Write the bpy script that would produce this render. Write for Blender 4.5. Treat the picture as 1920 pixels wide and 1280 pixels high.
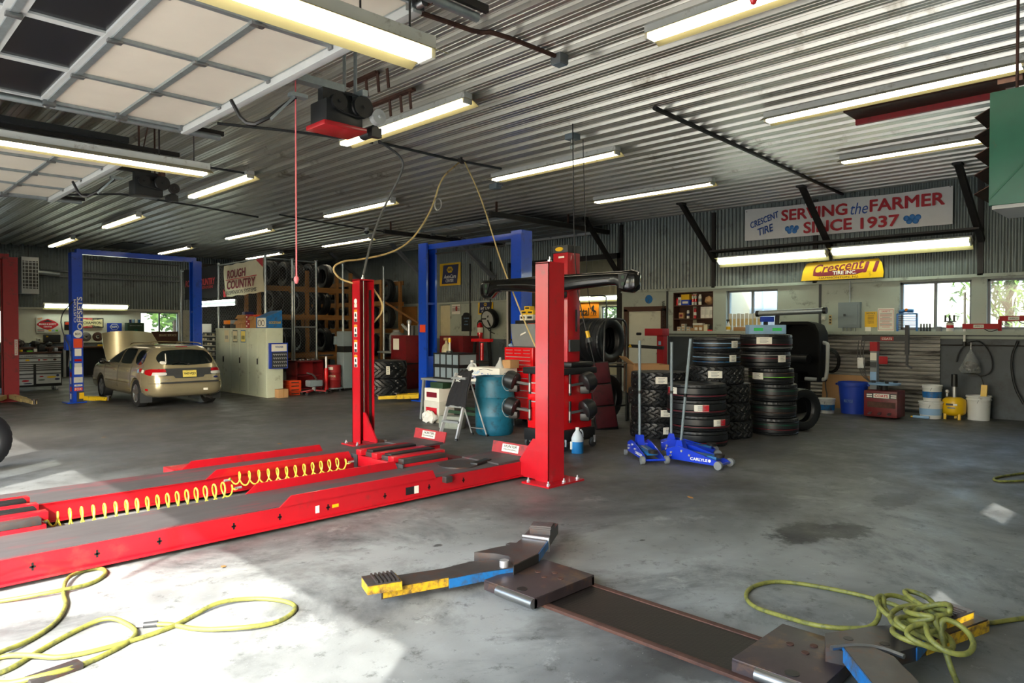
import bpy, bmesh, math, random
from mathutils import Vector, Matrix
from math import sin, cos, pi, radians
V = Vector
random.seed(7)
for o in list(bpy.data.objects): bpy.data.objects.remove(o)
scn = bpy.context.scene
COL = scn.collection
# ---------------------------------------------------------------- camera, sky, sun, exposure
cam = bpy.data.cameras.new('camera'); camo = bpy.data.objects.new('camera', cam); COL.objects.link(camo)
cam.sensor_width = 36.0; cam.lens = 1316.0/1920*36; cam.clip_start = .05; cam.clip_end = 300
camo.location = (0, 0, 1.6); camo.rotation_euler = (radians(90-.987), radians(0.0), radians(-45))
scn.camera = camo
scn.view_settings.view_transform = 'Standard'; scn.view_settings.look = 'None'
scn.view_settings.gamma = 1; scn.view_settings.exposure = 1.8; scn.view_settings.use_curve_mapping = False
world = bpy.data.worlds.new('sky'); scn.world = world; world.use_nodes = True
wn = world.node_tree.nodes; wl = world.node_tree.links
sky = wn.new('ShaderNodeTexSky'); sky.sky_type = 'NISHITA'; sky.sun_disc = False
sky.sun_elevation = radians(38); sky.sun_rotation = radians(234); sky.air_density = 1.2; sky.dust_density = 2.5
wl.new(sky.outputs[0], wn['Background'].inputs[0]); wn['Background'].inputs[1].default_value = .55
SUN = V((1, .72, -.956)).normalized()
sl = bpy.data.lights.new('sun', 'SUN'); sl.energy = 3.2; sl.angle = radians(.53); sl.color = (1, .95, .87)
so = bpy.data.objects.new('sun', sl); COL.objects.link(so); so.rotation_euler = SUN.to_track_quat('-Z', 'Y').to_euler(); so.location = (-6, -6, 9)
scn.cycles.max_bounces = 10; scn.cycles.diffuse_bounces = 6; scn.cycles.glossy_bounces = 4
scn.cycles.transparent_max_bounces = 12; scn.cycles.caustics_reflective = False; scn.cycles.caustics_refractive = False
scn.cycles.sample_clamp_indirect = 6.0; scn.cycles.use_denoising = True
# ---------------------------------------------------------------- materials
def lin(c):
    if isinstance(c, str): c = [int(c[i:i+2], 16)/255 for i in (0, 2, 4)]
    return tuple(x/12.92 if x <= .04045 else ((x+.055)/1.055)**2.4 for x in c)+(1.0,)
MATS = {}
def mk(name, col, rough=.5, metal=0, var=.12, scale=8, bump=0, dirt=None, damt=.0, dscale=3, coat=0, emit=0, stretch=None, spec=.5):
    m = bpy.data.materials.new(name); m.use_nodes = True; nt = m.node_tree; N = nt.nodes; L = nt.links
    p = N['Principled BSDF']; c = lin(col)
    p.inputs['Roughness'].default_value = rough; p.inputs['Metallic'].default_value = metal
    p.inputs['Coat Weight'].default_value = coat; p.inputs['Coat Roughness'].default_value = .08
    p.inputs['Specular IOR Level'].default_value = spec
    tc = N.new('ShaderNodeTexCoord'); src = tc.outputs['Object']
    if stretch:
        mp = N.new('ShaderNodeMapping'); mp.inputs['Scale'].default_value = stretch; L.new(src, mp.inputs[0]); src = mp.outputs[0]
    nz = N.new('ShaderNodeTexNoise'); nz.inputs['Scale'].default_value = scale; nz.inputs['Detail'].default_value = 5; nz.inputs['Roughness'].default_value = .6
    L.new(src, nz.inputs['Vector'])
    mx = N.new('ShaderNodeMix'); mx.data_type = 'RGBA'; L.new(nz.outputs[0], mx.inputs[0])
    mx.inputs[6].default_value = tuple(min(1, x*(1-var*1.6)) for x in c[:3])+(1,); mx.inputs[7].default_value = tuple(min(1, x*(1+var)) for x in c[:3])+(1,)
    out = mx.outputs[2]
    if dirt:
        n2 = N.new('ShaderNodeTexNoise'); n2.inputs['Scale'].default_value = dscale; n2.inputs['Detail'].default_value = 8; n2.inputs['Roughness'].default_value = .7
        L.new(src, n2.inputs['Vector'])
        rp = N.new('ShaderNodeValToRGB'); rp.color_ramp.elements[0].position = .62-damt*.35; rp.color_ramp.elements[1].position = .74-damt*.2
        L.new(n2.outputs[0], rp.inputs[0])
        m2 = N.new('ShaderNodeMix'); m2.data_type = 'RGBA'; L.new(rp.outputs[0], m2.inputs[0]); L.new(out, m2.inputs[6]); m2.inputs[7].default_value = lin(dirt); out = m2.outputs[2]
    L.new(out, p.inputs['Base Color'])
    if bump:
        b = N.new('ShaderNodeBump'); b.inputs['Strength'].default_value = bump; b.inputs['Distance'].default_value = .01; L.new(nz.outputs[0], b.inputs['Height']); L.new(b.outputs[0], p.inputs['Normal'])
    if emit:
        p.inputs['Emission Color'].default_value = c; p.inputs['Emission Strength'].default_value = emit
    MATS[name] = m; return m
def mglass(name, tint=(.9, .95, .95), haze=.12, refl=.08):
    m = bpy.data.materials.new(name); m.use_nodes = True; N = m.node_tree.nodes; L = m.node_tree.links; N.remove(N['Principled BSDF'])
    t = N.new('ShaderNodeBsdfTransparent'); t.inputs[0].default_value = tint+(1,)
    g = N.new('ShaderNodeBsdfGlossy'); g.inputs['Roughness'].default_value = .05
    d = N.new('ShaderNodeBsdfDiffuse'); d.inputs[0].default_value = (.8, .85, .85, 1)
    a = N.new('ShaderNodeMixShader'); a.inputs[0].default_value = haze; L.new(t.outputs[0], a.inputs[1]); L.new(d.outputs[0], a.inputs[2])
    f = N.new('ShaderNodeLayerWeight'); pw = N.new('ShaderNodeMath'); pw.operation = 'POWER'; L.new(f.outputs['Facing'], pw.inputs[0]); pw.inputs[1].default_value = 4
    ma = N.new('ShaderNodeMath'); ma.operation = 'MULTIPLY_ADD'; L.new(pw.outputs[0], ma.inputs[0]); ma.inputs[1].default_value = .6; ma.inputs[2].default_value = .03
    b = N.new('ShaderNodeMixShader'); L.new(ma.outputs[0], b.inputs[0]); L.new(a.outputs[0], b.inputs[1]); L.new(g.outputs[0], b.inputs[2])
    L.new(b.outputs[0], N['Material Output'].inputs[0]); MATS[name] = m; return m
mk('lift_red', 'b30f1e', .34, 0, .12, 5, .02, '8a2a2a', .14, 6, .4)
mk('matte_red', 'a8101a', .65, 0, .1, 5); mk('matte_black', '0b0c0d', .75, 0, .2, 6, 0, None, 0, 3, 0, 0, None, .2); mk('aluminium', 'b9bcbe', .35, .25, .08, 9); mk('worn_yellow', 'd0a81c', .5, 0, .15, 7, .05, '5a4632', .5, 22)
mk('faded_red', '9a2226', .5, 0, .2, 5, .05, '4a2a26', .25, 5)
mk('dark_red', '6a1016', .45, 0, .2, 5, .03, '2c1212', .2, 4)
mk('tool_red', 'd0121a', .22, 0, .06, 4, 0, None, 0, 3, .5)
mk('burgundy_vinyl', '5a1420', .55, 0, .25, 9, .1, '2a0c10', .3, 6)
mk('lift_blue', '0b46c0', .35, 0, .12, 5, .02, '0a2a70', .15, 5, .3)
mk('worn_blue', '1c6fb4', .45, 0, .2, 9, .05, '4a4a48', .35, 14)
mk('jack_blue', '1038c8', .28, 0, .08, 6, 0, None, 0, 3, .5)
mk('barrel_blue', '156580', .5, 0, .25, 7, .05, '123e50', .3, 9)
mk('bin_blue', '1a3fb0', .5, 0, .1, 5)
mk('sign_blue', '1c3aa8', .4); mk('navy', '141a4e', .4); mk('pale_blue', '8fb4d8', .6)
mk('lift_yellow', 'd8b41c', .45, 0, .15, 7, .03, '4a3a18', .25, 12)
mk('cream_yellow', 'c9b27a', .5, 0, .15, 7, .03, '5a4a38', .2, 9)
mk('yellow', 'e6b812', .35, 0, .08, 6); mk('sign_yellow', 'e9bc10', .35, 0, .12, 5, 0, 'a87818', .08, 6)
mk('orange', 'f08a10', .5, 0, .06, 3); mk('safety_orange', 'e2481c', .5)
mk('green', '0c6048', .42, 0, .2, 3, .02, '5a4a30', .14, 2.2); mk('dark_green', '24402c', .5); mk('lime', '6cc030', .5)
mk('white', 'e6e6e0', .5, 0, .05, 5); mk('old_white', 'cfcfc4', .55, 0, .12, 5, .02, '8a8474', .12, 7); mk('paper', 'e8e6dc', .8, 0, .05, 5)
mk('bucket_white', 'd8dad8', .4, 0, .08, 5, 0, '9a9488', .1, 8)
mk('vinyl_white', 'e2e2df', .45, 0, .08, 2.5, .05)
mk('cream', 'd8d0ae', .5, 0, .12, 5); mk('cream_sign', 'e3d9a8', .45, 0, .08, 5)
mk('light_housing', 'd9dcd8', .4, 0, .1, 5, 0, '6a5a44', .18, 4); mk('reflector', 'a99f72', .35, 0, .06, 4, 0)
mk('black', '101112', .45, 0, .2, 6); mk('gloss_black', '0a0b0c', .18, 0, .1, 4, 0, None, 0, 3, .4); mk('satin_black', '1d1f21', .35, 0, .15, 5)
mk('rubber', '131416', .72, 0, .25, 14, .06); mk('rubber_new', '15181c', .42, 0, .2, 18, .04)
mk('dark_grey', '35383a', .5, 0, .15, 6); mk('grey', '7d8284', .5, 0, .12, 6); mk('panel_grey', '7b8990', .45, 0, .08, 5); mk('light_grey', 'b4b8b8', .5, 0, .1, 6)
mk('steel', '8d8f90', .35, .9, .15, 9, .02); mk('bright_steel', 'c6c8ca', .25, .6, .08, 9); mk('galv', 'a2acaf', .38, .75, .2, 22, .02); mk('chrome', 'e0e2e4', .1, 1, .02, 5)
mk('worn_steel', '4f4c4c', .42, .55, .3, 11, .05, '5c4032', .32, 9); mk('plate_steel', '4a4144', .42, .5, .3, 8, .05, '6e5440', .25, 7)
mk('rusty', '54372c', .75, .1, .3, 10, .1, '3c2620', .4, 8); mk('dark_iron', '2a2725', .6, .3, .25, 9, .04)
mk('deck_dirt', '4d4a4b', .6, .1, .3, 5, .04, '7a3038', .3, 2.6, 0, 0, (.5, 2, 1))
mk('wood', '9a6a38', .65, 0, .28, 3, .05, None, 0, 3, 0, 0, (1, 1, 6)); mk('osb', 'a9743c', .8, 0, .3, 22, .1); mk('dark_wood', '4e3226', .7, 0, .3, 5, .05)
mk('cardboard', 'a9814f', .85, 0, .1, 4, .02); mk('kraft', 'b78e62', .85, 0, .1, 4); mk('cinder', '8b9186', .9, 0, .25, 16, .2)
mk('locker', 'c6cfba', .42, 0, .08, 3, 0, '7c7a5c', .1, 3.4); mk('rust_paint', '8c7c50', .6, 0, .2, 5)
mk('fabric_black', '15161b', .9, 0, .2, 30, .1); mk('fabric_cream', 'd9d5b8', .75, 0, .1, 3, .1); mk('rag', '4a4444', .9, 0, .6, 16, .2, 'a09890', .25, 14)
mk('hose_yellow', '83843c', .55, 0, .25, 25, .05, '4c5234', .4, 18); mk('coil_yellow', 'd8d24a', .35, 0, .08, 10); mk('cord_pink', 'd86a70', .6); mk('cable_grey', '55585a', .6)
mk('jug', 'cfd8dc', .35, 0, .05, 5); mk('fluid_blue', '2a86c8', .3, 0, .08, 5)
mk('gold_paint', 'b3a888', .25, .55, .06, 30, 0, None, 0, 3, .8); mk('gold_trim', '8b7d5c', .35, .4, .05, 20)
mk('tail_red', 'b01018', .15, 0, .1, 6, 0, None, 0, 3, .6); mk('tail_clear', 'd8d4d0', .12, 0, .05, 5, 0, None, 0, 3, .6)
mk('car_glass', '0f1718', .04, 0, .1, 3, 0, None, 0, 3, 1.0); mk('alloy', 'a8abae', .3, .9, .06, 9)
mk('plate_yellow', 'e6d36a', .5, 0, .05, 5); mk('text_red', 'c01a2a', .5, 0, .04); mk('text_blue', '1d4fa0', .5, 0, .04); mk('text_dark', '1a1a1e', .5); mk('maroon', '7a1226', .45); mk('berry', '2f7cc4', .4, 0, .2, 18)
mk('leaf', '56782c', .6, 0, .45, 2.0); mk('trunk', '5a4a3a', .85, 0, .3, 6, .2); mk('trailer', '94a4b6', .4, 0, .04, 2)
mk('stain', '3a4046', .5, 0, .3, 4, .02)
mk('tube_glow', 'fff6e0', .3, 0, 0, 5, 0, None, 0, 3, 0, 4.4)
mk('tube_glow_cool', 'f2fff0', .3, 0, 0, 5, 0, None, 0, 3, 0, 5.0)
mk('screen_green', '30a050', .4, 0, .1, 5, 0, None, 0, 3, 0, .12)
mglass('glass', (.93, .97, .97), .10); mglass('clear_glass', (.99, .99, .99), .01); mglass('dark_glass', (.25, .27, .30), .02); mglass('clear_bag', (.86, .87, .9), .14)
mk('door_panel', 'cfc8ba', .7, 0, .06, 3, .02, None, 0, 3, 0, 0, (1, 1, 1)); mk('door_dark', '14151c', .25, 0, .3, 5)
mk('pane_glare', 'f0f4f6', .2, 0, .05, 3)  # near-white colour in place of the reflections on the stored door's panes
# structure materials
mk('wall_paint', 'a9b3a9', .6, 0, .12, 1.6, .03, '5c5e56', .16, 2.6)
mk('wall_cream', 'cfd0c0', .6, 0, .1, 1.6, .03, '85847a', .10, 2.6)
mk('wall_dark', '333c42', .5, 0, .35, 2.2, .05, '181d20', .4, 1.9)
mk('cladding', '6d7674', .42, .35, .2, 3, .0, '3a3d3a', .18, 1.7)
mk('low_iron', 'a09f9a', .4, .4, .35, 4, .03, '2e2a26', .42, 2.2, 0, 0, (1, .35, 3))
mk('annex_wall', 'b5b094', .6, 0, .08, 2); mk('annex_ceiling', '5e6260', .6, 0, .2, 2)
mk('ceiling_metal', 'd4d3ca', .36, .75, .08, 2.5, 0, '7c705c', .06, 1.3)
mk('asphalt', 'b8b4a8', .9, 0, .15, 5, .05)
def mfloor():
    m = bpy.data.materials.new('concrete_floor'); m.use_nodes = True; N = m.node_tree.nodes; L = m.node_tree.links; p = N['Principled BSDF']
    tc = N.new('ShaderNodeTexCoord')
    def noise(s, d=6, r=.65, dist=0):
        n = N.new('ShaderNodeTexNoise'); n.inputs['Scale'].default_value = s; n.inputs['Detail'].default_value = d; n.inputs['Roughness'].default_value = r; n.inputs['Distortion'].default_value = dist
        L.new(tc.outputs['Object'], n.inputs['Vector']); return n
    def ramp(src, a, b, c0=(0, 0, 0, 1), c1=(1, 1, 1, 1)):
        r = N.new('ShaderNodeValToRGB'); r.color_ramp.elements[0].position = a; r.color_ramp.elements[1].position = b
        r.color_ramp.elements[0].color = c0; r.color_ramp.elements[1].color = c1; L.new(src, r.inputs[0]); return r.outputs[0]
    def mix(f, a, b, mode='MIX', fac=1):
        x = N.new('ShaderNodeMix'); x.data_type = 'RGBA'; x.blend_type = mode
        if f is None: x.inputs[0].default_value = fac
        else: L.new(f, x.inputs[0])
        for s, v in ((6, a), (7, b)):
            if isinstance(v, tuple): x.inputs[s].default_value = v
            else: L.new(v, x.inputs[s])
        return x.outputs[2]
    base = mix(noise(1.1, 7).outputs[0], lin('595e60'), lin('b6bcba'))
    base = mix(ramp(noise(.38, 5, .6, .4).outputs[0], .42, .62), base, lin('484b4c'))
    base = mix(ramp(noise(.62, 10, .72, .6).outputs[0], .50, .66), base, lin('44484a'))
    base = mix(ramp(noise(.9, 9, .75, .3).outputs[0], .58, .74), base, lin('c2c7c4'))
    for x, y, rx, ry, k in ((5.5, 2.28, .75, .40, 1), (5.8, 2.05, .55, .34, .95), (7.2, 2.1, .9, .35, .5), (6.2, 2.9, .8, .5, .4), (3.27, 4.05, .09, .06, .9), (4.45, 3.05, .06, .04, .9), (2.95, 1.75, .3, .5, .6), (9.5, 2.6, 1.2, .6, .45), (8.2, 3.2, 1.0, .5, .35)):
        mp = N.new('ShaderNodeMapping'); mp.inputs['Location'].default_value = (-x/rx, -y/ry, 0); mp.inputs['Scale'].default_value = (1/rx, 1/ry, 0); L.new(tc.outputs['Object'], mp.inputs[0])
        ln = N.new('ShaderNodeVectorMath'); ln.operation = 'LENGTH'; L.new(mp.outputs[0], ln.inputs[0])
        m_ = N.new('ShaderNodeMath'); m_.operation = 'MULTIPLY_ADD'; L.new(noise(5/max(.3, rx), 5, .7).outputs[0], m_.inputs[0]); m_.inputs[1].default_value = .9; L.new(ln.outputs['Value'], m_.inputs[2])
        base = mix(ramp(m_.outputs[0], .85, 1.5, (k, k, k, 1), (0, 0, 0, 1)), base, lin('2b2e30'))
    # floor turns darker and browner deeper in the shop, broken up by noise
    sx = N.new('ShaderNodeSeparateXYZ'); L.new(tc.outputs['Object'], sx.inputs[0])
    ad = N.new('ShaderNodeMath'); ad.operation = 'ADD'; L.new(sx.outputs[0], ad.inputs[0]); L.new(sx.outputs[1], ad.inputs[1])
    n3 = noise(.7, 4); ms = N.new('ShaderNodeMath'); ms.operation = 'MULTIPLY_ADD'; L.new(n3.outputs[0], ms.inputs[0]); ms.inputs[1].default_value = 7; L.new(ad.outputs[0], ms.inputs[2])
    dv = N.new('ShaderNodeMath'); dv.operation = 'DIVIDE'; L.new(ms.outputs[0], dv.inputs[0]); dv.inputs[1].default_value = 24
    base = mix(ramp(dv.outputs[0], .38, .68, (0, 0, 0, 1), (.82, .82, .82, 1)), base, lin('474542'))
    base = mix(ramp(noise(7, 9, .8).outputs[0], .555, .68), base, lin('3d403f'))
    base = mix(ramp(noise(30, 5, .75).outputs[0], .64, .74), base, lin('b9bcb8'))
    L.new(base, p.inputs['Base Color'])
    L.new(ramp(noise(2.2, 6).outputs[0], .3, .7, (.38, .38, .38, 1), (.72, .72, .72, 1)), p.inputs['Roughness'])
    b = N.new('ShaderNodeBump'); b.inputs['Strength'].default_value = .12; b.inputs['Distance'].default_value = .01; L.new(noise(40, 6).outputs[0], b.inputs['Height']); L.new(b.outputs[0], p.inputs['Normal'])
    MATS['concrete_floor'] = m
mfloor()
def mtread():
    m = mk('tread_plate', '4c4440', .45, .4, .3, 6, 0, '6a5244', .25, 5); N = m.node_tree.nodes; L = m.node_tree.links
    tc = N.new('ShaderNodeTexCoord'); mp = N.new('ShaderNodeMapping'); mp.inputs['Rotation'].default_value = (0, 0, radians(45)); mp.inputs['Scale'].default_value = (15, 15, 15)
    L.new(tc.outputs['Object'], mp.inputs[0]); ck = N.new('ShaderNodeTexBrick'); ck.inputs['Scale'].default_value = 1; ck.inputs['Mortar Size'].default_value = .12
    L.new(mp.outputs[0], ck.inputs['Vector']); b = N.new('ShaderNodeBump'); b.inputs['Strength'].default_value = .8; b.inputs['Distance'].default_value = .006
    L.new(ck.outputs['Fac'], b.inputs['Height']); L.new(b.outputs[0], N['Principled BSDF'].inputs['Normal'])
    pb = N['Principled BSDF']; src = pb.inputs['Base Color'].links[0].from_socket; x = N.new('ShaderNodeMix'); x.data_type = 'RGBA'; L.new(ck.outputs['Fac'], x.inputs[0]); L.new(src, x.inputs[6]); x.inputs[7].default_value = lin('1f1b1a'); L.new(x.outputs[2], pb.inputs['Base Color'])
mtread()
# ---------------------------------------------------------------- mesh builder
class Fr:
    """a flat frame: origin, right, up; z goes out of the face"""
    def __init__(s, o, u=(1, 0, 0), v=(0, 0, 1)):
        s.o = V(o); s.u = V(u).normalized(); s.v = V(v).normalized(); s.n = s.u.cross(s.v)
    def p(s, x, y, z=0): return s.o+s.u*x+s.v*y+s.n*z
    def at(s, x, y, z=0): return Fr(s.p(x, y, z), s.u, s.v)
def faceX(x, y, z): return Fr((x, y, z), (0, -1, 0))      # a face that looks towards -X
def faceY(x, y, z): return Fr((x, y, z), (1, 0, 0))       # a face that looks towards -Y
class B:
    def __init__(s): s.bm = bmesh.new(); s.mi = 0
    def quad(s, pts):
        f = s.bm.faces.new([s.bm.verts.new(p) for p in pts]); f.material_index = s.mi; return s
    def box(s, c, d, rz=0, bev=0, M=None):
        T = Matrix.Translation(c) @ Matrix.Rotation(rz, 4, 'Z') @ (M or Matrix())
        r = bmesh.ops.create_cube(s.bm, size=1, matrix=T @ Matrix.Diagonal((d[0], d[1], d[2], 1)))
        fs = set(f for v in r['verts'] for f in v.link_faces)
        for f in fs: f.material_index = s.mi
        if bev:
            es = set(e for v in r['verts'] for e in v.link_edges)
            rb = bmesh.ops.bevel(s.bm, geom=list(es), offset=bev, segments=2, profile=.6, affect='EDGES')
            for f in rb['faces']: f.material_index = s.mi
        return s
    def span(s, a, b, bev=0):
        return s.box([(a[i]+b[i])/2 for i in range(3)], [abs(b[i]-a[i]) for i in range(3)], 0, bev)
    def bar(s, p0, p1, w, h, up=(0, 0, 1)):
        p0 = V(p0); p1 = V(p1); d = p1-p0; l = d.length; d.normalize(); up = V(up)
        if abs(d.dot(up)) > .98: up = V((1, 0, 0))
        x = d.cross(up).normalized(); z = x.cross(d).normalized(); c = (p0+p1)/2
        M = Matrix(((x.x, d.x, z.x, c.x), (x.y, d.y, z.y, c.y), (x.z, d.z, z.z, c.z), (0, 0, 0, 1)))
        r = bmesh.ops.create_cube(s.bm, size=1, matrix=M @ Matrix.Diagonal((w, l, h, 1)))
        for f in set(f for v in r['verts'] for f in v.link_faces): f.material_index = s.mi
        return s
    def rings(s, rs, close=True, caps=True):
        vs = [[s.bm.verts.new(p) for p in r] for r in rs]; n = len(rs[0])
        for a, b in zip(vs, vs[1:]):
            for i in range(n if close else n-1):
                j = (i+1) % n
                try: f = s.bm.faces.new((a[i], a[j], b[j], b[i])); f.material_index = s.mi
                except ValueError: pass
        if caps and close:
            for r in (vs[0], vs[-1]):
                try: f = s.bm.faces.new(r); f.material_index = s.mi
                except ValueError: pass
        return s
    def cyl(s, p0, p1, r0, r1=None, n=16, caps=True):
        r1 = r0 if r1 is None else r1; p0 = V(p0); p1 = V(p1); d = (p1-p0).normalized()
        a = d.orthogonal().normalized(); b = d.cross(a)
        return s.rings([[p+(a*cos(2*pi*i/n)+b*sin(2*pi*i/n))*r for i in range(n)] for p, r in ((p0, r0), (p1, r1))], True, caps)
    def tube(s, pts, r, n=8, closed=False, smooth=0):
        pts = [V(p) for p in pts]
        for _ in range(smooth):
            q = []
            m = len(pts)
            for i in range(m if closed else m-1):
                a, b = pts[i], pts[(i+1) % m]; q += [a*.75+b*.25, a*.25+b*.75]
            pts = q if closed else [pts[0]]+q+[pts[-1]]
        m = len(pts); tg = []
        for i in range(m):
            a = pts[(i-1) % m] if closed or i > 0 else pts[i]; b = pts[(i+1) % m] if closed or i < m-1 else pts[i]
            t = (b-a); tg.append(t.normalized() if t.length > 1e-9 else V((0, 0, 1)))
        nrm = tg[0].orthogonal().normalized(); rs = []
        for i in range(m):
            nrm = (nrm-tg[i]*nrm.dot(tg[i])).normalized(); bn = tg[i].cross(nrm)
            rr = r(i/(m-1)) if callable(r) else r
            rs.append([pts[i]+(nrm*cos(2*pi*k/n)+bn*sin(2*pi*k/n))*rr for k in range(n)])
        if closed: rs.append(rs[0])
        return s.rings(rs, True, not closed)
    def lathe(s, prof, n=24, M=None, closed=False):
        M = M or Matrix(); rs = [[M @ V((r*cos(2*pi*i/n), r*sin(2*pi*i/n), z)) for i in range(n)] for r, z in prof]
        if closed: rs.append(rs[0])
        s.rings(rs, True, not closed); return s
    def ball(s, c, r, sc=(1, 1, 1), n=12):
        return s.lathe([(max(1e-4, r*cos(t)), r*sin(t)) for t in [(-.5+k/(n//2))*pi for k in range(n//2+1)]], n, Matrix.Translation(c) @ Matrix.Diagonal((sc[0], sc[1], sc[2], 1)))
    def prism(s, pts, fr, z0, z1):
        a = [s.bm.verts.new(fr.p(x, y, z0)) for x, y in pts]; b = [s.bm.verts.new(fr.p(x, y, z1)) for x, y in pts]; n = len(pts)
        for i in range(n): f = s.bm.faces.new((a[i], a[(i+1) % n], b[(i+1) % n], b[i])); f.material_index = s.mi
        for q in (a[::-1], b): f = s.bm.faces.new(q); f.material_index = s.mi
        return s
    def rect(s, fr, cx, cy, w, h, t=.004, z=0):
        return s.prism([(cx-w/2, cy-h/2), (cx+w/2, cy-h/2), (cx+w/2, cy+h/2), (cx-w/2, cy+h/2)], fr, z, z+t)
    def ell(s, fr, cx, cy, rx, ry=None, t=.004, z=0, n=24):
        ry = ry or rx; return s.prism([(cx+rx*cos(2*pi*i/n), cy+ry*sin(2*pi*i/n)) for i in range(n)], fr, z, z+t)
    def build(s, name, mat, parent=None, loc=None, smooth=True, ang=46):
        bmesh.ops.recalc_face_normals(s.bm, faces=s.bm.faces)
        me = bpy.data.meshes.new(name); s.bm.to_mesh(me); s.bm.free()
        for m in (mat if isinstance(mat, (list, tuple)) else [mat]): me.materials.append(MATS[m])
        if smooth: me.shade_smooth(); me.set_sharp_from_angle(angle=radians(ang))
        o = bpy.data.objects.new(name, me); COL.objects.link(o)
        if parent: o.parent = parent
        if loc: o.location = loc
        return o
def tag(o, label=None, cat=None, group=None, kind=None):
    for k, v in (('label', label), ('category', cat), ('group', group), ('kind', kind)):
        if v: o[k] = v
    return o
def T(name, label, cat, loc=(0, 0, 0), rz=0, group=None):
    o = bpy.data.objects.new(name, None); o.empty_display_size = .1; COL.objects.link(o); o.location = loc; o.rotation_euler = (0, 0, rz)
    return tag(o, label, cat, group)
def kids(o, allo=None): return [c for c in bpy.data.objects if c.parent == o]
def dup(o, loc, rz=None, label=None, group=None, parent=None, kd=None):
    c = o.copy(); COL.objects.link(c); c.location = loc
    if rz is not None: c.rotation_euler = (0, 0, rz)
    if parent: c.parent = parent
    if label: c['label'] = label
    if group: c['group'] = group
    for ch in o.children:
        d = ch.copy(); COL.objects.link(d); d.parent = c
        for g in ch.children:
            e = g.copy(); COL.objects.link(e); e.parent = d
    return c
def txt(s, fr, cx, cy, w, h, mat, parent, shear=0, bold=0, z=.004, rot=0, name='lettering', ex=.0015):
    cu = bpy.data.curves.new('t', 'FONT'); cu.body = s; cu.shear = shear; cu.resolution_u = 3; cu.align_x = 'CENTER'
    o = bpy.data.objects.new('t', cu); me = bpy.data.meshes.new_from_object(o); bpy.data.objects.remove(o); bpy.data.curves.remove(cu)
    bm = bmesh.new()
    for i, (dx, dy) in enumerate(((0, 0), (1, 0), (-1, 0), (0, 1), (0, -1), (.7, .7), (-.7, -.7), (.7, -.7), (-.7, .7)) if bold > .009 else ((0, 0),)):
        n0 = len(bm.verts); bm.from_mesh(me); bm.verts.ensure_lookup_table()
        for v in bm.verts[n0:]: v.co.x += dx*bold*1.6; v.co.y += dy*bold*1.6; v.co.z += i*1e-3
    bpy.data.meshes.remove(me)
    xs = [v.co.x for v in bm.verts]; ys = [v.co.y for v in bm.verts]; x0, x1, y0, y1 = min(xs), max(xs), min(ys), max(ys)
    r = bmesh.ops.extrude_face_region(bm, geom=list(bm.faces))
    for v in r['geom']:
        if isinstance(v, bmesh.types.BMVert): v.co.z += 1
    cr, sr = cos(rot), sin(rot)
    for v in bm.verts:
        a = ((v.co.x-x0)/(x1-x0)-.5)*w; b = ((v.co.y-y0)/max(1e-6, y1-y0)-.5)*h
        v.co = fr.p(cx+a*cr-b*sr, cy+a*sr+b*cr, z+ex*v.co.z)
    b = B(); b.bm.free(); b.bm = bm; return b.build(name, mat, parent, None, False)
def shp(kind, fr, args, mat, parent, name='emblem', t=.003, z=.003):
    b = B()
    if kind == 'r': b.rect(fr, *args, t=t, z=z)
    elif kind == 'e': b.ell(fr, *args, t=t, z=z)
    else: b.prism(args, fr, z, z+t)
    return b.build(name, mat, parent, None, False)
# ---------------------------------------------------------------- the building
XR, YL, XF, YE, ZC = 15.0, 28.0, -1.1, -1.0, 4.38
def st(o): o['kind'] = 'structure'; return o
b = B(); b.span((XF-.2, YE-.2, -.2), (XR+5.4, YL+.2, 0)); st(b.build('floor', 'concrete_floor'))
b = B(); b.span((-60, -60, -.5), (80, 90, -.21)); st(b.build('ground', 'asphalt'))
def panels(b, fr, us, vs, holes, t):
    """a wall of slabs on a frame, with openings left free"""
    us = sorted(set(us+[h[0] for h in holes]+[h[1] for h in holes])); vs = sorted(set(vs+[h[2] for h in holes]+[h[3] for h in holes]))
    us = [u for u in us]
    for u0, u1 in zip(us, us[1:]):
        run = None
        for v0, v1 in zip(vs, vs[1:]):
            cu, cv = (u0+u1)/2, (v0+v1)/2
            free = any(h[0] < cu < h[1] and h[2] < cv < h[3] for h in holes)
            if not free: b.prism([(u0, v0), (u1, v0), (u1, v1), (u0, v1)], fr, -t, 0)
def corr(b, fr, u0, u1, v0, v1, per, amp, z=0, holes=()):
    """a sheet of sinusoidal corrugation whose ribs run along v"""
    n = int((u1-u0)/per*6); pts = []
    for i in range(n+1):
        u = u0+(u1-u0)*i/n; pts.append((u, z+amp*cos(2*pi*u/per)))
    vs = [[b.bm.verts.new(fr.p(u, v, zz)) for u, zz in pts] for v in (v0, v1)]
    for i in range(n):
        f = b.bm.faces.new((vs[0][i], vs[0][i+1], vs[1][i+1], vs[1][i])); f.material_index = b.mi
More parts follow.
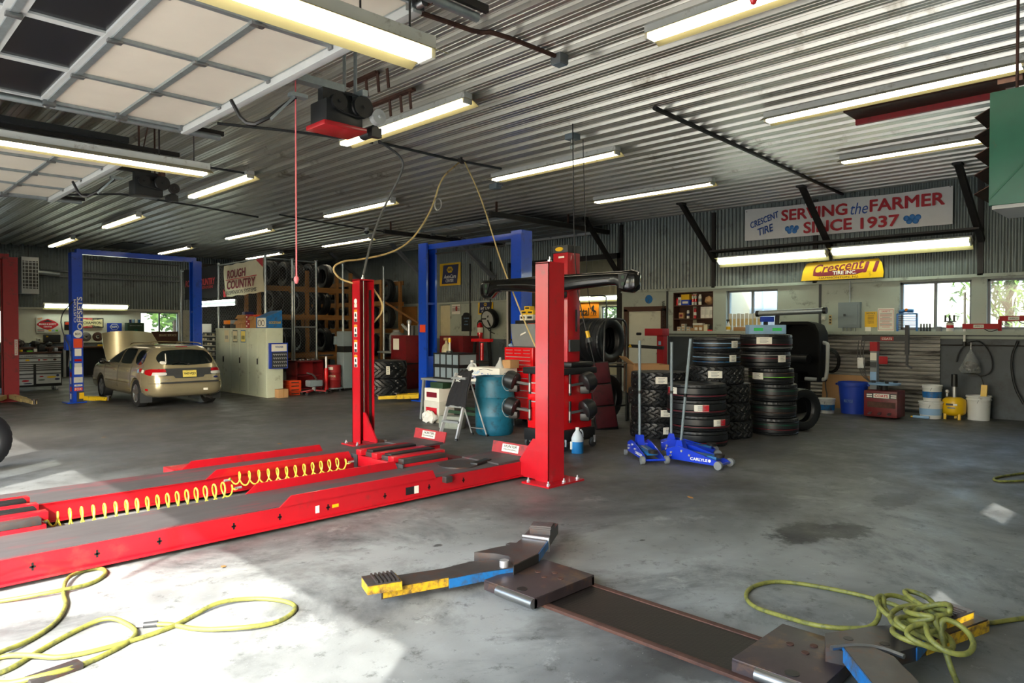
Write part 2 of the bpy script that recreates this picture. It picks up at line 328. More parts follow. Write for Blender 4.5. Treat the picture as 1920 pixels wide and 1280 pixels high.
# right wall: u = -Y.  frame origin at Y=0
FR = faceX(XR, 0, 0)
w1, w2, w3 = (-7.99, -6.77, 1.55, 2.49), (-4.33, -3.14, 1.6, 2.51), (-2.9, -1.5, 1.6, 2.51)
shelfh = (-9.4, -8.32, 1.5, 2.5); door = (-10.72, -9.72, 0, 2.06); opening = (-15.0, -11.05, 0, 3.5)
b = B(); b.mi = 0
panels(b, FR, [-9.55, -YE], [1.5, 2.57], [w1, w2, w3, shelfh], .25)
b.mi = 1; panels(b, FR, [-9.55, -YE], [0, 1.5], [], .25)
b.mi = 0; panels(b, FR, [-11.05, -9.55], [0, 2.57], [door], .25); panels(b, FR, [-YL, -15.0], [1.3, 2.47], [(-18.45, -17.9, 1.3, 2.42)], .25)
b.mi = 2; panels(b, FR, [-YL, -15.0], [0, 1.3], [(-18.45, -17.9, 0, 1.3)], .25)
b.mi = 3; corr(b, FR, -11.05, 1.0, 2.57, ZC+.1, .092, .012); corr(b, FR, -YL, -15.0, 2.47, ZC+.1, .092, .012); corr(b, FR, -15.0, -11.05, 3.55, ZC+.1, .092, .012)
mk('wall_bluegrey', '6f7a80', .55, 0, .15, 2, .03, '3a4044', .2, 2)
st(b.build('wall_right', ['wall_paint', 'wall_dark', 'wall_bluegrey', 'cladding']))
b = B(); b.rect(FR, -5.0, 2.575, 12.1, .06, .05); st(b.build('trim_1', 'wall_paint'))
b = B(); b.rect(FR, -21.5, 2.475, 13.0, .05, .05); st(b.build('trim_2', 'wall_paint'))
b = B(); b.rect(FR, -4.2, 1.53, 10.6, .07, .16); b.rect(FR, -4.2, 1.45, 10.6, .05, .03); st(b.build('trim_3', 'wall_paint'))
b = B()
for u in (-10.93, -8.28, -5.93, -2.98): b.rect(FR, u-.02, 3.45, .09, 1.75, .05)
for u in (-11.0, -15.05): b.rect(FR, u, 1.8, .12, 3.6, .06)
b.rect(FR, -13.0, 3.53, 4.1, .14, .06)
st(b.build('trim_4', 'dark_iron'))
b = B(); b.rect(FR, -15.12, 1.6, .05, 3.1, .09); st(b.build('trim_5', 'white'))
for k, (u, v, lab) in enumerate(((-9.56, 2.2, 0), (-5.85, 2.2, 0))):
    b = B(); b.rect(FR, u, 2.05, .04, 1.0, .03); st(b.build('trim_%d' % (6+k), 'dark_grey'))
# low sheet of horizontal corrugation behind the tyre changer
b = B(); corr(b, Fr((XR-.05, 0, 0), (0, 0, 1), (0, 1, 0)), .05, 1.47, 3.62, 8.2, .075, .012)
st(b.build('wall_right_lining', 'low_iron'))
# left wall (Y = 28)
FL = faceY(0, YL, 0)
wl1, wl2 = (8.62, 9.98, 1.12, 2.24), (3.3, 4.55, 1.12, 2.24)
b = B(); panels(b, FL, [XF, XR], [1.16, 2.3], [wl1, wl2], .25)
b.mi = 1; panels(b, FL, [XF, XR], [0, 1.16], [], .25)
b.mi = 2; corr(b, FL, XF, XR, 2.3, ZC+.1, .092, .012)
st(b.build('wall_left', ['wall_cream', 'wall_bluegrey', 'cladding']))
b = B(); b.rect(FL, 7, 2.31, 16, .06, .05); b.rect(FL, 7, 1.16, 16, .04, .03); st(b.build('trim_8', 'wall_cream'))
# front wall with bay doors, end wall: unseen, openings shaped for the sun patches
FF = Fr((XF, 0, 0), (0, 1, 0))
b = B(); panels(b, FF, [YE-.2, YL+.2], [0, ZC+.1], [(.4, 6.9, 0, 3.25), (7.2, 7.75, .9, 3.25), (8.5, 12.05, 0, 3.25)], .2); st(b.build('wall_front', 'wall_cream'))
FE = Fr((0, YE, 0), (-1, 0, 0))
b = B(); panels(b, FE, [-XR-.3, -XF], [0, ZC+.1], [(-4.44, -3.78, 2.85, 3.27), (-1.95, -1.36, 2.5, 2.95)], .04); st(b.build('wall_end', 'wall_cream'))
# ceiling of deep ribbed steel
P = .325; prof = []
one = [(0, 0), (.040, 0), (.044, .006), (.050, .006), (.054, 0), (.110, 0), (.114, .006), (.120, .006), (.124, 0), (.165, 0), (.205, .088), (.270, .088), (.282, .064), (.290, .064), (.302, .040), (.310, .040), (.3235, .002)]
n = int((XR-XF)/P)+1
for k in range(n):
    for x, z in one:
        X = XF+k*P+x
        if X <= XR+.2: prof.append((X, ZC+z))
hole = None
b = B(); vs = [[b.bm.verts.new((x, y, z)) for x, z in prof] for y in (YE-.2, YL+.2)]
for i in range(len(prof)-1): b.bm.faces.new((vs[0][i], vs[0][i+1], vs[1][i+1], vs[1][i]))
st(b.build('ceiling', 'ceiling_metal', smooth=False))
b = B(); b.span((XF-.3, YE-.3, ZC+.2), (XR+.3, YL+.3, ZC+.35)); st(b.build('roof', 'dark_grey'))
# the annex behind the drive-through opening
b = B(); FA = faceX(20, 0, 0); panels(b, FA, [-19, -9], [0, 4.3], [(-15.5, -14.2, 1.55, 2.42)], .15)
for i in range(40): b.rect(FA, -18.9+i*.25, 3.3, .03, 1.7, .012)
for y in (9.0, 19.0): b.span((XR+.25, y-.1, 0), (20.2, y, 4.3))
st(b.build('wall_annex', 'annex_wall'))
b = B(); b.span((XR+.25, 9, 4.3), (20.2, 19, 4.4)); st(b.build('ceiling_annex', 'annex_ceiling'))
def window(n, fr, u0, u1, v0, v1, div=2, mat='grey', dz=0, gl='glass'):
    fr = fr.at(0, 0, dz)
    root = st(T('window_%d' % n, None, None, fr.p((u0+u1)/2, v0, 0)))
    f2 = Fr((0, 0, 0), fr.u, fr.v); w, h = u1-u0, v1-v0
    b = B()
    for x in (-w/2+.02, w/2-.02): b.rect(f2, x, h/2, .04, h, .05, -.12)
    for y in (.02, h-.02): b.rect(f2, 0, y, w, .04, .05, -.12)
    for k in range(1, div): b.rect(f2, -w/2+w*k/div, h/2, .05, h, .05, -.115)
    b.build('window_frame', mat, root)
    for k in range(div):
        b = B(); b.rect(f2, -w/2+w*(k+.5)/div, h/2, w/div-.05, h-.06, .006, -.10); b.build('pane', gl, root)
    return root
window(1, FR, *w1[:2], 1.55, 2.49); window(2, FR, *w2); window(3, FR, *w3)
window(4, FL, *wl1); window(5, FL, *wl2); window(6, FA, -15.5, -14.2, 1.55, 2.42, 1)
window(7, FE, -4.44, -3.78, 2.85, 3.27, 1, 'grey', .1, 'clear_glass'); window(8, FE, -1.95, -1.36, 2.5, 2.95, 1, 'grey', .1, 'clear_glass'); window(9, FF, 7.2, 7.75, .9, 3.25, 1)
# inner doors
d = st(T('door_1', None, None, (XR, 10.22, 0)))
b = B(); f0 = Fr((0, 0, 0), (0, -1, 0))
for x in (-.56, .56): b.rect(f0, x, 1.06, .12, 2.12, .06)
b.rect(f0, 0, 2.12, 1.24, .12, .06); b.build('door_frame', 'dark_wood', d)
b = B(); b.rect(f0, 0, 1.03, 1.0, 2.06, .04, -.06); lf = b.build('door_leaf', 'wall_cream', d)
b = B(); b.cyl((-.0, -.42, 1.0), (-.06, -.42, 1.0), .012); b.ball((-.075, -.42, 1.0), .03); b.build('door_knob', 'steel', d)
d = st(T('door_2', None, None, (XR, 18.17, 0)))
b = B(); f0 = Fr((0, 0, 0), (0, -1, 0)); b.rect(f0, 0, 1.2, .55, 2.4, .04, -.08); b.build('door_leaf', 'cream', d)
b = B(); b.cyl((.0, -.2, 1.0), (-.05, -.2, 1.0), .012); b.ball((-.06, -.2, 1.0), .03); b.build('door_knob', 'steel', d)
# ---------------------------------------------------------------- outside
def tree(x, y, h, r, lab, seed):
    rnd = random.Random(seed); root = T('tree', lab, 'tree', (x, y, -.21), 0, 'trees outside the shop')
    b = B(); b.cyl((0, 0, 0), (0, 0, h*.6), .14, .07, 8)
    for k in range(5): a = k*1.3; b.cyl((0, 0, h*(.3+.06*k)), (cos(a)*r*.5, sin(a)*r*.5, h*(.5+.08*k)), .05, .02, 6)
    b.build('trunk', 'trunk', root)
    b = B()
    for k in range(1500):
        t = rnd.random()*2*pi; ph = math.acos(2*rnd.random()-1); q = r*(rnd.random()**.45)*(.75+.25*sin(3*t+ph*4))
        c = V((q*sin(ph)*cos(t), q*sin(ph)*sin(t), h*.6+q*cos(ph)*h*.42/r)); e = Matrix.Rotation(rnd.random()*6, 3, 'X') @ Matrix.Rotation(rnd.random()*6, 3, 'Z'); s = .09+.1*rnd.random()
        b.quad([c+e @ V(p) for p in ((-s, 0, 0), (0, -s*.6, .02), (s, 0, 0), (0, s*.6, -.02))])
    b.build('foliage', 'leaf', root, smooth=False)
for i, (x, y, h, r, lab) in enumerate(((24.5, 4.2, 5.5, 1.9, 'green tree seen through the middle window of the right wall'), (23.2, 16.2, 5, 1.5, 'green tree seen through the small window beside the orange sign'),
    (7.4, 32, 5.5, 1.6, 'pale green tree outside the left wall window, left pane'), (11.6, 33, 5.5, 1.8, 'pale green tree outside the left wall window, right pane'), (3.3, 32.5, 5, 1.6, 'green tree outside the far left window beside red lift post'), (26.5, 18.8, 5, 1.7, 'green tree beyond the annex window, farther back'))): tree(x, y, h, r, lab, i)
tr = T('trailer', 'white box trailer parked outside the right wall windows', 'trailer', (19.2, 4, -.21))
b = B(); b.span((-1.2, 1.4, 1.0), (1.2, 7.5, 3.6), .05); b.build('trailer_body', 'trailer', tr)
b = B()
for k in range(9): b.span((-1.23, 1.7+k*.7, 1.05), (-1.2, 1.73+k*.7, 3.55))
b.build('side_ribs', 'pale_blue', tr)
for y in (2.4, 3.4, 6.3):
    b = B()
    b.lathe([(.1, -.12), (.38, -.12), (.45, -.08), (.45, .08), (.38, .12), (.1, .12)], 20, Matrix.Translation((-.95, y, .45)) @ Matrix.Rotation(pi/2, 4, 'Y')); b.build('wheel', 'rubber', tr)
b = B(); b.span((-1.0, 1.6, .8), (1.0, 7.3, 1.02)); b.build('chassis', 'dark_grey', tr)
sh = T('shed', 'pale blue sided shed seen through the rightmost window', 'shed', (18.6, 1.6, -.21))
b = B(); b.span((-.9, -2.2, 0), (.9, 1.15, 3.4))
for k in range(14): b.span((-.92, -2.2, .2+k*.23), (-.9, 1.15, .22+k*.23))
b.build('siding', 'trailer', sh)
b = B(); b.prism([(-1.1, 3.4), (1.1, 3.4), (0, 4.1)], Fr((0, 1.3, 0), (1, 0, 0)), 0, 3.7); b.build('roof', 'grey', sh)
# ---------------------------------------------------------------- ceiling lights
def strip_light(name, L, cool=False, double=True):
    """housing, white wing reflector, tubes and lamp holders; runs along local Y, hangs below z=0"""
    root = T(name, 'x', 'light')
    b = B(); b.box((0, 0, -.035), (.13, L, .07), 0, .006); b.build('housing', 'light_housing', root)
    b = B(); pr = [(-.17, -.125), (-.06, -.07), (.06, -.07), (.17, -.125)]
    for (x0, z0), (x1, z1) in zip(pr, pr[1:]):
        b.rings([[(x0, y, z0), (x1, y, z1), (x1, y, z1-.004), (x0, y, z0-.004)] for y in (-L/2, L/2)])
    b.build('reflector', 'reflector', root)
    for x in ((-.045, .045) if double else (0,)):
        b = B(); b.cyl((x, -L/2+.04, -.11), (x, L/2-.04, -.11), .019, None, 8); b.build('tube', 'tube_glow_cool' if cool else 'tube_glow', root)
    for y in (-L/2+.02, L/2-.02):
        b = B()
        b.box((0, y, -.1), (.13, .03, .06), 0, .005)
        b.build('lamp_holder', 'old_white', root)
    return root
first = {}
def place_light(kind, L, loc, rz, label, group, cool=False):
    key = (L, cool)
    if key not in first: o = strip_light('strip_light', L, cool); first[key] = o; o.location = loc; o.rotation_euler = (0, 0, rz); tag(o, label, 'light', group)
    else: o = dup(first[key], loc, rz, label, group)
    return o
G = 'fluorescent strip lights on the ceiling'
rows = [(5.5, 7.6, 2.75, 'ceiling strip light just right of the red door opener'), (5.5, 13.35, 2.75, 'ceiling strip light between dark opener and trailing yellow hose'), (5.52, 19.35, 2.75, 'ceiling strip light third from the front in the row above the car'), (5.54, 25.3, 2.75, 'ceiling strip light at the far left end over tool chest'),
 (5.5, 2.35, 2.75, 'large ceiling strip light behind the red pull cord at top right'),
 (8.7, 7.8, 2.75, 'ceiling strip light right of the hanging bulb, above the camera beam'), (8.7, 13.6, 2.75, 'ceiling strip light with grey cable hanging past its end'), (8.75, 19.3, 2.75, 'ceiling strip light in the middle row above the car'), (8.8, 25.1, 2.75, 'farthest ceiling strip light of the middle row near rear wall'),
 (8.75, 2.75, 2.75, 'ceiling strip light beside the brown ceiling panel and green heater'),
 (11.75, 7.9, 2.75, 'two-piece ceiling strip light above the right wall braces'), (11.75, 19.0, 2.75, 'ceiling strip light in front of the tyre cage gate'), (11.75, 2.9, 2.75, 'ceiling strip light passing behind the green heater'), (11.75, 24.6, 2.75, 'small looking strip light inside the caged tyre store')]
for x, y, L, lab in rows:
    z = ZC+.004
    place_light(0, L, (x, y, z), 0, lab, G)
for loc, L, lab in (((1.38, 3.20, 3.26), 2.3, 'bright hanging strip light at top centre beside open bay door'), ((1.9, 8.05, 3.46), 2.6, 'long hanging strip light between the two open bay doors')):
    o = place_light(0, L, loc, pi/2, lab, 'strip lights hung between the bay doors')
    b = B()
    for y in (-L*.3, -L*.44): b.cyl((0, y, 0), (0, y, ZC-loc[2]), .006, None, 6)
    b.build('hanger', 'dark_iron', o)
# wall mounted strips tilt their face to the room
def wall_light(loc, L, lab, rot, cool=True, g='strip lights along the walls'):
    o = place_light(1, L, loc, 0, lab, g, cool); o.rotation_euler = rot; return o
wall_light((14.74, 6.82, 3.22), 2.45, 'wall strip light left half, above yellow shop sign', (0, radians(35), 0)); wall_light((14.74, 4.3, 3.24), 2.45, 'wall strip light right half, under the farmer banner', (0, radians(35), 0))
b = B(); b.span((14.6, 2.95, 3.37), (14.985, 8.2, 3.41)); tag(b.build('light_shelf', 'dark_iron'), 'dark angle iron shelf carrying the wall strip lights', 'bracket')
wall_light((6.83, 27.75, 2.47), 2.6, 'wall strip light above the painted signs behind the car', (0, radians(35), pi/2))
# cage light: two bare tubes one above the other
o = T('twin_tube_light', 'bare twin tube light fixed to the cage above boxes', 'light', (7.98, 19.6, 2.26))
b = B(); b.box((0, 0, .06), (.05, 2.6, .16)); b.build('housing', 'grey', o)
b = B(); b.span((.02, -.2, .04), (.19, -.16, .08)); b.build('bracket', 'grey', o)
for z in (0, .12):
    b = B(); b.cyl((-.045, -1.28, z), (-.045, 1.28, z), .019, None, 8); b.build('tube', 'tube_glow_cool', o)
o = place_light(1, 2.45, (19.8, 15.6, 2.78), 0, 'strip light above the orange sign beyond the opening', 'strip lights along the walls', True); o.rotation_euler = (0, radians(35), 0)
o = place_light(0, 2.75, (17.6, 13.6, 4.303), 0, 'strip light on the ceiling beyond the drive-through opening', 'strip lights along the walls')
# ---------------------------------------------------------------- overhead doors with tracks and openers
def overhead_door(Y0, Y1, z, lab, x1=2.52, nwin=1, glz=True):
    W = Y1-Y0; root = T('overhead_door', lab, 'garage door', (0, Y0, z))
    pw = .545; xs = [x1-pw*k for k in range(7)]
    for k in range(6):
        a, c = xs[k+1], xs[k]
        if k in (2, 3) and glz:
            b = B(); b.span((a+.01, 0, 0), (a+.06, W, .045)); b.span((c-.06, 0, 0), (c-.01, W, .045))
            for j in range(5): yy = W*j/4; b.span((a+.02, max(.001, yy-.035), .003), (c-.02, min(W-.001, yy+.035), .042))
            b.build('sash', 'light_grey', root)
            for j in range(4):
                b = B(); b.span((a+.05, W*j/4+.03, .018), (c-.05, W*(j+1)/4-.03, .026)); b.build('door_pane', 'door_dark', root)
        else:
            b = B(); b.span((a+.008, .02, .01), (c-.008, W-.02, .05)); b.build('door_section', 'door_panel', root)
    b = B()
    for k in range(0, 7): b.span((xs[k]-.022, 0, -.012), (xs[k]+.022, W, .012))
    b.build('section_rail', 'galv', root)
    b = B()
    for j in range(5):
        y = W*j/4; b.span((xs[2], max(0, y-.022), -.014), (x1, min(W, y+.022), .01))
    b.build('stile', 'galv', root)
    for k in range(0, 6):
        for j in (1, 2, 3):
            b = B(); b.box((xs[k], W*j/4, -.022), (.09, .05, .02), 0, .004); b.build('hinge', 'steel', root)
    for k in range(0, 6):
        for y in (-.03, W+.03):
            b = B(); b.cyl((xs[k], y-.04, -.02), (xs[k], y+.04, -.02), .024, None, 10); b.box((xs[k], y+(.05 if y < 0 else -.05), -.015), (.09, .06, .05)); b.build('roller', 'steel', root)
    b = B(); b.span((x1-.03, 0, -.06), (x1+.035, W, -.005), .004); b.build('top_strut', 'light_grey', root)
    return root
def track(Y, z, lab, side):
    root = T('door_track', lab, 'track', (0, Y, z)); b = B()
    b.tube([(-1.0, 0, -1.2), (-1.0, 0, -.35), (-.9, 0, -.1), (-.65, 0, 0), (0, 0, 0), (2.9, 0, 0)], .03, 8); b.build('track_channel', 'galv', root)
    b = B(); b.span((-.6, -.02*side, .03), (2.95, -.05*side, .075)); b.build('track_angle', 'dark_iron', root)
    b = B(); b.span((-.4, -.10*side, .06), (2.4, -.16*side, .12)); b.build('torsion_tube', 'satin_black', root)
    for x in (2.55, .6):
        b = B(); b.bar((x, .02*side, -.03), (x, .02*side, ZC-z), .05, .006); b.bar((x+.03, .02*side, .0), (x+.2, .02*side, ZC-z), .03, .005); b.build('hanger', 'rusty', root)
    b = B(); b.bar((2.3, .02*side, ZC-z-.01), (2.95, .02*side, ZC-z-.01), .06, .03); b.build('hanger_plate', 'rusty', root)
DZ = 3.5
overhead_door(3.3, 6.9, DZ, 'open overhead door nearest, cream panels and dark glass row'); overhead_door(8.35, 11.95, DZ, 'second open overhead door with cream panels behind hanging light', 2.48, 1, False)
track(7.0, DZ, 'galvanised door track along the far edge of nearest overhead door', -1); track(3.2, DZ, 'galvanised door track ending at top centre of photo', 1)
track(12.02, DZ, 'galvanised door track along far edge of second overhead door', -1); track(8.26, DZ, 'door track behind the long hanging strip light', 1)
def opener(Y, z, red, lab):
    root = T('door_opener', lab, 'door opener', (3.08, Y, z))
    b = B(); b.span((-3.9, -.045, .16), (.1, .045, .22)); b.build('trolley_rail', 'galv' if red else 'dark_iron', root)
    b = B(); b.span((-.1, -.04, .04), (.2, .04, .17)); b.box((.05, 0, -.05), (.34, .26, .2), 0, .01); b.build('motor_case', 'satin_black', root)
    if red: b = B(); b.box((.05, 0, -.155), (.4, .3, .04), 0, .008); b.build('cover', 'lift_red', root)
    for (x, y, r, m) in ((-.02, -.14, .07, 'black'), (.2, -.15, .09, 'black'), (.34, -.17, .065, 'light_grey' if red else 'dark_iron')):
        b = B(); b.lathe([(.012, -.03), (r, -.03), (r, -.022), (r*.86, -.012), (r*.86, .012), (r, .022), (r, .03), (.012, .03)], 22, Matrix.Translation((x, y, .03-.4*max(0, x-.2))) @ Matrix.Rotation(pi/2, 4, 'X'))
        b.cyl((x, y-.05, .03-.4*max(0, x-.2)), (x, y+.05, .03-.4*max(0, x-.2)), .014); b.build('pulley', m, root)
    b = B(); b.tube([(-.02, -.15, .1), (.2, -.15, .12), (.29, -.15, .03), (.2, -.15, -.06), (-.02, -.15, -.04), (-.09, -.15, .03)], .008, 6, True, 1); b.build('belt', 'rubber', root)
    b = B(); b.cyl((.36, -.1, -.12), (.36, .08, -.12), .05); b.box((.36, -.1, -.14), (.1, .06, .08)); b.build('brake_motor', 'satin_black', root)
    b = B(); b.tube([(-.72, .28, -.02), (-.66, .2, -.2), (-.58, .1, -.22), (-.32, .0, .03)], .016, 6, False, 1); b.build('door_arm', 'black', root)
    b = B(); b.bar((-.5, .06, -.17), (-.33, 0, .03), .04, .02); b.box((-.3, 0, .045), (.14, .07, .03)); b.build('arm_link', 'galv', root)
    b = B(); b.bar((.2, .12, .1), (.2, .12, ZC-z), .04, .01); b.bar((.2, -.05, .1), (.2, -.05, ZC-z), .04, .01); b.bar((.2, -.2, .14), (.2, .3, .14), .05, .05); b.build('hanger', 'galv' if red else 'rusty', root)
    return root
opener(5.2, 3.42, True, 'red and black door opener motor hung near the ceiling'); opener(9.9, 3.48, False, 'dark door opener motor behind the long hanging light')
def cord(pts, r, lab, mat, cat='cord', nm='pull_cord', end=None, sm=2):
    root = T(nm, lab, cat, pts[0]); q = [V(p)-V(pts[0]) for p in pts]
    b = B(); b.tube(q, r, 6, False, sm); b.build('line', mat, root)
    if end: b = B(); b.lathe([(.003, .03), (.018, .015), (.022, 0), (.012, -.03), (.003, -.035)], 10, Matrix.Translation(q[-1])); b.build('pull_handle', end, root)
    return root
# ---------------------------------------------------------------- things fixed under the ceiling
cord([(2.76, 5.2, 3.58), (2.76, 5.2, 2.0)], .006, 'pink release cord hanging from the red door opener', 'cord_pink', end='cord_pink', sm=0)
cord([(3.3, 1.62, ZC+.05), (3.3, 1.62, 3.23)], .006, 'pink pull cord in front of the large strip light', 'cord_pink', end='tool_red', sm=0)
cord([(8.05, 6.58, ZC+.03), (8.05, 6.5, 2.2), (8.2, 6.55, 1.9)], .006, 'thin black cord hanging down beside the camera beam', 'black')
# exhaust and air drops
# ---------------------------------------------------------------- drive-on alignment lift (red)
RF = lambda x, y, z: Fr((x, y, z), (0, -1, 0))       # face towards -X
RS = lambda x, y, z: Fr((x, y, z), (1, 0, 0))        # face towards -Y
lift = T('alignment_lift', 'red four-post drive-on lift lowered to the floor', 'car lift', (0, 0, 0))
def runway(y0, y1, outer):
    """y0 < y1; outer = the y of the outside edge"""
    b = B(); b.span((-1.0, y0, .03), (5.45, y0+.02, .185)); b.span((-1.0, y1-.02, .03), (5.45, y1, .185)); b.span((-1.0, y0, .165), (5.45, y1, .183)); b.span((-1.0, y0-.03, .03), (5.45, y0+.05, .045)); b.span((-1.0, y1-.05, .03), (5.45, y1+.03, .045))
    r = b.build('runway', 'lift_red', lift)
    b = B(); b.span((-1.0, y0+.012, .183), (5.5, y1-.012, .19)); b.build('deck', 'deck_dirt', r)
    for y in (y0, y1):
        b = B(); f = RS(0, y, 0); b.prism([(2.62, .186), (4.2, .186), (4.16, .265), (2.72, .265)], f, -.008, .008); b.build('side_flange', 'lift_red', r)
    b = B(); b.cyl((4.75, (y0+y1)/2, .19), (4.75, (y0+y1)/2, .203), .21, None, 28); b.build('turn_plate', 'worn_steel', r)
    b = B(); b.box((4.98, (y0+y1)/2-.1, .205), (.3, .08, .03), .3, .004); b.build('turn_plate_lock', 'black', r)
    b = B(); b.span((5.05, y0+.02, .19), (5.52, y1-.02, .205)); b.build('front_plate', 'deck_dirt', r)
    f = Fr((5.53, (y0+y1)/2, .2), (0, -1, 0), (.25, 0, .97)); w = (y1-y0)
    b = B(); b.rect(f, 0, .06, w, .135, .012); s = b.build('wheel_stop', 'faded_red', r)
    b = B(); b.rect(f, -.02, .065, .26, .085, .003, .012); pl = b.build('name_plate', 'old_white', r)
    txt('HUNTER', f, -.02, .085, .2, .03, 'text_dark', r, .2, .01, .0155); txt('ENGINEERING', f, -.02, .05, .2, .016, 'text_dark', r, 0, 0, .0155)
    return r
rn = runway(5.23, 5.85, 5.23); rfr = runway(6.70, 7.32, 7.32)
f = RS(0, 5.23, 0)
for x in (.1, .55, .97, 1.33, 1.72, 2.25, 2.62, 3.05, 3.62, 4.12, 4.55):
    b = B(); b.rect(f, x, .112, .012, .05, .003); b.rect(f, x, .11, .034, .013, .003); b.build('cross_slot', 'black', rn)
for x, w, h, m in ((2.95, .035, .06, 'paper'), (3.12, .06, .028, 'yellow'), (3.9, .1, .07, 'text_dark'), (3.97, .05, .07, 'paper')):
    b = B(); b.rect(f, x, .112, w, h, .002, .001 if m != 'paper' else .0025); b.build('sticker', m, rn)
b = B(); b.span((4.28, 5.17, .13), (4.36, 5.23, .19), .004); b.build('cable_bracket', 'worn_steel', rn)
b = B(); b.span((2.55, 7.33, .02), (3.3, 7.62, .19), .004); b.build('side_box', 'lift_red', rfr)
def fpost(y, s):
    """post beside the runways; s = +1 when the open side looks to +Y"""
    root = lift
    b = B(); w, d, h, t = .24, .19, 2.29, .012
    b.span((5.36, y-d/2, 0), (5.36+t, y+d/2, h)); b.span((5.60-t, y-d/2, 0), (5.60, y+d/2, h))
    b.span((5.36, y-s*d/2, 0), (5.60, y-s*d/2+s*t, h)); b.span((5.36, y-d/2, h-.012), (5.6, y+d/2, h+.006));
    p = b.build('post', 'lift_red', root)
    b = B(); b.span((5.385, y+s*.02, .05), (5.40, y+s*.06, h-.14)); b.build('guide_rail', 'dark_iron', p)
    b = B(); b.span((5.56, y+s*.02, .05), (5.575, y+s*.06, h-.14)); b.build('guide_rail', 'dark_iron', p)
    b = B(); b.cyl((5.47, y+s*.03, .3), (5.47, y+s*.03, h), .008); b.build('lift_cable', 'steel', p)
    b = B(); b.cyl((5.48, y, h), (5.48, y, h+.07), .011); b.cyl((5.48, y, h+.01), (5.48, y, h+.035), .026, None, 6); b.build('top_bolt', 'bright_steel', p)
    b = B(); b.span((5.22, y-.22, 0), (5.78, y+.16, .018)); bp = b.build('base_plate', 'lift_red', root)
    for bx, by in ((5.27, -.17), (5.5, -.18), (5.73, -.17), (5.27, .11), (5.73, .11)):
        b = B(); b.cyl((bx, y+by, .018), (bx, y+by, .06), .009); b.cyl((bx, y+by, .02), (bx, y+by, .036), .02, None, 6); b.build('anchor_bolt', 'bright_steel', bp)
    b = B(); f = Fr((5.388, y, 0), (0, s, 0)) if s > 0 else Fr((5.41, y, 0), (0, -1, 0))
    b.prism([(.10, .03), (.42, .03), (.42, .1), (.14, .45), (.10, .45)], f, -.02, 0); b.build('gusset', 'lift_red', root)
    return p
pn = fpost(4.92, 1); pf = fpost(8.43, -1)
b = B(); b.span((5.40, 5.0, .02), (5.56, 8.34, .06)); b.build('yoke_beam', 'dark_red', lift)
f = RF(5.36, 8.43, 0)
for k in range(4):
    z = 1.79-k*.21
    b = B(); b.rect(f, 0, z, .075, .17, .002); st_ = b.build('warning_label', 'paper', pf)
    b = B(); b.rect(f, 0, z+.068, .075, .032, .002, .001); b.build('orange_band', 'orange', st_)
    b = B(); b.rect(f, 0, z-.062, .06, .04, .002, .001); b.build('dark_band', 'dark_grey', st_)
    b = B(); b.prism([(-.02, z-.01), (.02, z-.02), (.01, z+.035), (-.015, z+.03)], f, .002, .003); b.build('pictogram', 'black', st_)
b = B(); b.ell(f, 0, 1.99, .036, None, .002); b.build('round_label', 'paper', pf)
b = B(); b.rect(f, 0, 1.93, .07, .05, .002); b.build('inspection_label', 'old_white', pf)
# rolling bridge jacks between the runways
def bridge_jack(x, label, w=.34):
    root = T('rolling_jack', label, 'jack', (x, 6.275, .1))
    b = B(); b.span((-w/2, -.44, .0), (w/2, .44, .12), .008); b.build('jack_body', 'lift_red', root)
    b = B(); b.span((-w/2+.03, -.44, .12), (w/2-.03, .44, .17), .006); b.build('jack_ram', 'worn_steel', root)
    for y in (-.3, 0, .3):
        b = B(); b.span((-w/2-.03, y-.05, .13), (w/2+.03, y+.05, .19), .006); b.build('pad_arm', 'lift_red', root)
    for y in (-.18, .16):
        b = B(); b.span((-w/2+.02, y-.06, .17), (w/2-.02, y+.06, .2), .005); b.build('rubber_pad', 'black', root)
    for y in (-.42, .42):
        b = B(); b.span((-w/2-.012, y-.06, -.02), (-w/2+.0, y+.06, .13), .003); b.build('end_cap', 'dark_grey', root)
    return root
bridge_jack(4.55, 'red rolling bridge jack between the runways at the far end', .62); bridge_jack(1.0, 'sunlit red rolling jack at the near end of the runways', .34)
def coil(p0, p1, r, n, lab):
    p0 = V(p0); p1 = V(p1); root = T('coil_hose', lab, 'hose', p0); d = p1-p0; L = d.length; ax = d.normalized(); a = ax.cross(V((0, 0, 1))).normalized(); u = a.cross(ax)
    pts = []
    m = n*14
    for i in range(m+1):
        t = i/m; an = 2*pi*n*t; rr = r*min(1, t*12, (1-t)*12); pts.append(ax*(L*t)+a*(cos(an)*rr)+u*(sin(an)*rr)-V((0, 0, .02*sin(pi*t))))
    b = B(); b.tube(pts, .0075, 6); b.build('coil', 'coil_yellow', root)
    for p in (V((0, 0, 0)), d):
        b = B(); b.cyl(p-ax*.03, p+ax*.03, .012, None, 8); b.build('fitting', 'bright_steel', root)
coil((1.2, 6.12, .17), (2.72, 6.22, .17), .075, 19, 'yellow spring air hose in the near half of lift gap'); coil((2.78, 6.6, .17), (4.12, 6.58, .17), .065, 14, 'yellow spring air hose along the far runway')
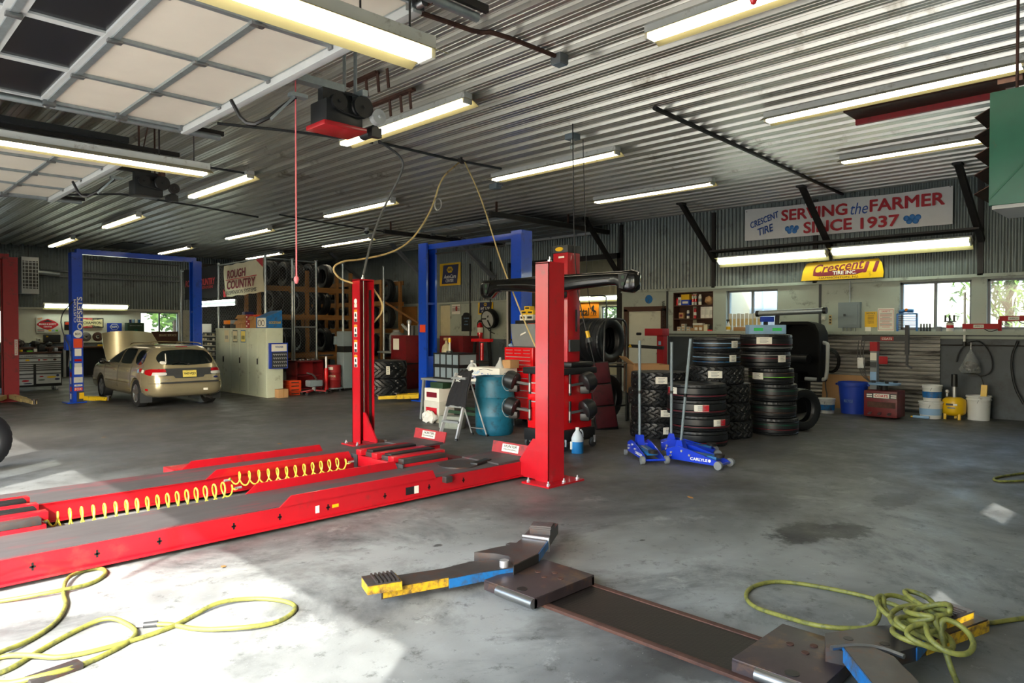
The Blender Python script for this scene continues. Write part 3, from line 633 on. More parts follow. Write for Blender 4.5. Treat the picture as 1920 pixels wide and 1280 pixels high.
# ---------------------------------------------------------------- two-post lifts
def two_post(name, label, pa, pb, H, mat, dark, beam_z, q=1.0):
    """columns at pa and pb (x, y); the open channels face each other"""
    pa = V((*pa, 0)); pb = V((*pb, 0)); root = T(name, label, 'car lift', pa); d = (pb-pa); ax = d.normalized(); n = V((-ax.y, ax.x, 0))
    for o, s in ((V((0, 0, 0)), 1), (d, -1)):
        P = lambda a, c, z: o+ax*(a*s)+n*c+V((0, 0, z))
        b = B()
        for pts in ([(-.15, -.15), (-.15, .15), (.13, .15), (.13, .10), (.11, .10), (.11, .135), (-.135, .135), (-.135, -.135), (.11, -.135), (.11, -.10), (.13, -.10), (.13, -.15)],):
            b.prism([(x*q, y*q) for x, y in pts], Fr(o, ax*s, n*s), 0, H)
        c = b.build('column', mat, root)
        b = B(); b.box(o+V((0, 0, .012))-ax*s*.05, (.5*q, .5*q, .024), math.atan2(ax.y, ax.x)); b.build('base_plate', mat, root)
        b = B(); M = Matrix.Rotation(math.atan2(ax.y, ax.x), 4, 'Z'); b.box(P(.0, 0, .55), (.2*q, .22*q, .9), 0, .005, M); b.build('carriage', mat, root)
        b = B(); b.cyl(P(-.02, 0, 1.0), P(-.02, 0, H-.1), .03); b.build('cylinder', dark, root)
        b = B(); b.box(P(.0, 0, H*.62), (.2*q, .25*q, .05), 0, 0, M); b.build('cross_tie', mat, root)
    b = B(); b.bar(V((0, 0, beam_z)), d+V((0, 0, beam_z)), .14, .11); b.build('crossbeam', mat, root)
    b = B(); b.bar(d*.1+V((0, 0, beam_z-.16)), d*.85+V((0, 0, beam_z-.16)), .03, .03); b.build('shutoff_bar', 'black', root)
    return root
def lift_arm(root, p0, p1, mat, pad='worn_steel', z=.09):
    p0 = V(p0); p1 = V(p1); m = p0.lerp(p1, .55)
    b = B(); b.bar(p0, m, .12, .09); a = b.build('arm', mat, root)
    b = B(); b.bar(p0.lerp(p1, .5), p1, .09, .07); b.build('arm_extension', mat, a)
    b = B(); b.cyl(p1+V((0, 0, -.03)), p1+V((0, 0, .05)), .025); b.cyl(p1+V((0, 0, .05)), p1+V((0, 0, .07)), .06); b.build('arm_pad', pad, a)
bl = two_post('two_post_lift', 'tall blue two-post lift standing around the gold wagon', (4.12, 17.6), (6.72, 17.75), 3.27, 'lift_blue', 'black', 3.3, .74)
lift_arm(bl, (.12, -.14, .1), (.42, -.72, .1), 'lift_yellow')
f = Fr((0, -.117, 0), (1, 0, 0))
txt('OFFSETS', f, .04, 1.95, .72, .1, 'white', bl, 0, .012, .002, pi/2); txt('CUSTOM', f, -.05, 2.0, .5, .05, 'white', bl, 0, .01, .002, pi/2)
shp('e', f, (0, 1.5, .085, .085), 'white', bl, 'round_decal', .002, .001); txt('BDS', f, 0, 1.5, .1, .05, 'text_dark', bl, 0, .01, .004)
for (x, z, w, h, m, tx) in ((.0, 1.3, .17, .2, 'safety_orange', None), (.0, 1.1, .13, .16, 'paper', None), (0, .93, .14, .05, 'tail_red', None), (0, .82, .14, .09, 'old_white', None), (0, .7, .15, .16, 'paper', None), (0, .5, .17, .12, 'old_white', None), (0, .38, .15, .04, 'paper', 'JBA'), (0, .3, .16, .07, 'safety_orange', 'FOX')):
    b = B(); b.rect(f, x, z, w, h, .002, .001); s = b.build('sticker', m, bl)
    if tx: txt(tx, f, x, z, w*.8, h*.7, 'text_dark' if m == 'paper' else 'white', bl, 0, .005, .004)
b = B(); b.rect(f, .03, .14, .13, .22, .07, 0); b.build('control_box', 'dark_grey', bl); b = B(); b.rect(f, .04, .16, .09, .13, .03, .07); b.build('switch_cover', 'yellow', bl)
fs_ = Fr((-.117, 0, 0), (0, -1, 0))
b = B(); b.rect(fs_, .0, 1.32, .22, .34, .1, 0); b.build('power_unit', 'lift_blue', bl)
for z, h, m in ((1.02, .2, 'paper'), (.8, .12, 'lime'), (.62, .1, 'tail_red'), (.48, .14, 'old_white'), (.3, .1, 'safety_orange'), (.14, .12, 'paper')):
    b = B(); b.rect(fs_, 0, z, .12, h, .002, .001); b.build('sticker', m, bl)
b = B(); b.tube([(-.1, -.17, 2.2), (-.35, -.2, 1.9), (-.3, -.2, 1.5), (-.15, -.18, 1.2), (-.2, -.18, .8)], .012, 6, False, 2); b.build('power_cable', 'black', bl)
ml = two_post('two_post_lift', 'blue two-post lift in the middle, by the drive-through opening', (9.75, 12.4), (9.75, 9.5), 3.5, 'lift_blue', 'black', 3.42)
b = B(); f = RS(-.14, -.12, 0); f = Fr((-.151, .0, 0), (0, -1, 0)); b.rect(f, 0, 1.62, .2, .17, .002); b.build('sticker', 'safety_orange', ml)
lift_arm(ml, (-.2, .1, .12), (-.95, .55, .1), 'lift_yellow'); lift_arm(ml, (.1, .3, .12), (-.5, .5, .12), 'lift_yellow')
rl = two_post('two_post_lift', 'red two-post lift at the left edge of the photo', (3.14, 19.0), (.3, 19.0), 3.2, 'faded_red', 'black', 3.22)
lift_arm(rl, (.0, -.22, .12), (.1, -1.9, .1), 'cream_yellow'); lift_arm(rl, (-.15, -.22, .12), (-.7, -1.7, .12), 'cream_yellow')
b = B(); f = RS(.1, -.155, 0); b.rect(f, 0, 1.2, .06, .35, .002); b.build('sticker', 'old_white', rl)
txt('ROTARY', f, 0, 1.2, .3, .035, 'text_red', rl, 0, .004, .003, pi/2)
# ---------------------------------------------------------------- surface lift arms and track in the floor
b = B(); b.span((3.0, 1.2, 0), (3.42, 3.1, .012)); tp = b.build('track_cover', 'tread_plate'); tag(tp, 'diamond-tread steel cover plate set along the floor between lift plates', 'floor plate')
for x in (2.985, 3.425):
    b = B(); b.span((x-.02, 1.2, 0), (x+.02, 3.1, .018), .003); b.build('edge_strip', 'rusty', tp)
def plate(x0, x1, y0, y1, lab, folds):
    root = T('lift_plate', lab, 'lift plate', ((x0+x1)/2, (y0+y1)/2, .018)); w, d = (x1-x0)/2, (y1-y0)/2
    b = B(); b.span((-w, -d, .045), (w, d, .062), .004); b.span((-w, -d, .0), (-w+.02, d, .05)); b.span((-w, -d, 0), (w, -d+.02, .05)); b.span((w-.02, -d, 0), (w, d, .05)); b.build('top_plate', 'plate_steel', root)
    b = B(); b.cyl((-w-.005, -d+.0, .03), (-w-.005, d*.4, .03), .03); b.build('rolled_edge', 'steel', root)
    for x, y in ((.02, -.02), (.12, -.02), (.06, .07), (.07, -.11)):
        b = B(); b.cyl((x, y, .06), (x, y, .066), .018, None, 14); b.build('plate_bolt', 'rusty', root)
    b = B(); b.cyl((-w+.05, -d*.3, .06), (-w+.05, -d*.3, .065), .032, None, 16); b.build('lift_hole', 'black', root)
    return root
p1 = plate(2.88, 3.42, 2.70, 3.12, 'dark steel lift plate at the far end of the tread cover', 1)
p2 = plate(3.00, 3.54, 1.16, 1.56, 'dark steel lift plate under the tangled hose', 1)
def poly_arm(root, pts, z0, z1, mat, name, side=None):
    b = B(); b.prism(pts, Fr((0, 0, 0), (1, 0, 0), (0, 1, 0)), z0, z1); o = b.build(name, mat, root)
    return o
def ribbed_pad(root, c, u, L, W, z, matb):
    u = V((*u, 0)).normalized(); v = V((-u.y, u.x, 0)); c = V((*c, z)); f = Fr(c, u, v)
    b = B(); b.prism([(-L/2, -W/2), (L/2, -W/2), (L/2, W/2), (-L/2, W/2)], f, 0, .05); o = b.build('pad_block', matb, root)
    b = B(); b.prism([(-L/2+.01, -W/2-.004), (L/2-.0, -W/2-.004), (L/2, W/2+.004), (-L/2+.01, W/2+.004)], f, .05, .058)
    for k in range(6): x = -L/2+.02+k*(L*.6)/5; b.prism([(x, -W/2), (x+.010, -W/2), (x+.010, W/2), (x, W/2)], f, .055, .07)
    b.build('ribbed_top', 'worn_steel', o)
A1 = T('surface_lift_arm', 'worn blue and yellow swing arm on far lift plate, pads both ends', 'lift arm', (3.05, 3.2, .03))
sh_ = lambda pts, o=(3.05, 3.2): [(x-o[0], y-o[1]) for x, y in pts]
e = poly_arm(A1, sh_([(2.70, 3.24), (2.77, 3.37), (2.42, 3.50), (2.30, 3.36)]), .02, .085, 'worn_steel', 'arm_tip')
for a_, c_, m in (((2.31, 3.355), (2.70, 3.235), 'worn_yellow'),):
    b = B(); b.bar((a_[0]-3.05, a_[1]-3.2, .052), (c_[0]-3.05, c_[1]-3.2, .052), .006, .05); b.build('yellow_side', m, e)
e2 = poly_arm(A1, sh_([(2.69, 3.225), (2.90, 3.17), (3.10, 3.09), (3.16, 3.16), (3.14, 3.26), (2.98, 3.36), (2.76, 3.385)]), .015, .08, 'worn_steel', 'arm_link')
for a_, c_ in (((2.69, 3.222), (2.90, 3.167)), ((2.90, 3.167), (3.10, 3.087))):
    b = B(); b.bar((a_[0]-3.05, a_[1]-3.2, .047), (c_[0]-3.05, c_[1]-3.2, .047), .006, .055); b.build('blue_side', 'worn_blue', e2)
e3 = poly_arm(A1, sh_([(3.06, 3.05), (3.34, 3.10), (3.60, 3.25), (3.54, 3.42), (3.40, 3.36), (3.38, 3.40), (3.33, 3.39), (3.34, 3.36), (3.22, 3.39), (3.06, 3.41), (3.14, 3.3), (3.17, 3.2), (3.13, 3.11)]), .05, .11, 'worn_steel', 'arm_root')
for a_, c_, m in (((3.06, 3.047), (3.34, 3.097), 'dark_iron'), ((3.34, 3.097), (3.60, 3.247), 'worn_blue')):
    b = B(); b.bar((a_[0]-3.05, a_[1]-3.2, .08), (c_[0]-3.05, c_[1]-3.2, .08), .006, .055); b.build('arm_side', m, e3)
e4 = poly_arm(A1, sh_([(3.58, 3.24), (3.95, 3.46), (3.86, 3.60), (3.52, 3.42)]), .04, .115, 'worn_steel', 'arm_tip')
b = B(); b.bar((3.53-3.05, 3.425-3.2, .08), (3.60-3.05, 3.235-3.2, .08), .015, .095); b.build('weld_band', 'bright_steel', e4)
ribbed_pad(A1, (2.32-3.05, 3.385-3.2), (-.9, .33), .2, .15, .075, 'worn_yellow'); ribbed_pad(A1, (3.72-3.05, 3.41-3.2), (.85, .5), .17, .15, .10, 'worn_steel')
b = B(); b.cyl((.02, -.06, .0), (.02, -.06, .12), .03); b.build('pivot_pin', 'bright_steel', A1)
A2 = T('surface_lift_arm', 'worn swing arm under the tangled hose, yellow tip at right', 'lift arm', (3.6, 1.1, .03))
s2 = lambda pts: sh_(pts, (3.6, 1.1))
e = poly_arm(A2, s2([(3.42, 1.30), (3.68, 1.16), (3.80, 1.06), (3.72, .95), (3.56, .95), (3.38, 1.02), (3.30, 1.12), (3.27, 1.24)]), .05, .115, 'worn_steel', 'arm_root')
for a_, c_ in (((3.565, .945), (3.72, .945)), ((3.72, .945), (3.80, 1.055))):
    b = B(); b.bar((a_[0]-3.6, a_[1]-1.1, .082), (c_[0]-3.6, c_[1]-1.1, .082), .006, .06); b.build('blue_side', 'worn_blue', e)
for x, y in ((3.44, 1.2), (3.5, 1.06)):
    b = B(); b.cyl((x-3.6, y-1.1, .114), (x-3.6, y-1.1, .117), .022, None, 14); b.build('slot', 'black', e)
e = poly_arm(A2, s2([(3.70, .96), (3.76, 1.09), (4.0, 1.05), (4.30, .95), (4.24, .80)]), .02, .09, 'worn_steel', 'arm_tip')
b = B(); b.bar((3.72-3.6, .945-1.1, .055), (4.24-3.6, .795-1.1, .055), .006, .055); b.build('yellow_side', 'worn_yellow', e)
e = poly_arm(A2, s2([(3.0, .93), (3.30, 1.17), (3.40, 1.10), (3.36, .98), (3.12, .78)]), .06, .13, 'worn_steel', 'arm_link')
b = B(); b.bar((3.0-3.6, .935-1.1, .095), (3.30-3.6, 1.175-1.1, .095), .006, .065); b.build('blue_side', 'worn_blue', e)
b = B(); b.tube([(3.26-3.6, 1.21-1.1, .125), (3.36-3.6, 1.15-1.1, .125), (3.42-3.6, 1.05-1.1, .125), (3.40-3.6, .95-1.1, .125)], .012, 6, False, 2); b.build('weld_bead', 'steel', e)
ribbed_pad(A2, (4.1-3.6, .95-1.1), (.95, -.25), .24, .14, .075, 'worn_yellow')
# ---------------------------------------------------------------- hoses on the floor
def hose(pts, r, lab, mat='hose_yellow', ends=(), cat='air hose', nm='air_hose'):
    o = V((pts[0][0], pts[0][1], 0)); root = T(nm, lab, cat, o); q = [V(p if len(p) == 3 else (p[0], p[1], r))-o for p in pts]
    b = B(); b.tube(q, r, 10, False, 3); b.build('hose', mat, root)
    for i, d in ends:
        p = q[i]; d = V(d).normalized(); b = B(); b.cyl(p-d*.02, p+d*.05, .018, .016, 12); b.build('sleeve', 'dark_grey', root)
        b = B(); b.cyl(p+d*.05, p+d*.085, .011, None, 8); b.build('coupling', 'bright_steel', root)
    return root
lz = lambda pts, r=.012: [(x, y, r+(.022 if i % 5 == 3 else 0)) for i, (x, y) in enumerate(pts)]
hose(lz([(.2, 5.3), (.5, 5.12), (.76, 4.99), (1.03, 4.88), (1.22, 4.93), (1.35, 5.07), (1.36, 5.23), (1.25, 5.25), (1.12, 5.1), (1.05, 4.85), (1.03, 4.66), (.92, 4.4), (.76, 4.24), (.60, 4.14), (.5, 4.02), (.6, 3.92), (.78, 4.09), (1.02, 4.26), (1.14, 4.25), (1.2, 4.08), (1.19, 3.95), (1.1, 3.86), (.89, 3.76), (.72, 3.73), (.60, 3.80), (.54, 3.92), (.56, 4.08), (.64, 4.16), (.74, 4.0), (.84, 3.91), (1.11, 3.88), (1.35, 3.91), (1.49, 3.99), (1.65, 4.04), (1.87, 3.97), (1.97, 3.77), (1.92, 3.64), (1.76, 3.56), (1.57, 3.6), (1.43, 3.78), (1.36, 3.95), (1.29, 4.02)]), .0125,
     'long yellow-green air hose looped on sunlit floor at bottom left', 'hose_yellow', [(-1, (-.9, .5, 0))])
b = B(); b.box((0, 0, .015), (.22, .075, .03), .15, .006); t_ = b.build('wood_scrap', 'worn_steel', None, (.78, 3.77, 0)); tag(t_, 'worn block lying inside the hose loop at bottom left', 'block')
rnd = random.Random(21); cpts = [(4.95, .58), (4.6, .78), (4.45, .86), (4.42, .98, .1), (4.36, 1.22), (4.42, 1.3), (4.42, 1.58), (4.33, 1.91), (4.16, 2.0), (3.95, 1.98), (3.79, 1.85), (3.70, 1.62, .05), (3.58, 1.42, .1), (3.64, 1.28, .105), (3.74, 1.16, .12)]
for k in range(8):
    cx, cy = 3.90-.045*k+rnd.uniform(-.05, .05), 1.06-.03*k+rnd.uniform(-.05, .05); R_, tl, a0_ = rnd.uniform(.12, .2), rnd.uniform(.2, .75), rnd.random()*6
    for j in range(7): t = a0_+j*.95*(1 if k % 2 else -1); cpts.append((cx+R_*cos(t), cy+R_*.8*sin(t), .15+.02*k % .1+R_*tl*(.5+.5*sin(t+k))))
cpts += [(3.62, .82, .06), (3.5, .74, .02), (3.3, .62, .02)]
hose(cpts, .0125, 'tangled yellow-green air hose heaped on the lift arm at bottom right')
hose([(9.6, 1.15), (9.2, 1.3), (8.9, 1.45), (8.75, 1.6), (8.95, 1.66), (9.4, 1.5), (9.9, 1.3)], .012, 'short loop of hose on the floor at the right edge')
for x, y, w, d in ((5.32, 2.2, .5, .28), (5.75, 2.15, .42, .24), (4.0, 2.55, .16, .1), (3.0, 4.6, .14, .1)):
    pass
def blot(x, y, rx, ry, seed, mat='stain'):
    rnd = random.Random(seed); n = 30; b = B(); ph = [rnd.random()*6 for _ in range(4)]
    b.prism([((rx*(1+.16*sin(3*t+ph[0])+.1*sin(5*t+ph[1])))*cos(t), (ry*(1+.16*sin(2*t+ph[2])+.1*sin(7*t+ph[3])))*sin(t)) for t in [2*pi*i/n for i in range(n)]], Fr((0, 0, 0), (1, 0, 0), (0, 1, 0)), .0, .0012)
    o = b.build('oil_stain', mat, None, (x, y, 0)); return o
mk('dry_leaf', 'a5763c', .9, 0, .3, 20)
for i, (x, y, lab) in enumerate(((5.9, 3.5, 'dry leaf on the floor right of the centre post'), (4.62, 6.1+3.1, 'dry leaf on floor left of the far red post'), (1.95, 4.7, 'dry leaf in the sunlight below the red runway'), (3.05, 11.6, 'dry leaf on the floor in front of the gold car'))):
    b = B(); a = i*1.3; b.prism([(0, -.03), (.018, -.01), (.014, .02), (0, .036), (-.016, .015), (-.015, -.012)], Fr((0, 0, 0), (cos(a), sin(a), .1), (-sin(a), cos(a), .12)), 0, .002); tag(b.build('leaf', 'dry_leaf', None, (x, y, .004)), lab, 'leaf', 'dry leaves on the floor')
# ---------------------------------------------------------------- gold station wagon
car = T('station_wagon', 'gold station wagon seen from behind with its hood up', 'car', (5.50, 14.82, 0)); car.scale = (.87, .87, .87)
# plan slices: z, half width, rear y, front y, corner exponent
SL = [(.26, .80, .16, 4.86, 7), (.31, .87, .06, 4.97, 7), (.38, .905, .01, 5.03, 7), (.50, .92, .0, 5.05, 7), (.585, .92, .005, 5.04, 7), (.60, .912, .045, 5.0, 7), (.70, .912, .055, 4.97, 7), (.80, .905, .07, 4.92, 7), (.90, .885, .10, 4.80, 7), (.955, .865, .13, 4.55, 7), (.985, .845, .15, 3.86, 7),
      (1.06, .82, .20, 3.66, 6), (1.16, .775, .28, 3.36, 6), (1.27, .72, .37, 3.04, 6), (1.36, .665, .46, 2.76, 6), (1.42, .60, .55, 2.52, 5.5), (1.455, .50, .66, 2.3, 5), (1.47, .34, .85, 2.1, 4)]
def sl_at(z):
    for a, c in zip(SL, SL[1:]):
        if a[0] <= z <= c[0]:
            t = (z-a[0])/(c[0]-a[0]); return [a[i]+(c[i]-a[i])*t for i in range(5)]
    return SL[0] if z < SL[0][0] else SL[-1]
def sgnp(v, e): return math.copysign(abs(v)**e, v)
def side_x(y, z):
    _, w, r, f, n = sl_at(z); t = min(.999, abs(2*(y-(r+f)/2)/(f-r))); return w*(1-t**n)**(1/n)
def rear_y(x, z):
    _, w, r, f, n = sl_at(z); t = min(.999, abs(x)/w); return (r+f)/2-(f-r)/2*(1-t**n)**(1/n)
def front_y(x, z):
    _, w, r, f, n = sl_at(z); t = min(.999, abs(x)/w); return (r+f)/2+(f-r)/2*(1-t**n)**(1/n)
b = B(); rs = []
for z, w, r, f, n in SL:
    ring = []
    for k in range(96):
        a = 2*pi*(k+.5)/96; ring.append((w*sgnp(cos(a), 2/n), (r+f)/2+(f-r)/2*sgnp(sin(a), 2/n), z))
    rs.append(ring)
b.rings(rs); body = b.build('body', 'gold_paint', car, ang=50)
RWY, FWY = .97, 3.73
b = B()
for y in (RWY, FWY): b.cyl((-1.2, y, .34), (1.2, y, .34), .365, None, 40)
cut = b.build('cutter', 'black', car); body.modifiers.new('arches', 'BOOLEAN').object = cut; body.modifiers[0].operation = 'DIFFERENCE'; body.modifiers[0].solver = 'EXACT'
bpy.context.view_layer.update(); dg = bpy.context.evaluated_depsgraph_get(); nm_ = bpy.data.meshes.new_from_object(body.evaluated_get(dg)); body.modifiers.clear(); body.data = nm_; nm_.name = 'body'
nm_.materials.clear(); nm_.materials.append(MATS['gold_paint']); nm_.shade_smooth(); nm_.set_sharp_from_angle(angle=radians(45)); bpy.data.objects.remove(cut)
def patch(name, mat, q, fn, off, rnd=.6, n=10, parent=None, thick=None):
    """a rounded four-cornered panel laid on a body surface; q = corners in the surface's two coordinates"""
    b = B(); g = []
    for i in range(n+1):
        row = []
        for j in range(n+1):
            u, v = 2*i/n-1, 2*j/n-1
            uu = u*math.sqrt(max(0, 1-rnd*v*v*.5)); vv = v*math.sqrt(max(0, 1-rnd*u*u*.5)); s, t = (uu+1)/2, (vv+1)/2
            a = [(q[0][k]*(1-s)+q[1][k]*s)*(1-t)+(q[3][k]*(1-s)+q[2][k]*s)*t for k in (0, 1)]
            row.append(b.bm.verts.new(fn(a[0], a[1], off)))
        g.append(row)
    for i in range(n):
        for j in range(n): b.bm.faces.new((g[i][j], g[i+1][j], g[i+1][j+1], g[i][j+1]))
    return b.build(name, mat, parent or car, ang=60)
L_ = lambda y, z, o: V((-side_x(y, z)-o, y, z)); R_ = lambda y, z, o: V((side_x(y, z)+o, y, z)); K_ = lambda x, z, o: V((x, rear_y(x, z)-o, z)); W_ = lambda x, z, o: V((x, front_y(x, z)+o, z))
for fn in (L_, R_):
    patch('quarter_window', 'car_glass', [(.62, 1.0), (1.22, 1.0), (1.30, 1.36), (.80, 1.36)], fn, .006, .9)
    patch('rear_door_window', 'car_glass', [(1.40, 1.0), (2.28, 1.0), (2.28, 1.375), (1.46, 1.375)], fn, .006, .45)
    patch('front_door_window', 'car_glass', [(2.36, 1.0), (3.38, 1.0), (2.78, 1.34), (2.36, 1.372)], fn, .006, .35)
    for yy in ((1.33, 1.33), (2.32, 2.32), (3.42, 3.42)):
        b = B(); pts = [fn(yy[0], z, .002) for z in (.42, .55, .7, .8, .9, .97)]; b.tube(pts, .005, 4); b.build('door_seam', 'dark_grey', car)
    b = B(); b.tube([fn(y, .56, .004) for y in [1.45+.15*k for k in range(13)]], .014, 6); b.build('side_moulding', 'gold_trim', car)
    for y in (1.62, 2.6):
        p = fn(y, .84, .012); b = B(); b.box(p, (.03, .17, .035), 0, .008); b.build('door_handle', 'gold_paint', car)
    sx = -1 if fn is L_ else 1
    b = B(); b.ball((sx*1.0, 3.22, 1.02), .09, (1.0, .6, .75)); b.bar((sx*.84, 3.25, .99), (sx*.96, 3.23, 1.0), .05, .04); b.build('side_mirror', 'gloss_black', car)
    b = B(); b.tube([(sx*.56, 2.45, 1.455), (sx*.565, 2.3, 1.50), (sx*.58, 1.6, 1.515), (sx*.57, .95, 1.505), (sx*.54, .75, 1.47)], .014, 6, False, 1); b.build('roof_rail', 'gold_trim', car)
    for y in (RWY, FWY):
        w = T('wheel', None, None, (sx*.80, y, .33)); w.parent = car; M = Matrix.Rotation(sx*pi/2, 4, 'Y')
        b = B(); b.lathe([(.215, -.10), (.30, -.105), (.325, -.085), (.33, -.03), (.33, .03), (.325, .085), (.30, .105), (.215, .10), (.20, .06)], 32, M, True); b.build('tire', 'rubber', w)
        b = B(); b.lathe([(.02, .045), (.075, .05), (.08, .02), (.19, .0), (.20, .09), (.215, .098), (.215, .085), (.205, -.09), (.02, -.09)], 32, M); b.build('wheel_barrel', 'grey', w)
        for k in range(5):
            a = 2*pi*k/5+.3; b = B(); b.bar((sx*.085, cos(a)*.05, sin(a)*.05), (sx*.085, cos(a)*.215, sin(a)*.215), .085, .03, (1, 0, 0)); b.build('spoke', 'alloy', w)
        b = B(); b.cyl((sx*.06, 0, 0), (sx*.1, 0, 0), .06, .045, 16); b.build('hub_cap', 'alloy', w)
    b = B(); b.box((sx*.80, .56, .25), (.26, .012, .24)); b.build('mud_flap', 'dark_grey', car)
    patch('side_marker', 'tail_red', [(.28, .42), (.40, .42), (.40, .47), (.28, .47)], fn, .006, .3, 4)
patch('windshield', 'car_glass', [(-.70, 1.02), (.70, 1.02), (.54, 1.38), (-.54, 1.38)], W_, .006, .3)
patch('rear_window', 'car_glass', [(-.70, 1.0), (.70, 1.0), (.56, 1.36), (-.56, 1.36)], K_, .008, .62, 14)
patch('lamp_panel', 'dark_grey', [(-.80, .76), (.80, .76), (.79, .93), (-.79, .93)], K_, .004, .12, 14)
for s in (-1, 1):
    o = patch('tail_lamp', 'tail_red', [(s*.50, .85), (s*.82, .85), (s*.80, .92), (s*.52, .92)], K_, .012, .4, 8)
    patch('reverse_lens', 'tail_clear', [(s*.50, .775), (s*.80, .775), (s*.81, .845), (s*.50, .845)], K_, .012, .5, 8)
    patch('corner_lamp', 'tail_red', [(.20, .76), (.46, .80), (.46, .90), (.22, .93)], L_ if s < 0 else R_, .008, .5, 8)
patch('plate_recess', 'dark_grey', [(-.34, .70), (.34, .70), (.42, .90), (-.42, .90)], K_, .010, .3, 8)
fp = Fr((0, rear_y(0, .8)-.028, .80), (1, 0, 0), (0, .12, 1))
b = B(); b.rect(fp, 0, 0, .31, .16, .012, -.006); pl = b.build('licence_plate', 'plate_yellow', car)
txt('V47•PJD', fp, 0, -.005, .27, .075, 'text_dark', pl, 0, .012, .008); txt('NEW JERSEY', fp, 0, .062, .16, .016, 'navy', pl, 0, 0, .008)
b = B(); b.box((0, -.005, .605), (1.3, .09, .035), 0, .01); b.build('bumper_pad', 'dark_grey', car)
b = B(); b.ell(Fr((.62, rear_y(.62, .70)-.006, .70), (1, 0, 0)), 0, 0, .055, .025, .006); b.build('oval_badge', 'navy', car)
txt('TAURUS', Fr((-.52, rear_y(.5, .68)-.003, .68), (1, 0, 0)), 0, 0, .22, .03, 'bright_steel', car)
patch('high_brake_lamp', 'tail_red', [(-.14, 1.415), (.14, 1.415), (.14, 1.435), (-.14, 1.435)], K_, .02, .2, 4)
b = B(); b.tube([(.02, rear_y(0, 1.02)-.03, 1.02), (-.18, rear_y(.2, 1.07)-.03, 1.075), (-.34, rear_y(.34, 1.03)-.03, 1.05)], .012, 6); b.ball((.02, rear_y(0, 1.02)-.02, 1.02), .03); b.build('rear_wiper', 'black', car)
b = B(); b.tube([(-.56, 1.9, 1.505), (0, 1.9, 1.53), (.56, 1.9, 1.505)], .012, 6); b.build('rack_bar', 'gold_trim', car)
b = B(); b.cyl((.5, .02, .2), (.5, .3, .22), .03); b.build('exhaust_pipe', 'dark_iron', car)
b = B(); b.box((.35, -.0, .42), (.1, .02, .05)); b.build('bumper_sticker', 'paper', car)
for y, z, w, m in ((.58, .86, .07, 'paper'), (.72, .89, .09, 'tail_red'), (.83, .86, .07, 'pale_blue')):
    patch('body_sticker', m, [(y-w, z-.04), (y+w*.6, z-.04), (y+w*.6, z+.04), (y-w, z+.04)], L_, .005, .5, 4)
patch('window_sticker', 'paper', [(-.60, 1.03), (-.48, 1.03), (-.48, 1.10), (-.60, 1.10)], K_, .012, .8, 5)
# raised hood and the bay under it
hd = B(); rows = []
for i in range(9):
    t = i/8; w = .74-.10*t**2; y = 3.78+t*1.12*cos(radians(42)); z = .99+t*1.12*sin(radians(42))
    rows.append([(w*(k/8-1)*1.0 if k <= 8 else w*(k-8)/8, y-.0+.05*(1-((k-8)/8)**2)*-1*(.3+t), z+.06*(1-((k-8)/8)**2)) for k in range(17)])
top = [[V(p) for p in r] for r in rows]; bot = [[p+V((0, .025, -.025)) for p in r] for r in top]
rr = [a+list(reversed(c)) for a, c in zip(top, bot)]
hd.rings(rr); hd.build('hood', 'gold_paint', car, ang=50)
b = B(); b.bar((-.5, 4.35, .93), (-.62, 4.3, 1.35), .012, .012); b.build('hood_prop', 'dark_iron', car)
b = B(); b.span((-.62, 3.8, .9), (.62, 4.6, .975)); b.build('engine', 'black', car)
# ---------------------------------------------------------------- tyres
def tire_mesh(name, R, W, kind, n=120):
    """lying flat: axis along z, base at z=0"""
    b = B(); rim = R*.58; h = W/2; prof = []
    # outer tread points from lower shoulder to upper shoulder
    m = 24 if kind != 'hwy' else 26; tr = []
    for k in range(m+1):
        t = -1+2*k/m; tr.append((t, h*.92*t))
    def rad(t, a, zi):
        base = R-(.02*R)*abs(t)**3; g = 0
        if kind == 'hwy':
            g = .012 if (int((t+1)/2*26) % 6 == 3) else 0
            if abs(t) > .72 and (int(a*72/(2*pi)) % 2 == 0): g = max(g, .004)
        elif kind == 'at':
            ph = (a*24/(2*pi)+.32*sin(t*6)) % 1; g = .016 if ph < .24 else 0
            q = (t+1)*1.9+.22*sin(a*24+1); g = max(g, .016 if (q % 1) < .17 else 0)
        elif kind == 'ag':
            ph = (a*15/(2*pi)+.9*abs(t)+(.5 if t > 0 else 0)) % 1; g = .03 if ph < .45 else 0
        return base-g
    rings = []
    side = [(rim, -h*.62), (rim+.012, -h*.80), (R*.72, -h*.98), (R*.86, -h*1.0), (R*.945, -h*.97)]
    inner = [(rim-.0, h*.62), (rim+.03, h*.55), (R*.86, h*.70), (R*.94, h*.3), (R*.94, -h*.3), (R*.86, -h*.70), (rim+.03, -h*.55)]
    for r, z in side: rings.append([(r, z)]*n)
    for t, z in tr: rings.append([(rad(t, 2*pi*i/n, z), z) for i in range(n)])
    for r, z in reversed(side): rings.append([(r, -z)]*n)
    for r, z in inner: rings.append([(r, z)]*n)
    rs = [[(r*cos(2*pi*i/n), r*sin(2*pi*i/n), z+h) for i, (r, z) in enumerate(ring)] for ring in rings]; rs.append(rs[0])
    b.rings(rs, True, False); return b.build(name, 'rubber_new', None, ang=28)
tcache = {}
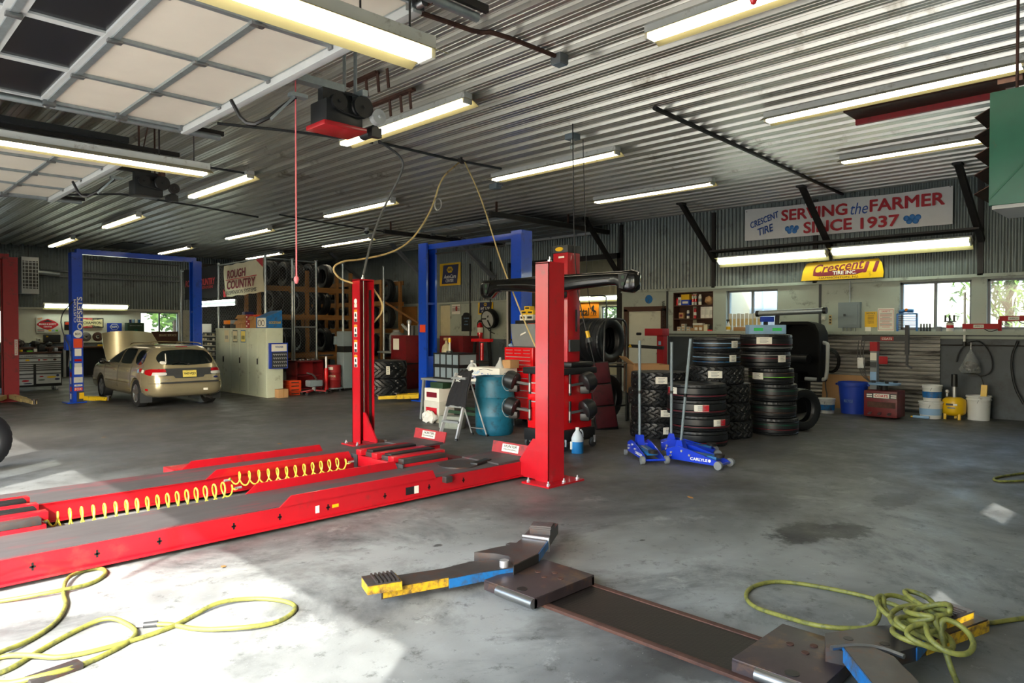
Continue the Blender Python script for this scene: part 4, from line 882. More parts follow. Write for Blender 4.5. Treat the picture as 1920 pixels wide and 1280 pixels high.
def tire(R, W, kind, loc, label, group, rot=None, sticker=None, stripes=None, rz=0):
    key = (round(R, 3), round(W, 3), kind, stripes)
    if key not in tcache:
        o = tire_mesh('tire', R, W, kind, {'ag': 150, 'at': 240, 'hwy': 144}[kind]); tcache[key] = o; fresh = True
        for i, (z, m) in enumerate(stripes or ()):
            b = B(); b.lathe([(R+.0015, W*z-.004), (R+.002, W*z), (R+.0015, W*z+.004), (R-.004, W*z)], 60, None, True); b.build('colour_stripe', m, o)
    else:
        s = tcache[key]; o = s.copy(); COL.objects.link(o); fresh = False
        for c in s.children:
            if c.name.startswith('colour_stripe'): d = c.copy(); COL.objects.link(d); d.parent = o
    o.location = loc; o.rotation_euler = rot or (0, 0, rz); tag(o, label, 'tire', group)
    if sticker is not None:
        for a, z, w, hh, m, red in sticker:
            # curved paper label stuck on the tread; angle in the tyre's own frame
            a -= rz; b = B(); k = 6; r = R+.003; A = w/R/2
            b.rings([[(r*cos(a-A+2*A*i/k), r*sin(a-A+2*A*i/k), z-hh/2), (r*cos(a-A+2*A*i/k), r*sin(a-A+2*A*i/k), z+hh/2), ((r-.004)*cos(a-A+2*A*i/k), (r-.004)*sin(a-A+2*A*i/k), z+hh/2), ((r-.004)*cos(a-A+2*A*i/k), (r-.004)*sin(a-A+2*A*i/k), z-hh/2)] for i in range(k+1)])
            s = b.build('paper_label', m, o)
            if red:
                a2 = a+A*.55*red; A2 = A*.45; r2 = r+.0015; b = B(); b.rings([[(r2*cos(a2-A2+2*A2*i/3), r2*sin(a2-A2+2*A2*i/3), z-hh/2+.004), (r2*cos(a2-A2+2*A2*i/3), r2*sin(a2-A2+2*A2*i/3), z+hh/2-.004), ((r2-.003)*cos(a2-A2+2*A2*i/3), (r2-.003)*sin(a2-A2+2*A2*i/3), z+hh/2-.004), ((r2-.003)*cos(a2-A2+2*A2*i/3), (r2-.003)*sin(a2-A2+2*A2*i/3), z-hh/2+.004)] for i in range(4)]); b.build('red_panel', 'text_red', s)
            ff = Fr((r*cos(a), r*sin(a), z), (-sin(a), cos(a), 0))
            for q in range(4): b = B(); b.rect(ff, -w*.05*(q % 2), hh*(.3-.2*q), w*(.55-.12*(q % 2)), hh*.07, .0012, .0008); b.build('print_line', 'grey', s)
    return o
CAMA = lambda x, y: math.atan2(-y, -x)        # direction from a stack towards the viewer
def stk(x, y): return CAMA(x, y)
# left stack: four all-terrain tyres
gx = 'tires stacked on the floor in front of the shelf wall'
X, Y = 9.01, 5.91; a0 = stk(X, Y); z = 0
for i, (lab, st_) in enumerate((('lowest all-terrain tire of the left stack, white label at right', (.42, .13)), ('third from top all-terrain tire of the left stack, white label', (.30, .14)), ('second from top all-terrain tire of the left stack, no label', None), ('topmost all-terrain tire of the left stack, white label', (.12, .13)))):
    dx = (-.01, .0, -.03, .01)[i]; dy = (.0, -.01, .02, 0)[i]
    tire(.405, .242, 'at', (X+dx, Y+dy, z), lab, gx, None, [(a0+st_[0], st_[1], .17, .10, 'paper', 0)] if st_ else None, None, i*.4); z += .243
# front stack: four highway truck tyres
X, Y = 8.80, 5.13; a0 = stk(X, Y); z = 0
for i, (lab, st_, off) in enumerate((('lowest tire of the short front stack behind the blue jacks', None, (.02, -.01)), ('second tire up in the short front stack, red label at its right', (.70, .12, 1), (.04, -.03)), ('second from top tire of short front stack, long white and red label', (.18, .11, 1), (-.01, .0)), ('topmost tire of short front stack, red label at its left', (-.95, .12, -1), (0, .0)))):
    tire(.405, .212, 'hwy', (X+off[0], Y+off[1], z), lab, gx, None, [(a0+st_[0], st_[1], .2, .09, 'paper', st_[2])] if st_ else None, ((.28, 'maroon'),), .3*i); z += .213
# middle stack
X, Y = 9.66, 5.27; a0 = stk(X, Y); z = 0
for i, (lab, st_, off) in enumerate((('lowest all-terrain tire of the tall middle stack', None, (.06, -.05)), ('second tire up in the tall middle stack', None, (.03, -.03)), ('third tire up in the tall middle stack', None, (.02, -.02)), ('fourth tire up in the tall middle stack, white label on chunky tread', (.02, .15), (-.05, .03)))):
    tire(.425, .265, 'at', (X+off[0], Y+off[1], z), lab, gx, None, [(a0+st_[0], st_[1], .2, .1, 'paper', 0)] if st_ else None, None, i*.5); z += .266
for i, (lab, st_) in enumerate((('second from top tire of tall middle stack, label at its right edge', (.75, .11)), ('topmost tire of the tall middle stack, blue stripes and side label', (.85, .11)))):
    tire(.345, .205, 'hwy', (X-.02, Y+.02, z), lab, gx, None, [(a0+st_[0], st_[1], .13, .1, 'paper', 0)], ((.62, 'pale_blue'), (.3, 'worn_blue')), i*.4); z += .206
# right stack
X, Y = 10.52, 4.83; a0 = stk(X, Y); z = 0
for i, (R, W, lab, st_, off, sp) in enumerate(((.352, .255, 'lowest tire of the tallest stack at right', None, (.03, -.03), ((.62, 'green'), (.35, 'maroon'))), (.345, .255, 'second tire up in the tallest stack, green stripe', None, (.01, -.01), ((.62, 'green'), (.35, 'rusty'))), (.345, .26, 'third tire up in the tallest stack, green and tan stripes', None, (.02, -.02), ((.62, 'green'), (.35, 'rusty'))),
    (.335, .235, 'fourth tire up in the tallest stack, white label at its left', (-.62, .12, .19), (-.01, .01), ((.7, 'rusty'), (.45, 'lime'))), (.375, .262, 'second from top tire of tallest stack, label at its right edge', (.72, .15, .14), (-.08, .08), ((.78, 'light_grey'), (.6, 'maroon'))), (.385, .252, 'topmost tire of the tallest stack, white label, gauge box on it', (-.05, .16, .22), (-.07, .07), ((.4, 'maroon'), (.2, 'light_grey'))))):
    tire(R, W, 'hwy', (X+off[0], Y+off[1], z), lab, gx, None, [(a0+st_[0], st_[1], st_[2], .1, 'paper', 0)] if st_ else None, sp, .3*i); z += W+.001
RZ = z
# tyres behind the stacks and leaning by the balancer
for i in range(4): tire(.33, .2, 'hwy', (11.6, 7.35, i*.201), 'dark tire in the low stack behind the boxed stack, %s' % ('lowest of four', 'second up', 'third up', 'topmost')[i], 'low tire stack at the back')
tire(.33, .2, 'hwy', (11.15, 4.72, .335), 'tire standing on edge behind the tallest stack', gx, (pi/2, 0, radians(-25)))
# tyre rack with a row of standing tyres
rk = T('tire_rack', 'dark tubular tire rack with tires standing in a row', 'rack', (9.72, 7.25, 0))
b = B(); b.tube([(-.28, 0, 0), (-.28, 0, 1.62), (-.22, 0, 1.74), (-.12, 0, 1.78), (.22, 0, 1.78), (.32, 0, 1.72), (.36, 0, 1.6), (.36, 0, 0)], .02, 8, False, 1); b.build('end_frame', 'satin_black', rk)
b = B(); b.tube([(-.28, 1.35, 0), (-.28, 1.35, 1.7), (.36, 1.35, 1.7), (.36, 1.35, 0)], .02, 8); b.build('end_frame', 'satin_black', rk)
for x in (-.2, .28):
    b = B(); b.cyl((x, 0, .95), (x, 1.35, .95), .018); b.build('rail', 'satin_black', rk)
b = B(); b.cyl((-.28, 0, 1.02), (.36, 0, 1.02), .016); b.build('cross_bar', 'galv', rk)
b = B(); b.cyl((-.28, 0, .28), (.36, 0, .28), .016); b.build('cross_bar', 'satin_black', rk)
for k in range(5): tire(.395, .225, 'hwy', (9.77, 7.56+.226*k, 1.405-.0), 'standing tire on the rack, %s in the row' % ('nearest', 'second', 'third', 'fourth', 'farthest')[k], 'tires standing on the rack', (pi/2, 0, 0))
for k in range(4): tire(.395, .24, 'at', (9.77, 7.62+.26*k, .42), 'tire in the lower row of the rack, %s' % ('nearest', 'second', 'third', 'farthest')[k], 'tires on the lower rack level', (pi/2, 0, 0))
cr = T('creeper', 'dark red padded mechanic creeper leaning on the tire rack', 'creeper', (8.98, 6.82, 0), radians(-30)); cr.rotation_euler = (radians(-14), radians(-4), radians(-32))
for k in range(3):
    b = B(); b.box((0, 0, .2+k*.36), (.34, .05, .34), 0, .02); b.build('pad', 'burgundy_vinyl', cr)
b = B(); b.box((0, .03, .55), (.38, .03, 1.12), 0, .005); b.build('frame', 'black', cr)
for x in (-.15, .15):
    for z in (.1, 1.0):
        b = B(); b.lathe([(.005, -.015), (.035, -.012), (.035, .012), (.005, .015)], 14, Matrix.Translation((x, .085, z)) @ Matrix.Rotation(pi/2, 4, 'Y')); b.build('caster', 'grey', cr)
# lifted scale/gauge on the tall stack
gz = RZ
o = T('gauge_box', 'pale blue gauge box with two green displays on tire stack', 'gauge', (10.40, 4.88, gz), CAMA(10.4, 4.88)+pi/2)
o.rotation_euler = (0, 0, radians(-45-2))
b = B(); b.box((0, 0, .075), (.56, .2, .14), 0, .008); b.build('case', 'pale_blue', o)
f = Fr((0, -.1, .075), (1, 0, 0))
for x in (-.14, .14): b = B(); b.rect(f, x, .0, .14, .045, .003); b.build('display', 'screen_green', o)
b = B(); b.span((-.03, -.02, .145), (.03, .02, .2)); b.build('stem', 'black', o); b = B(); b.box((.02, 0, .23), (.2, .06, .08), 0, .01); b.build('sensor_head', 'bin_blue', o)
# open cartons by the wheel balancer
o = T('cardboard_box', 'open kraft box behind the left tire stack', 'box', (10.25, 6.95, 0), radians(-38)); 
b = B()
for c, d in (((0, -.25, .75), (.62, .012, .5)), ((0, .25, .75), (.62, .012, .5)), ((-.31, 0, .75), (.012, .5, .5)), ((.31, 0, .75), (.012, .5, .5)), ((0, 0, .51), (.62, .5, .02))): b.box(c, d)
b.build('carton', 'kraft', o); b = B(); b.box((-.36, -.05, 1.06), (.012, .46, .24), 0, 0, Matrix.Rotation(radians(-50), 4, 'Y')); b.build('flap', 'kraft', o)
s = T('box_stand', 'low dark stand carrying the open kraft box', 'stand', (10.25, 6.95, 0), radians(-38)); b = B(); b.box((0, 0, .47), (.6, .48, .04))
b.build('top', 'dark_grey', s)
for x in (-.27, .27):
    for y in (-.2, .2): b = B(); b.span((x-.02, y-.02, 0), (x+.02, y+.02, .45)); b.build('leg', 'dark_grey', s)
# ---------------------------------------------------------------- trolley jacks
def jack(loc, rz, label, hlean, hl=1.22, name_txt=True):
    """nose along local +X"""
    root = T('trolley_jack', label, 'jack', loc, rz)
    for s in (-1, 1):
        f = Fr((0, s*.11, 0), (1, 0, 0)); b = B(); b.prism([(-.36, .05), (.30, .035), (.34, .06), (.30, .09), (-.08, .19), (-.22, .21), (-.36, .16)], f, -.008, .008); b.build('side_plate', 'jack_blue', root)
    b = B(); b.box((-.28, 0, .12), (.16, .2, .1), 0, .008); b.build('rear_housing', 'jack_blue', root)
    b = B(); b.prism([(-.30, .14), (-.16, .14), (-.2, .27), (-.26, .27)], Fr((0, .045, 0), (1, 0, 0)), 0, .09); b.build('handle_socket', 'jack_blue', root)
    b = B(); b.bar((-.2, 0, .13), (.26, 0, .11), .13, .035); b.build('lift_arm', 'worn_blue', root)
    b = B(); b.cyl((.27, 0, .12), (.27, 0, .155), .055, .06, 16); b.build('saddle', 'dark_iron', root)
    b = B(); b.cyl((-.12, 0, .12), (.1, 0, .1), .035); b.build('hydraulic_ram', 'grey', root)
    b = B(); b.cyl((.33, -.13, .05), (.33, .13, .05), .014); b.build('front_axle', 'jack_blue', root)
    for s in (-1, 1):
        b = B(); b.lathe([(.012, -.022), (.048, -.022), (.05, -.016), (.05, .016), (.048, .022), (.012, .022)], 18, Matrix.Translation((.33, s*.15, .05)) @ Matrix.Rotation(pi/2, 4, 'X')); b.build('front_wheel', 'grey', root)
        b = B(); b.lathe([(.008, -.014), (.035, -.014), (.035, .014), (.008, .014)], 16, Matrix.Translation((-.33, s*.15, .035)) @ Matrix.Rotation(pi/2, 4, 'X')); b.build('rear_caster', 'grey', root)
        for x, z in ((-.29, .13), (-.15, .16), (-.05, .12), (-.3, .09)):
            b = B(); b.cyl((x, s*.115, z), (x, s*.135, z), .014, None, 6); b.build('bolt', 'bright_steel', root)
        if name_txt:
            f = Fr((.07, s*.12, .085), (1 if s < 0 else -1, 0, 0)); txt('CARLYLE', f, 0, 0, .22, .035, 'white', root, 0, .02, .001); b = B(); b.ell(f, .135, 0, .018, None, .002); b.build('round_mark', 'white', root)
    p0 = V((-.23, 0, .24)); d = V((*hlean, 1)).normalized(); b = B(); b.cyl(p0, p0+d*hl, .016, .019, 10); b.build('handle', 'panel_grey', root)
    b = B(); b.cyl(p0+d*(hl*.45), p0+d*(hl*.48), .022, None, 10); b.build('handle_joint', 'black', root)
    return root
ca = lambda d: radians(d)
jack((7.27, 4.94, 0), ca(-127), 'blue trolley jack at left with nose to the viewer, handle upright', (-.01, .0))
jack((7.42, 4.30, 0), ca(-88), 'blue trolley jack in front with white lettering on its side', (.17, -.13), 1.28)
jack((7.93, 4.72, 0), ca(-55), 'blue trolley jack behind the lettered one, nose to the right', (.0, -.02), 1.2, False)
# ---------------------------------------------------------------- signs and papers on the right wall
def sign(name, label, cat, o, u, w, h, mat, t=.008, v=(0, 0, 1), pts=None, group=None, gap=.004):
    root = T(name, label, cat, o, 0, group); f = Fr((0, 0, 0), u, v); b = B()
    pts = pts or [(-w/2, -h/2), (w/2, -h/2), (w/2, h/2), (-w/2, h/2)]
    b.prism(pts, f, gap, gap+t); b.build('board', mat, root, smooth=False)
    return root, f.at(0, 0, gap+t)
UX, UY = (0, -1, 0), (1, 0, 0)
# long banner: a sheet with a slight sag and grommets
r, f = T('banner', 'long white vinyl banner with red lettering high on right wall', 'banner', (14.93, 5.46, 3.91)), None
def sag(x, y): return .018*sin(x*2.1+.6)*sin(y*4+x)+.012*sin(x*5.3)
b = B(); g = []
for i in range(41):
    x = -2.03+4.06*i/40; g.append([(0-.02-sag(x, y)*.5, -x, y-.022*(x/2.03)+.012*cos(x*3.1)*(y > .2)) for y in [-.345+.69*j/8 for j in range(9)]])
vs = [[b.bm.verts.new(p) for p in c] for c in g]
for i in range(40):
    for j in range(8): b.bm.faces.new((vs[i][j], vs[i+1][j], vs[i+1][j+1], vs[i][j+1]))
b.build('sheet', 'vinyl_white', r)
f = Fr((-.036, 5.46-5.46, 0), (0, -1, -.011)); c = lambda y: 5.46-y
for s, y0, y1, z0, z1, m, sh, bo in (('SERVING', 6.65, 5.28, 3.93, 4.17, 'text_red', 0, .018), ('the', 5.22, 4.89, 3.91, 4.14, 'text_blue', .25, .004), ('FARMER', 4.86, 3.55, 3.92, 4.16, 'text_red', 0, .018), ('SINCE', 6.17, 5.19, 3.62, 3.86, 'text_red', 0, .018), ('1937', 5.03, 4.32, 3.60, 3.83, 'text_red', 0, .018)):
    x = (c(y0)+c(y1))/2; txt(s, f, x, (z0+z1)/2-3.91+.011*x, y0-y1, z1-z0, m, r, sh, bo, .004)
txt('CRESCENT', f, c(7.03), .085, .68, .14, 'text_blue', r, .25, .01, .004, radians(17)); txt('TIRE', f, c(7.0), -.135, .36, .16, 'text_blue', r, .25, .01, .004, radians(15))
for y, z in ((6.42, 3.735), (4.1, 3.70)):
    for dx, dz, q in ((-.1, .03, .055), (0, .05, .05), (.1, .03, .055), (-.05, -.03, .055), (.06, -.03, .06)):
        b = B(); b.ball((-.03, -c(y)-dx, z-3.91+dz), q, (.25, 1, 1)); b.build('berry', 'berry', r)
for x in (-1.99, -.7, .7, 1.99):
    b = B(); b.cyl((-.03, -x, .325), (-.038, -x, .325), .012, None, 10); b.build('grommet', 'steel', r)
# yellow shop sign, cut like an old car hood
r, f = sign('shop_sign', 'old yellow curved-top metal sign leaning above the wall sill', 'sign', (14.86, 5.39, 2.62), UX, 1.6, .4, 'sign_yellow', .012, (.18, 0, 1), [(-.80, 0), (.80, 0), (.81, .1), (.76, .3), (.70, .385), (-.64, .385), (-.72, .36), (-.78, .2)])
txt('Crescent', f, -.06, .265, 1.0, .2, 'maroon', r, .35, .012, .002, radians(5)); b = B(); b.prism([(-.56, .10), (-.45, .08), (.28, .08), (.44, .13), (.46, .19), (.3, .19), (-.1, .165), (-.5, .16), (-.56, .2)], f, 0, .002); b.build('swash', 'maroon', r)
txt('TIRE INC.', f, .07, .135, .46, .075, 'white', r, 0, .015, .004); txt('11', f, .57, .225, .3, .22, 'maroon', r, .2, .03, .002); txt('HAMMONTON, N.J.', f, -.04, .035, .78, .055, 'text_dark', r, 0, .008, .002)
# electrical panel with conduits
r = T('electrical_panel', 'grey electrical breaker panel on the right wall', 'electrical panel', (15, 5.24, 1.63)); f = Fr((0, 0, 0), UX)
b = B(); b.rect(f, 0, .26, .42, .52, .1); b.build('enclosure', 'panel_grey', r); b = B(); b.rect(f, .03, .27, .27, .4, .012, .1); b.build('panel_door', 'panel_grey', r)
b = B(); b.rect(f, -.08, .26, .04, .05, .01, .112); b.build('latch', 'dark_grey', r)
for x in (-.14, -.06, .02, .1): b = B(); b.cyl((-.05, -x, 0), (-.05, -x, -.1), .012); b.build('conduit', 'galv', r)
b = B(); b.cyl((-.05, .0, .52), (-.05, 0, .95), .014); b.build('conduit', 'galv', r)
r, f = sign('poster', 'yellow safety poster beside the breaker panel', 'poster', (14.995, 4.85, 1.80), UX, .23, .31, 'yellow', .003)
shp('r', f, (0, 0, .15, .2), 'sign_yellow', r, 'frame_box', .001, .001); txt('NOTICE', f, 0, .12, .16, .03, 'text_dark', r)
for k in range(6): shp('r', f, (0, .07-.028*k, .12, .008), 'dark_wood', r, 'text_line', .001, .002)
r, f = sign('paper_sheet', 'small white paper pinned under the yellow poster', 'paper', (14.99, 4.9, 1.575), UX, .11, .15, 'paper', .002)
r, f = sign('poster', 'white poster with red print and border beside middle window', 'poster', (14.99, 4.57, 1.79), UX, .3, .46, 'paper', .003)
for (x, y, w, h) in ((0, .2, .27, .006), (0, -.2, .27, .006), (-.132, 0, .006, .4), (.132, 0, .006, .4)): shp('r', f, (x, y, w, h), 'text_red', r, 'border', .001, .001)
txt('SAFETY', f, 0, .165, .16, .03, 'text_red', r)
for k in range(12): shp('r', f, (.0, .12-.024*k, .22-(k % 4 == 3)*.08, .007), 'text_red' if k % 3 else 'grey', r, 'text_line', .001, .001)
r, f = sign('wall_plate', 'white light switch plate left of breaker panel', 'switch', (14.995, 5.78, 1.84), UX, .08, .1, 'old_white', .01); b = B(); b.rect(f, 0, 0, .02, .04, .008); b.build('toggle', 'paper', r)
r, f = sign('sticker_strip', 'strip of small yellow warning stickers left of breaker panel', 'sticker', (14.995, 5.64, 1.80), UX, .06, .2, 'cream_yellow', .002)
for k in range(3): b = B(); b.ell(f, 0, .06-.06*k, .018, None, .001); b.build('symbol', 'text_dark', r)
r, f = sign('wall_mark', 'faded round blue emblem painted above the inner door', 'sign', (14.99, 10.1, 2.36), UX, .46, .01, 'pale_blue', .002)
b = B(); b.ell(f, .0, 0, .11, .11, .002); b.build('disc', 'worn_blue', r)
# ---------------------------------------------------------------- recessed shelf with supplies
r = T('wall_shelf', 'recessed dark wood shelf unit built into the right wall', 'shelf', (15.0, 8.86, 1.5))
b = B(); b.span((.26, -.54, 0), (.28, .54, 1.0)); b.span((0, -.54, 0), (.28, -.52, 1.0)); b.span((0, .52, 0), (.28, .54, 1.0)); b.span((0, -.54, .98), (.28, .54, 1.0)); b.span((0, -.54, 0), (.28, .54, .03)); b.build('carcass', 'dark_wood', r)
for z in (.34, .66): b = B(); b.span((-.02, -.52, z), (.27, .52, z+.025)); b.build('shelf_board', 'dark_wood', r)
SX, SY = 15.08, 8.86
def can(y, z, R, H, mat, lab, cap=None, x=SX, group='supplies on the wall shelf', cat='can', nm='spray_can', band=None):
    o = T(nm, lab, cat, (x, y, z), 0, group); b = B(); b.lathe([(.001, 0), (R, 0), (R, H*.82), (R*.6, H*.9), (.001, H*.9)], 14); b.build('body', mat, o)
    if cap: b = B(); b.lathe([(R*.75, H*.84), (R*.75, H), (.001, H)], 14); b.build('cap', cap, o)
    if band: b = B(); b.lathe([(R+.001, H*.3), (R+.002, H*.3), (R+.002, H*.6), (R+.001, H*.6)], 14, None, True); b.build('label_band', band, o)
    return o
def pack(y, z, d, mat, lab, x=SX, cat='box', nm='carton', group='supplies on the wall shelf', lid=None, rz=0):
    o = T(nm, lab, cat, (x, y, z), rz, group); b = B(); b.box((0, 0, d[2]/2), d, 0, .003); b.build('box_body', mat, o)
    if lid: b = B(); b.box((-d[0]/2-.0015, 0, d[2]*.5), (.002, d[1]*.7, d[2]*.4)); b.build('print', lid, o)
    return o
Z1, Z2, Z3 = 2.187, 1.867, 1.532
can(9.33, Z1, .035, .2, 'tool_red', 'red and black can at left end of the top shelf', 'black'); pack(9.24, Z1, (.1, .08, .2), 'paper', 'white carton next to red can on the top shelf', lid='grey')
pack(9.08, Z1, (.12, .22, .13), 'bin_blue', 'blue box under a yellow box on the top shelf', lid='paper'); pack(9.08, Z1+.131, (.12, .22, .13), 'yellow', 'yellow box on top of the blue box, top shelf', lid='sign_yellow')
can(8.9, Z1, .03, .25, 'old_white', 'red capped spray can, left of a pair, top shelf', 'tail_red', band='tool_red'); can(8.83, Z1, .03, .25, 'old_white', 'red capped spray can, right of a pair, top shelf', 'tail_red', band='tool_red')
can(8.71, Z1, .04, .25, 'paper', 'white topped tall can right of red capped pair', 'white', band='grey')
o = T('rag_heap', 'crumpled brown paper heap at right end of top shelf', 'paper', (SX, 8.47, Z1), 0, 'supplies on the wall shelf'); b = B(); rnd = random.Random(3)
b.ball((0, 0, .1), .1, (.9, 1.0, 1.0), 14)
for v in b.bm.verts: v.co += V((rnd.uniform(-.018, .018), rnd.uniform(-.018, .018), rnd.uniform(-.018, .018)))
b.build('crumpled_sheet', 'kraft', o, ang=10)
pack(9.2, Z2, (.1, .12, .14), 'kraft', 'small brown bag at left of the middle shelf', lid='maroon'); can(9.03, Z2, .035, .2, 'paper', 'white capped purple labelled can on the middle shelf', 'white', band='navy'); can(8.84, Z2, .035, .25, 'text_red', 'tall red aerosol on the middle shelf', 'maroon', band='paper')
for k in range(3): pack(8.6-.115*k, Z2, (.14, .11, .27), 'paper', ('leftmost', 'middle', 'rightmost')[k]+' of three white cartons on the middle shelf', lid='old_white')
k = 0
for y, n_ in ((9.26, 2), (9.14, 3), (9.0, 2)):
    for j in range(n_): pack(y, Z3+.068*j, (.1, .095, .066), 'old_white', 'small filter carton on bottom shelf, %s column, %s' % ({9.26: 'left', 9.14: 'middle', 9.0: 'right'}[y], ('bottom', 'second', 'third')[j]), lid='kraft')
pack(8.89, Z3, (.1, .1, .1), 'kraft', 'small brown carton right of the filter cartons'); pack(8.78, Z3, (.12, .11, .17), 'kraft', 'brown carton left of a matching one on bottom shelf', lid='paper'); pack(8.66, Z3, (.12, .11, .17), 'kraft', 'brown carton right of a matching one on bottom shelf', lid='paper'); pack(8.53, Z3, (.12, .1, .19), 'cream', 'cream carton near the right end of bottom shelf')
pack(8.74, Z3+.171, (.12, .26, .05), 'paper', 'white flat packet lying on the brown cartons')
o = pack(8.40, Z3, (.12, .16, .06), 'tool_red', 'red tray of small bottles at right of bottom shelf', nm='bottle_tray', cat='tray')
for k in range(4): b = B(); b.cyl((-.02, -.06+.04*k, .06), (-.02, -.06+.04*k, .15), .016, .012, 8); b.build('small_bottle', 'black', o)
# strips standing in the first window
for k in range(8): pack(7.86-.098*k, 1.565, (.012, .085, .40-.01*(k % 2)), 'old_white', '%s slim white blade packet standing in the left window' % ('leftmost', 'second', 'third', 'fourth', 'fifth', 'sixth', 'seventh', 'rightmost')[k], x=14.965, nm='blade_packet', cat='packet', group='slim packets standing in the window', lid='cream_yellow')
o = T('spray_bottle', 'white spray bottle with black trigger in the left window', 'bottle', (14.9, 7.88, 1.565)); b = B(); b.lathe([(.001, 0), (.045, 0), (.048, .1), (.035, .15), (.014, .2), (.014, .22), (.001, .22)], 14); b.build('bottle', 'bucket_white', o); b = B(); b.box((-.02, 0, .245), (.09, .03, .04), 0, .006); b.bar((-.03, 0, .24), (-.055, 0, .19), .015, .01); b.build('trigger', 'black', o); b = B(); b.lathe([(.0485, .03), (.0505, .03), (.0505, .1), (.0485, .1)], 14, None, True); b.build('label_band', 'yellow', o)
pack(7.6, 1.565, (.12, .24, .09), 'kraft', 'low brown box on sill of the left window', x=14.9, group=None)
# things on the ledge under the middle window
o = T('wire_rack', 'small blue-edged wire rack on the ledge in the middle window', 'rack', (14.9, 4.17, 1.565)); b = B()
for y in (-.17, .17): b.span((-.03, y-.012, 0), (.03, y+.012, .34))
b.span((-.03, -.17, .32), (.03, .17, .345)); b.build('side_frame', 'worn_blue', o)
for k in range(8): b = B(); b.cyl((0, -.16, .03+.036*k), (0, .16, .03+.036*k), .005, None, 6); b.build('wire_shelf', 'rusty', o)
o = T('air_tool', 'blue and orange air tool lying on the wire rack', 'tool', (14.9, 4.18, 1.91)); b = B(); b.tube([(0, .13, .03), (0, .02, .05), (0, -.12, .04)], .035, 10); b.bar((0, -.02, .05), (-.04, -.05, -.03+.05), .03, .03); b.build('tool_body', 'worn_blue', o); b = B(); b.ball((-.01, 0, .06), .035); b.build('tool_head', 'orange', o)
for k in range(4):
    o = T('socket_stud', '%s black socket stud on the ledge by the wire rack' % ('leftmost', 'second', 'third', 'rightmost')[k], 'socket', (14.9, 3.93-.05*k, 1.565), 0, 'black studs on the ledge'); b = B(); b.cyl((0, 0, 0), (0, 0, .14), .014); b.build('shank', 'black', o); b = B(); b.cyl((0, 0, 0), (0, 0, .02), .02); b.build('foot', 'dark_grey', o)
o = T('puller_tool', 'black three-stud puller standing on a white can', 'tool', (14.9, 3.45, 1.735)); b = B(); b.cyl((0, 0, 0), (0, 0, .02), .10, None, 16); b.build('disc', 'black', o)
for k in range(3): b = B(); b.cyl((-.03, -.07+.07*k, .02), (-.03, -.07+.07*k, .13), .016); b.build('stud', 'black', o)
can(3.45, 1.565, .06, .188, 'paper', 'white and red paint can under the black puller', None, 14.9, None, 'can', 'paint_can', 'text_red'); can(3.63, 1.565, .05, .1, 'grey', 'grey open tin on the ledge left of the paint can', None, 14.9, None, 'tin', 'tin')
o = T('fluorescent_tube', 'white tube standing upright in front of the middle window', 'tube', (14.86, 3.21, 1.36)); b = B(); b.cyl((0, 0, 0), (0, 0, .92), .02); b.build('tube_body', 'white', o); b = B(); b.cyl((0, 0, -.06), (0, 0, .02), .03); b.build('foot', 'black', o)
def red_arm(y0, y1, z, lab, hx=14.78):
    o = T('swing_arm', lab, 'swing arm', (hx, y0, z)); L = y1-y0
    b = B(); b.bar((0, 0, 0), (0, L, 0), .09, .09); b.build('arm_beam', 'matte_red', o)
    b = B(); b.cyl((0, L, -.08), (0, L, .12), .03); b.build('pivot', 'matte_red', o)
    b = B(); b.box((-.047, L*.45, 0), (.006, .16, .06)); s = b.build('name_plate', 'paper', o)
    txt('AMMCO', Fr((-.05, L*.45, 0), UX), 0, 0, .12, .03, 'text_dark', o)
    b = B(); b.tube([(-.02, L*.6, -.05), (-.03, L*.75, -.1), (-.02, L*.95, -.06)], .008, 6, False, 1); b.build('cable', 'black', o)
    return o
red_arm(3.22, 2.66, 1.655, 'red swing arm along the ledge under the middle window'); red_arm(2.66, 2.2, 1.79, 'upper red swing arm at the right edge in front of window')
# ---------------------------------------------------------------- tyre machine corner
m = T('tire_changer', 'red tire changer with white stripe panel and turntable', 'tire changer', (13.75, 4.19, 0))
b = B(); b.span((-.22, -.26, .03), (.24, .3, .5), .02); b.build('base_cabinet', 'dark_red', m)
f = Fr((-.221, .0, 0), UX); b = B(); b.rect(f, 0, .41, .5, .09, .006); b.build('name_strip', 'dark_grey', m); b = B(); b.rect(f, 0, .41, .26, .075, .004, .006); b.build('name_panel', 'paper', m); txt('COATS', f, 0, .41, .22, .05, 'text_red', m, 0, .02, .010)
for x in (-.2, .2):
    for z in (.39, .425): b = B(); b.rect(f, x, z, .09, .02, .002, .006); b.build('white_stripe', 'paper', m)
b = B(); b.rect(f, 0, .25, .46, .1, .012); b.build('kick_panel', 'rusty', m)
for x in (-.18, -.02, .14): b = B(); b.bar((-.22, -x, .11), (-.3, -x, .08), .05, .012); b.build('pedal', 'steel', m)
b = B(); b.cyl((0, .02, .5), (0, .02, .6), .06); b.build('spindle', 'dark_iron', m); b = B(); b.lathe([(.01, .6), (.26, .6), (.27, .63), (.01, .64)], 24, Matrix.Translation((0, .02, 0))); b.build('turntable', 'pale_blue', m)
for k in range(4): a = k*pi/2+.5; b = B(); b.box((cos(a)*.18, .02+sin(a)*.18, .655), (.07, .05, .04), a, .005); b.build('clamp_jaw', 'black', m)
b = B(); b.span((.1, .18, .48), (.22, .30, 1.36)); b.build('column', 'grey', m)
b = B(); b.span((.095, .175, 1.2), (.225, .305, 1.37)); b.build('column_head', 'matte_red', m)
f2 = Fr((.095, .24, 0), UX)
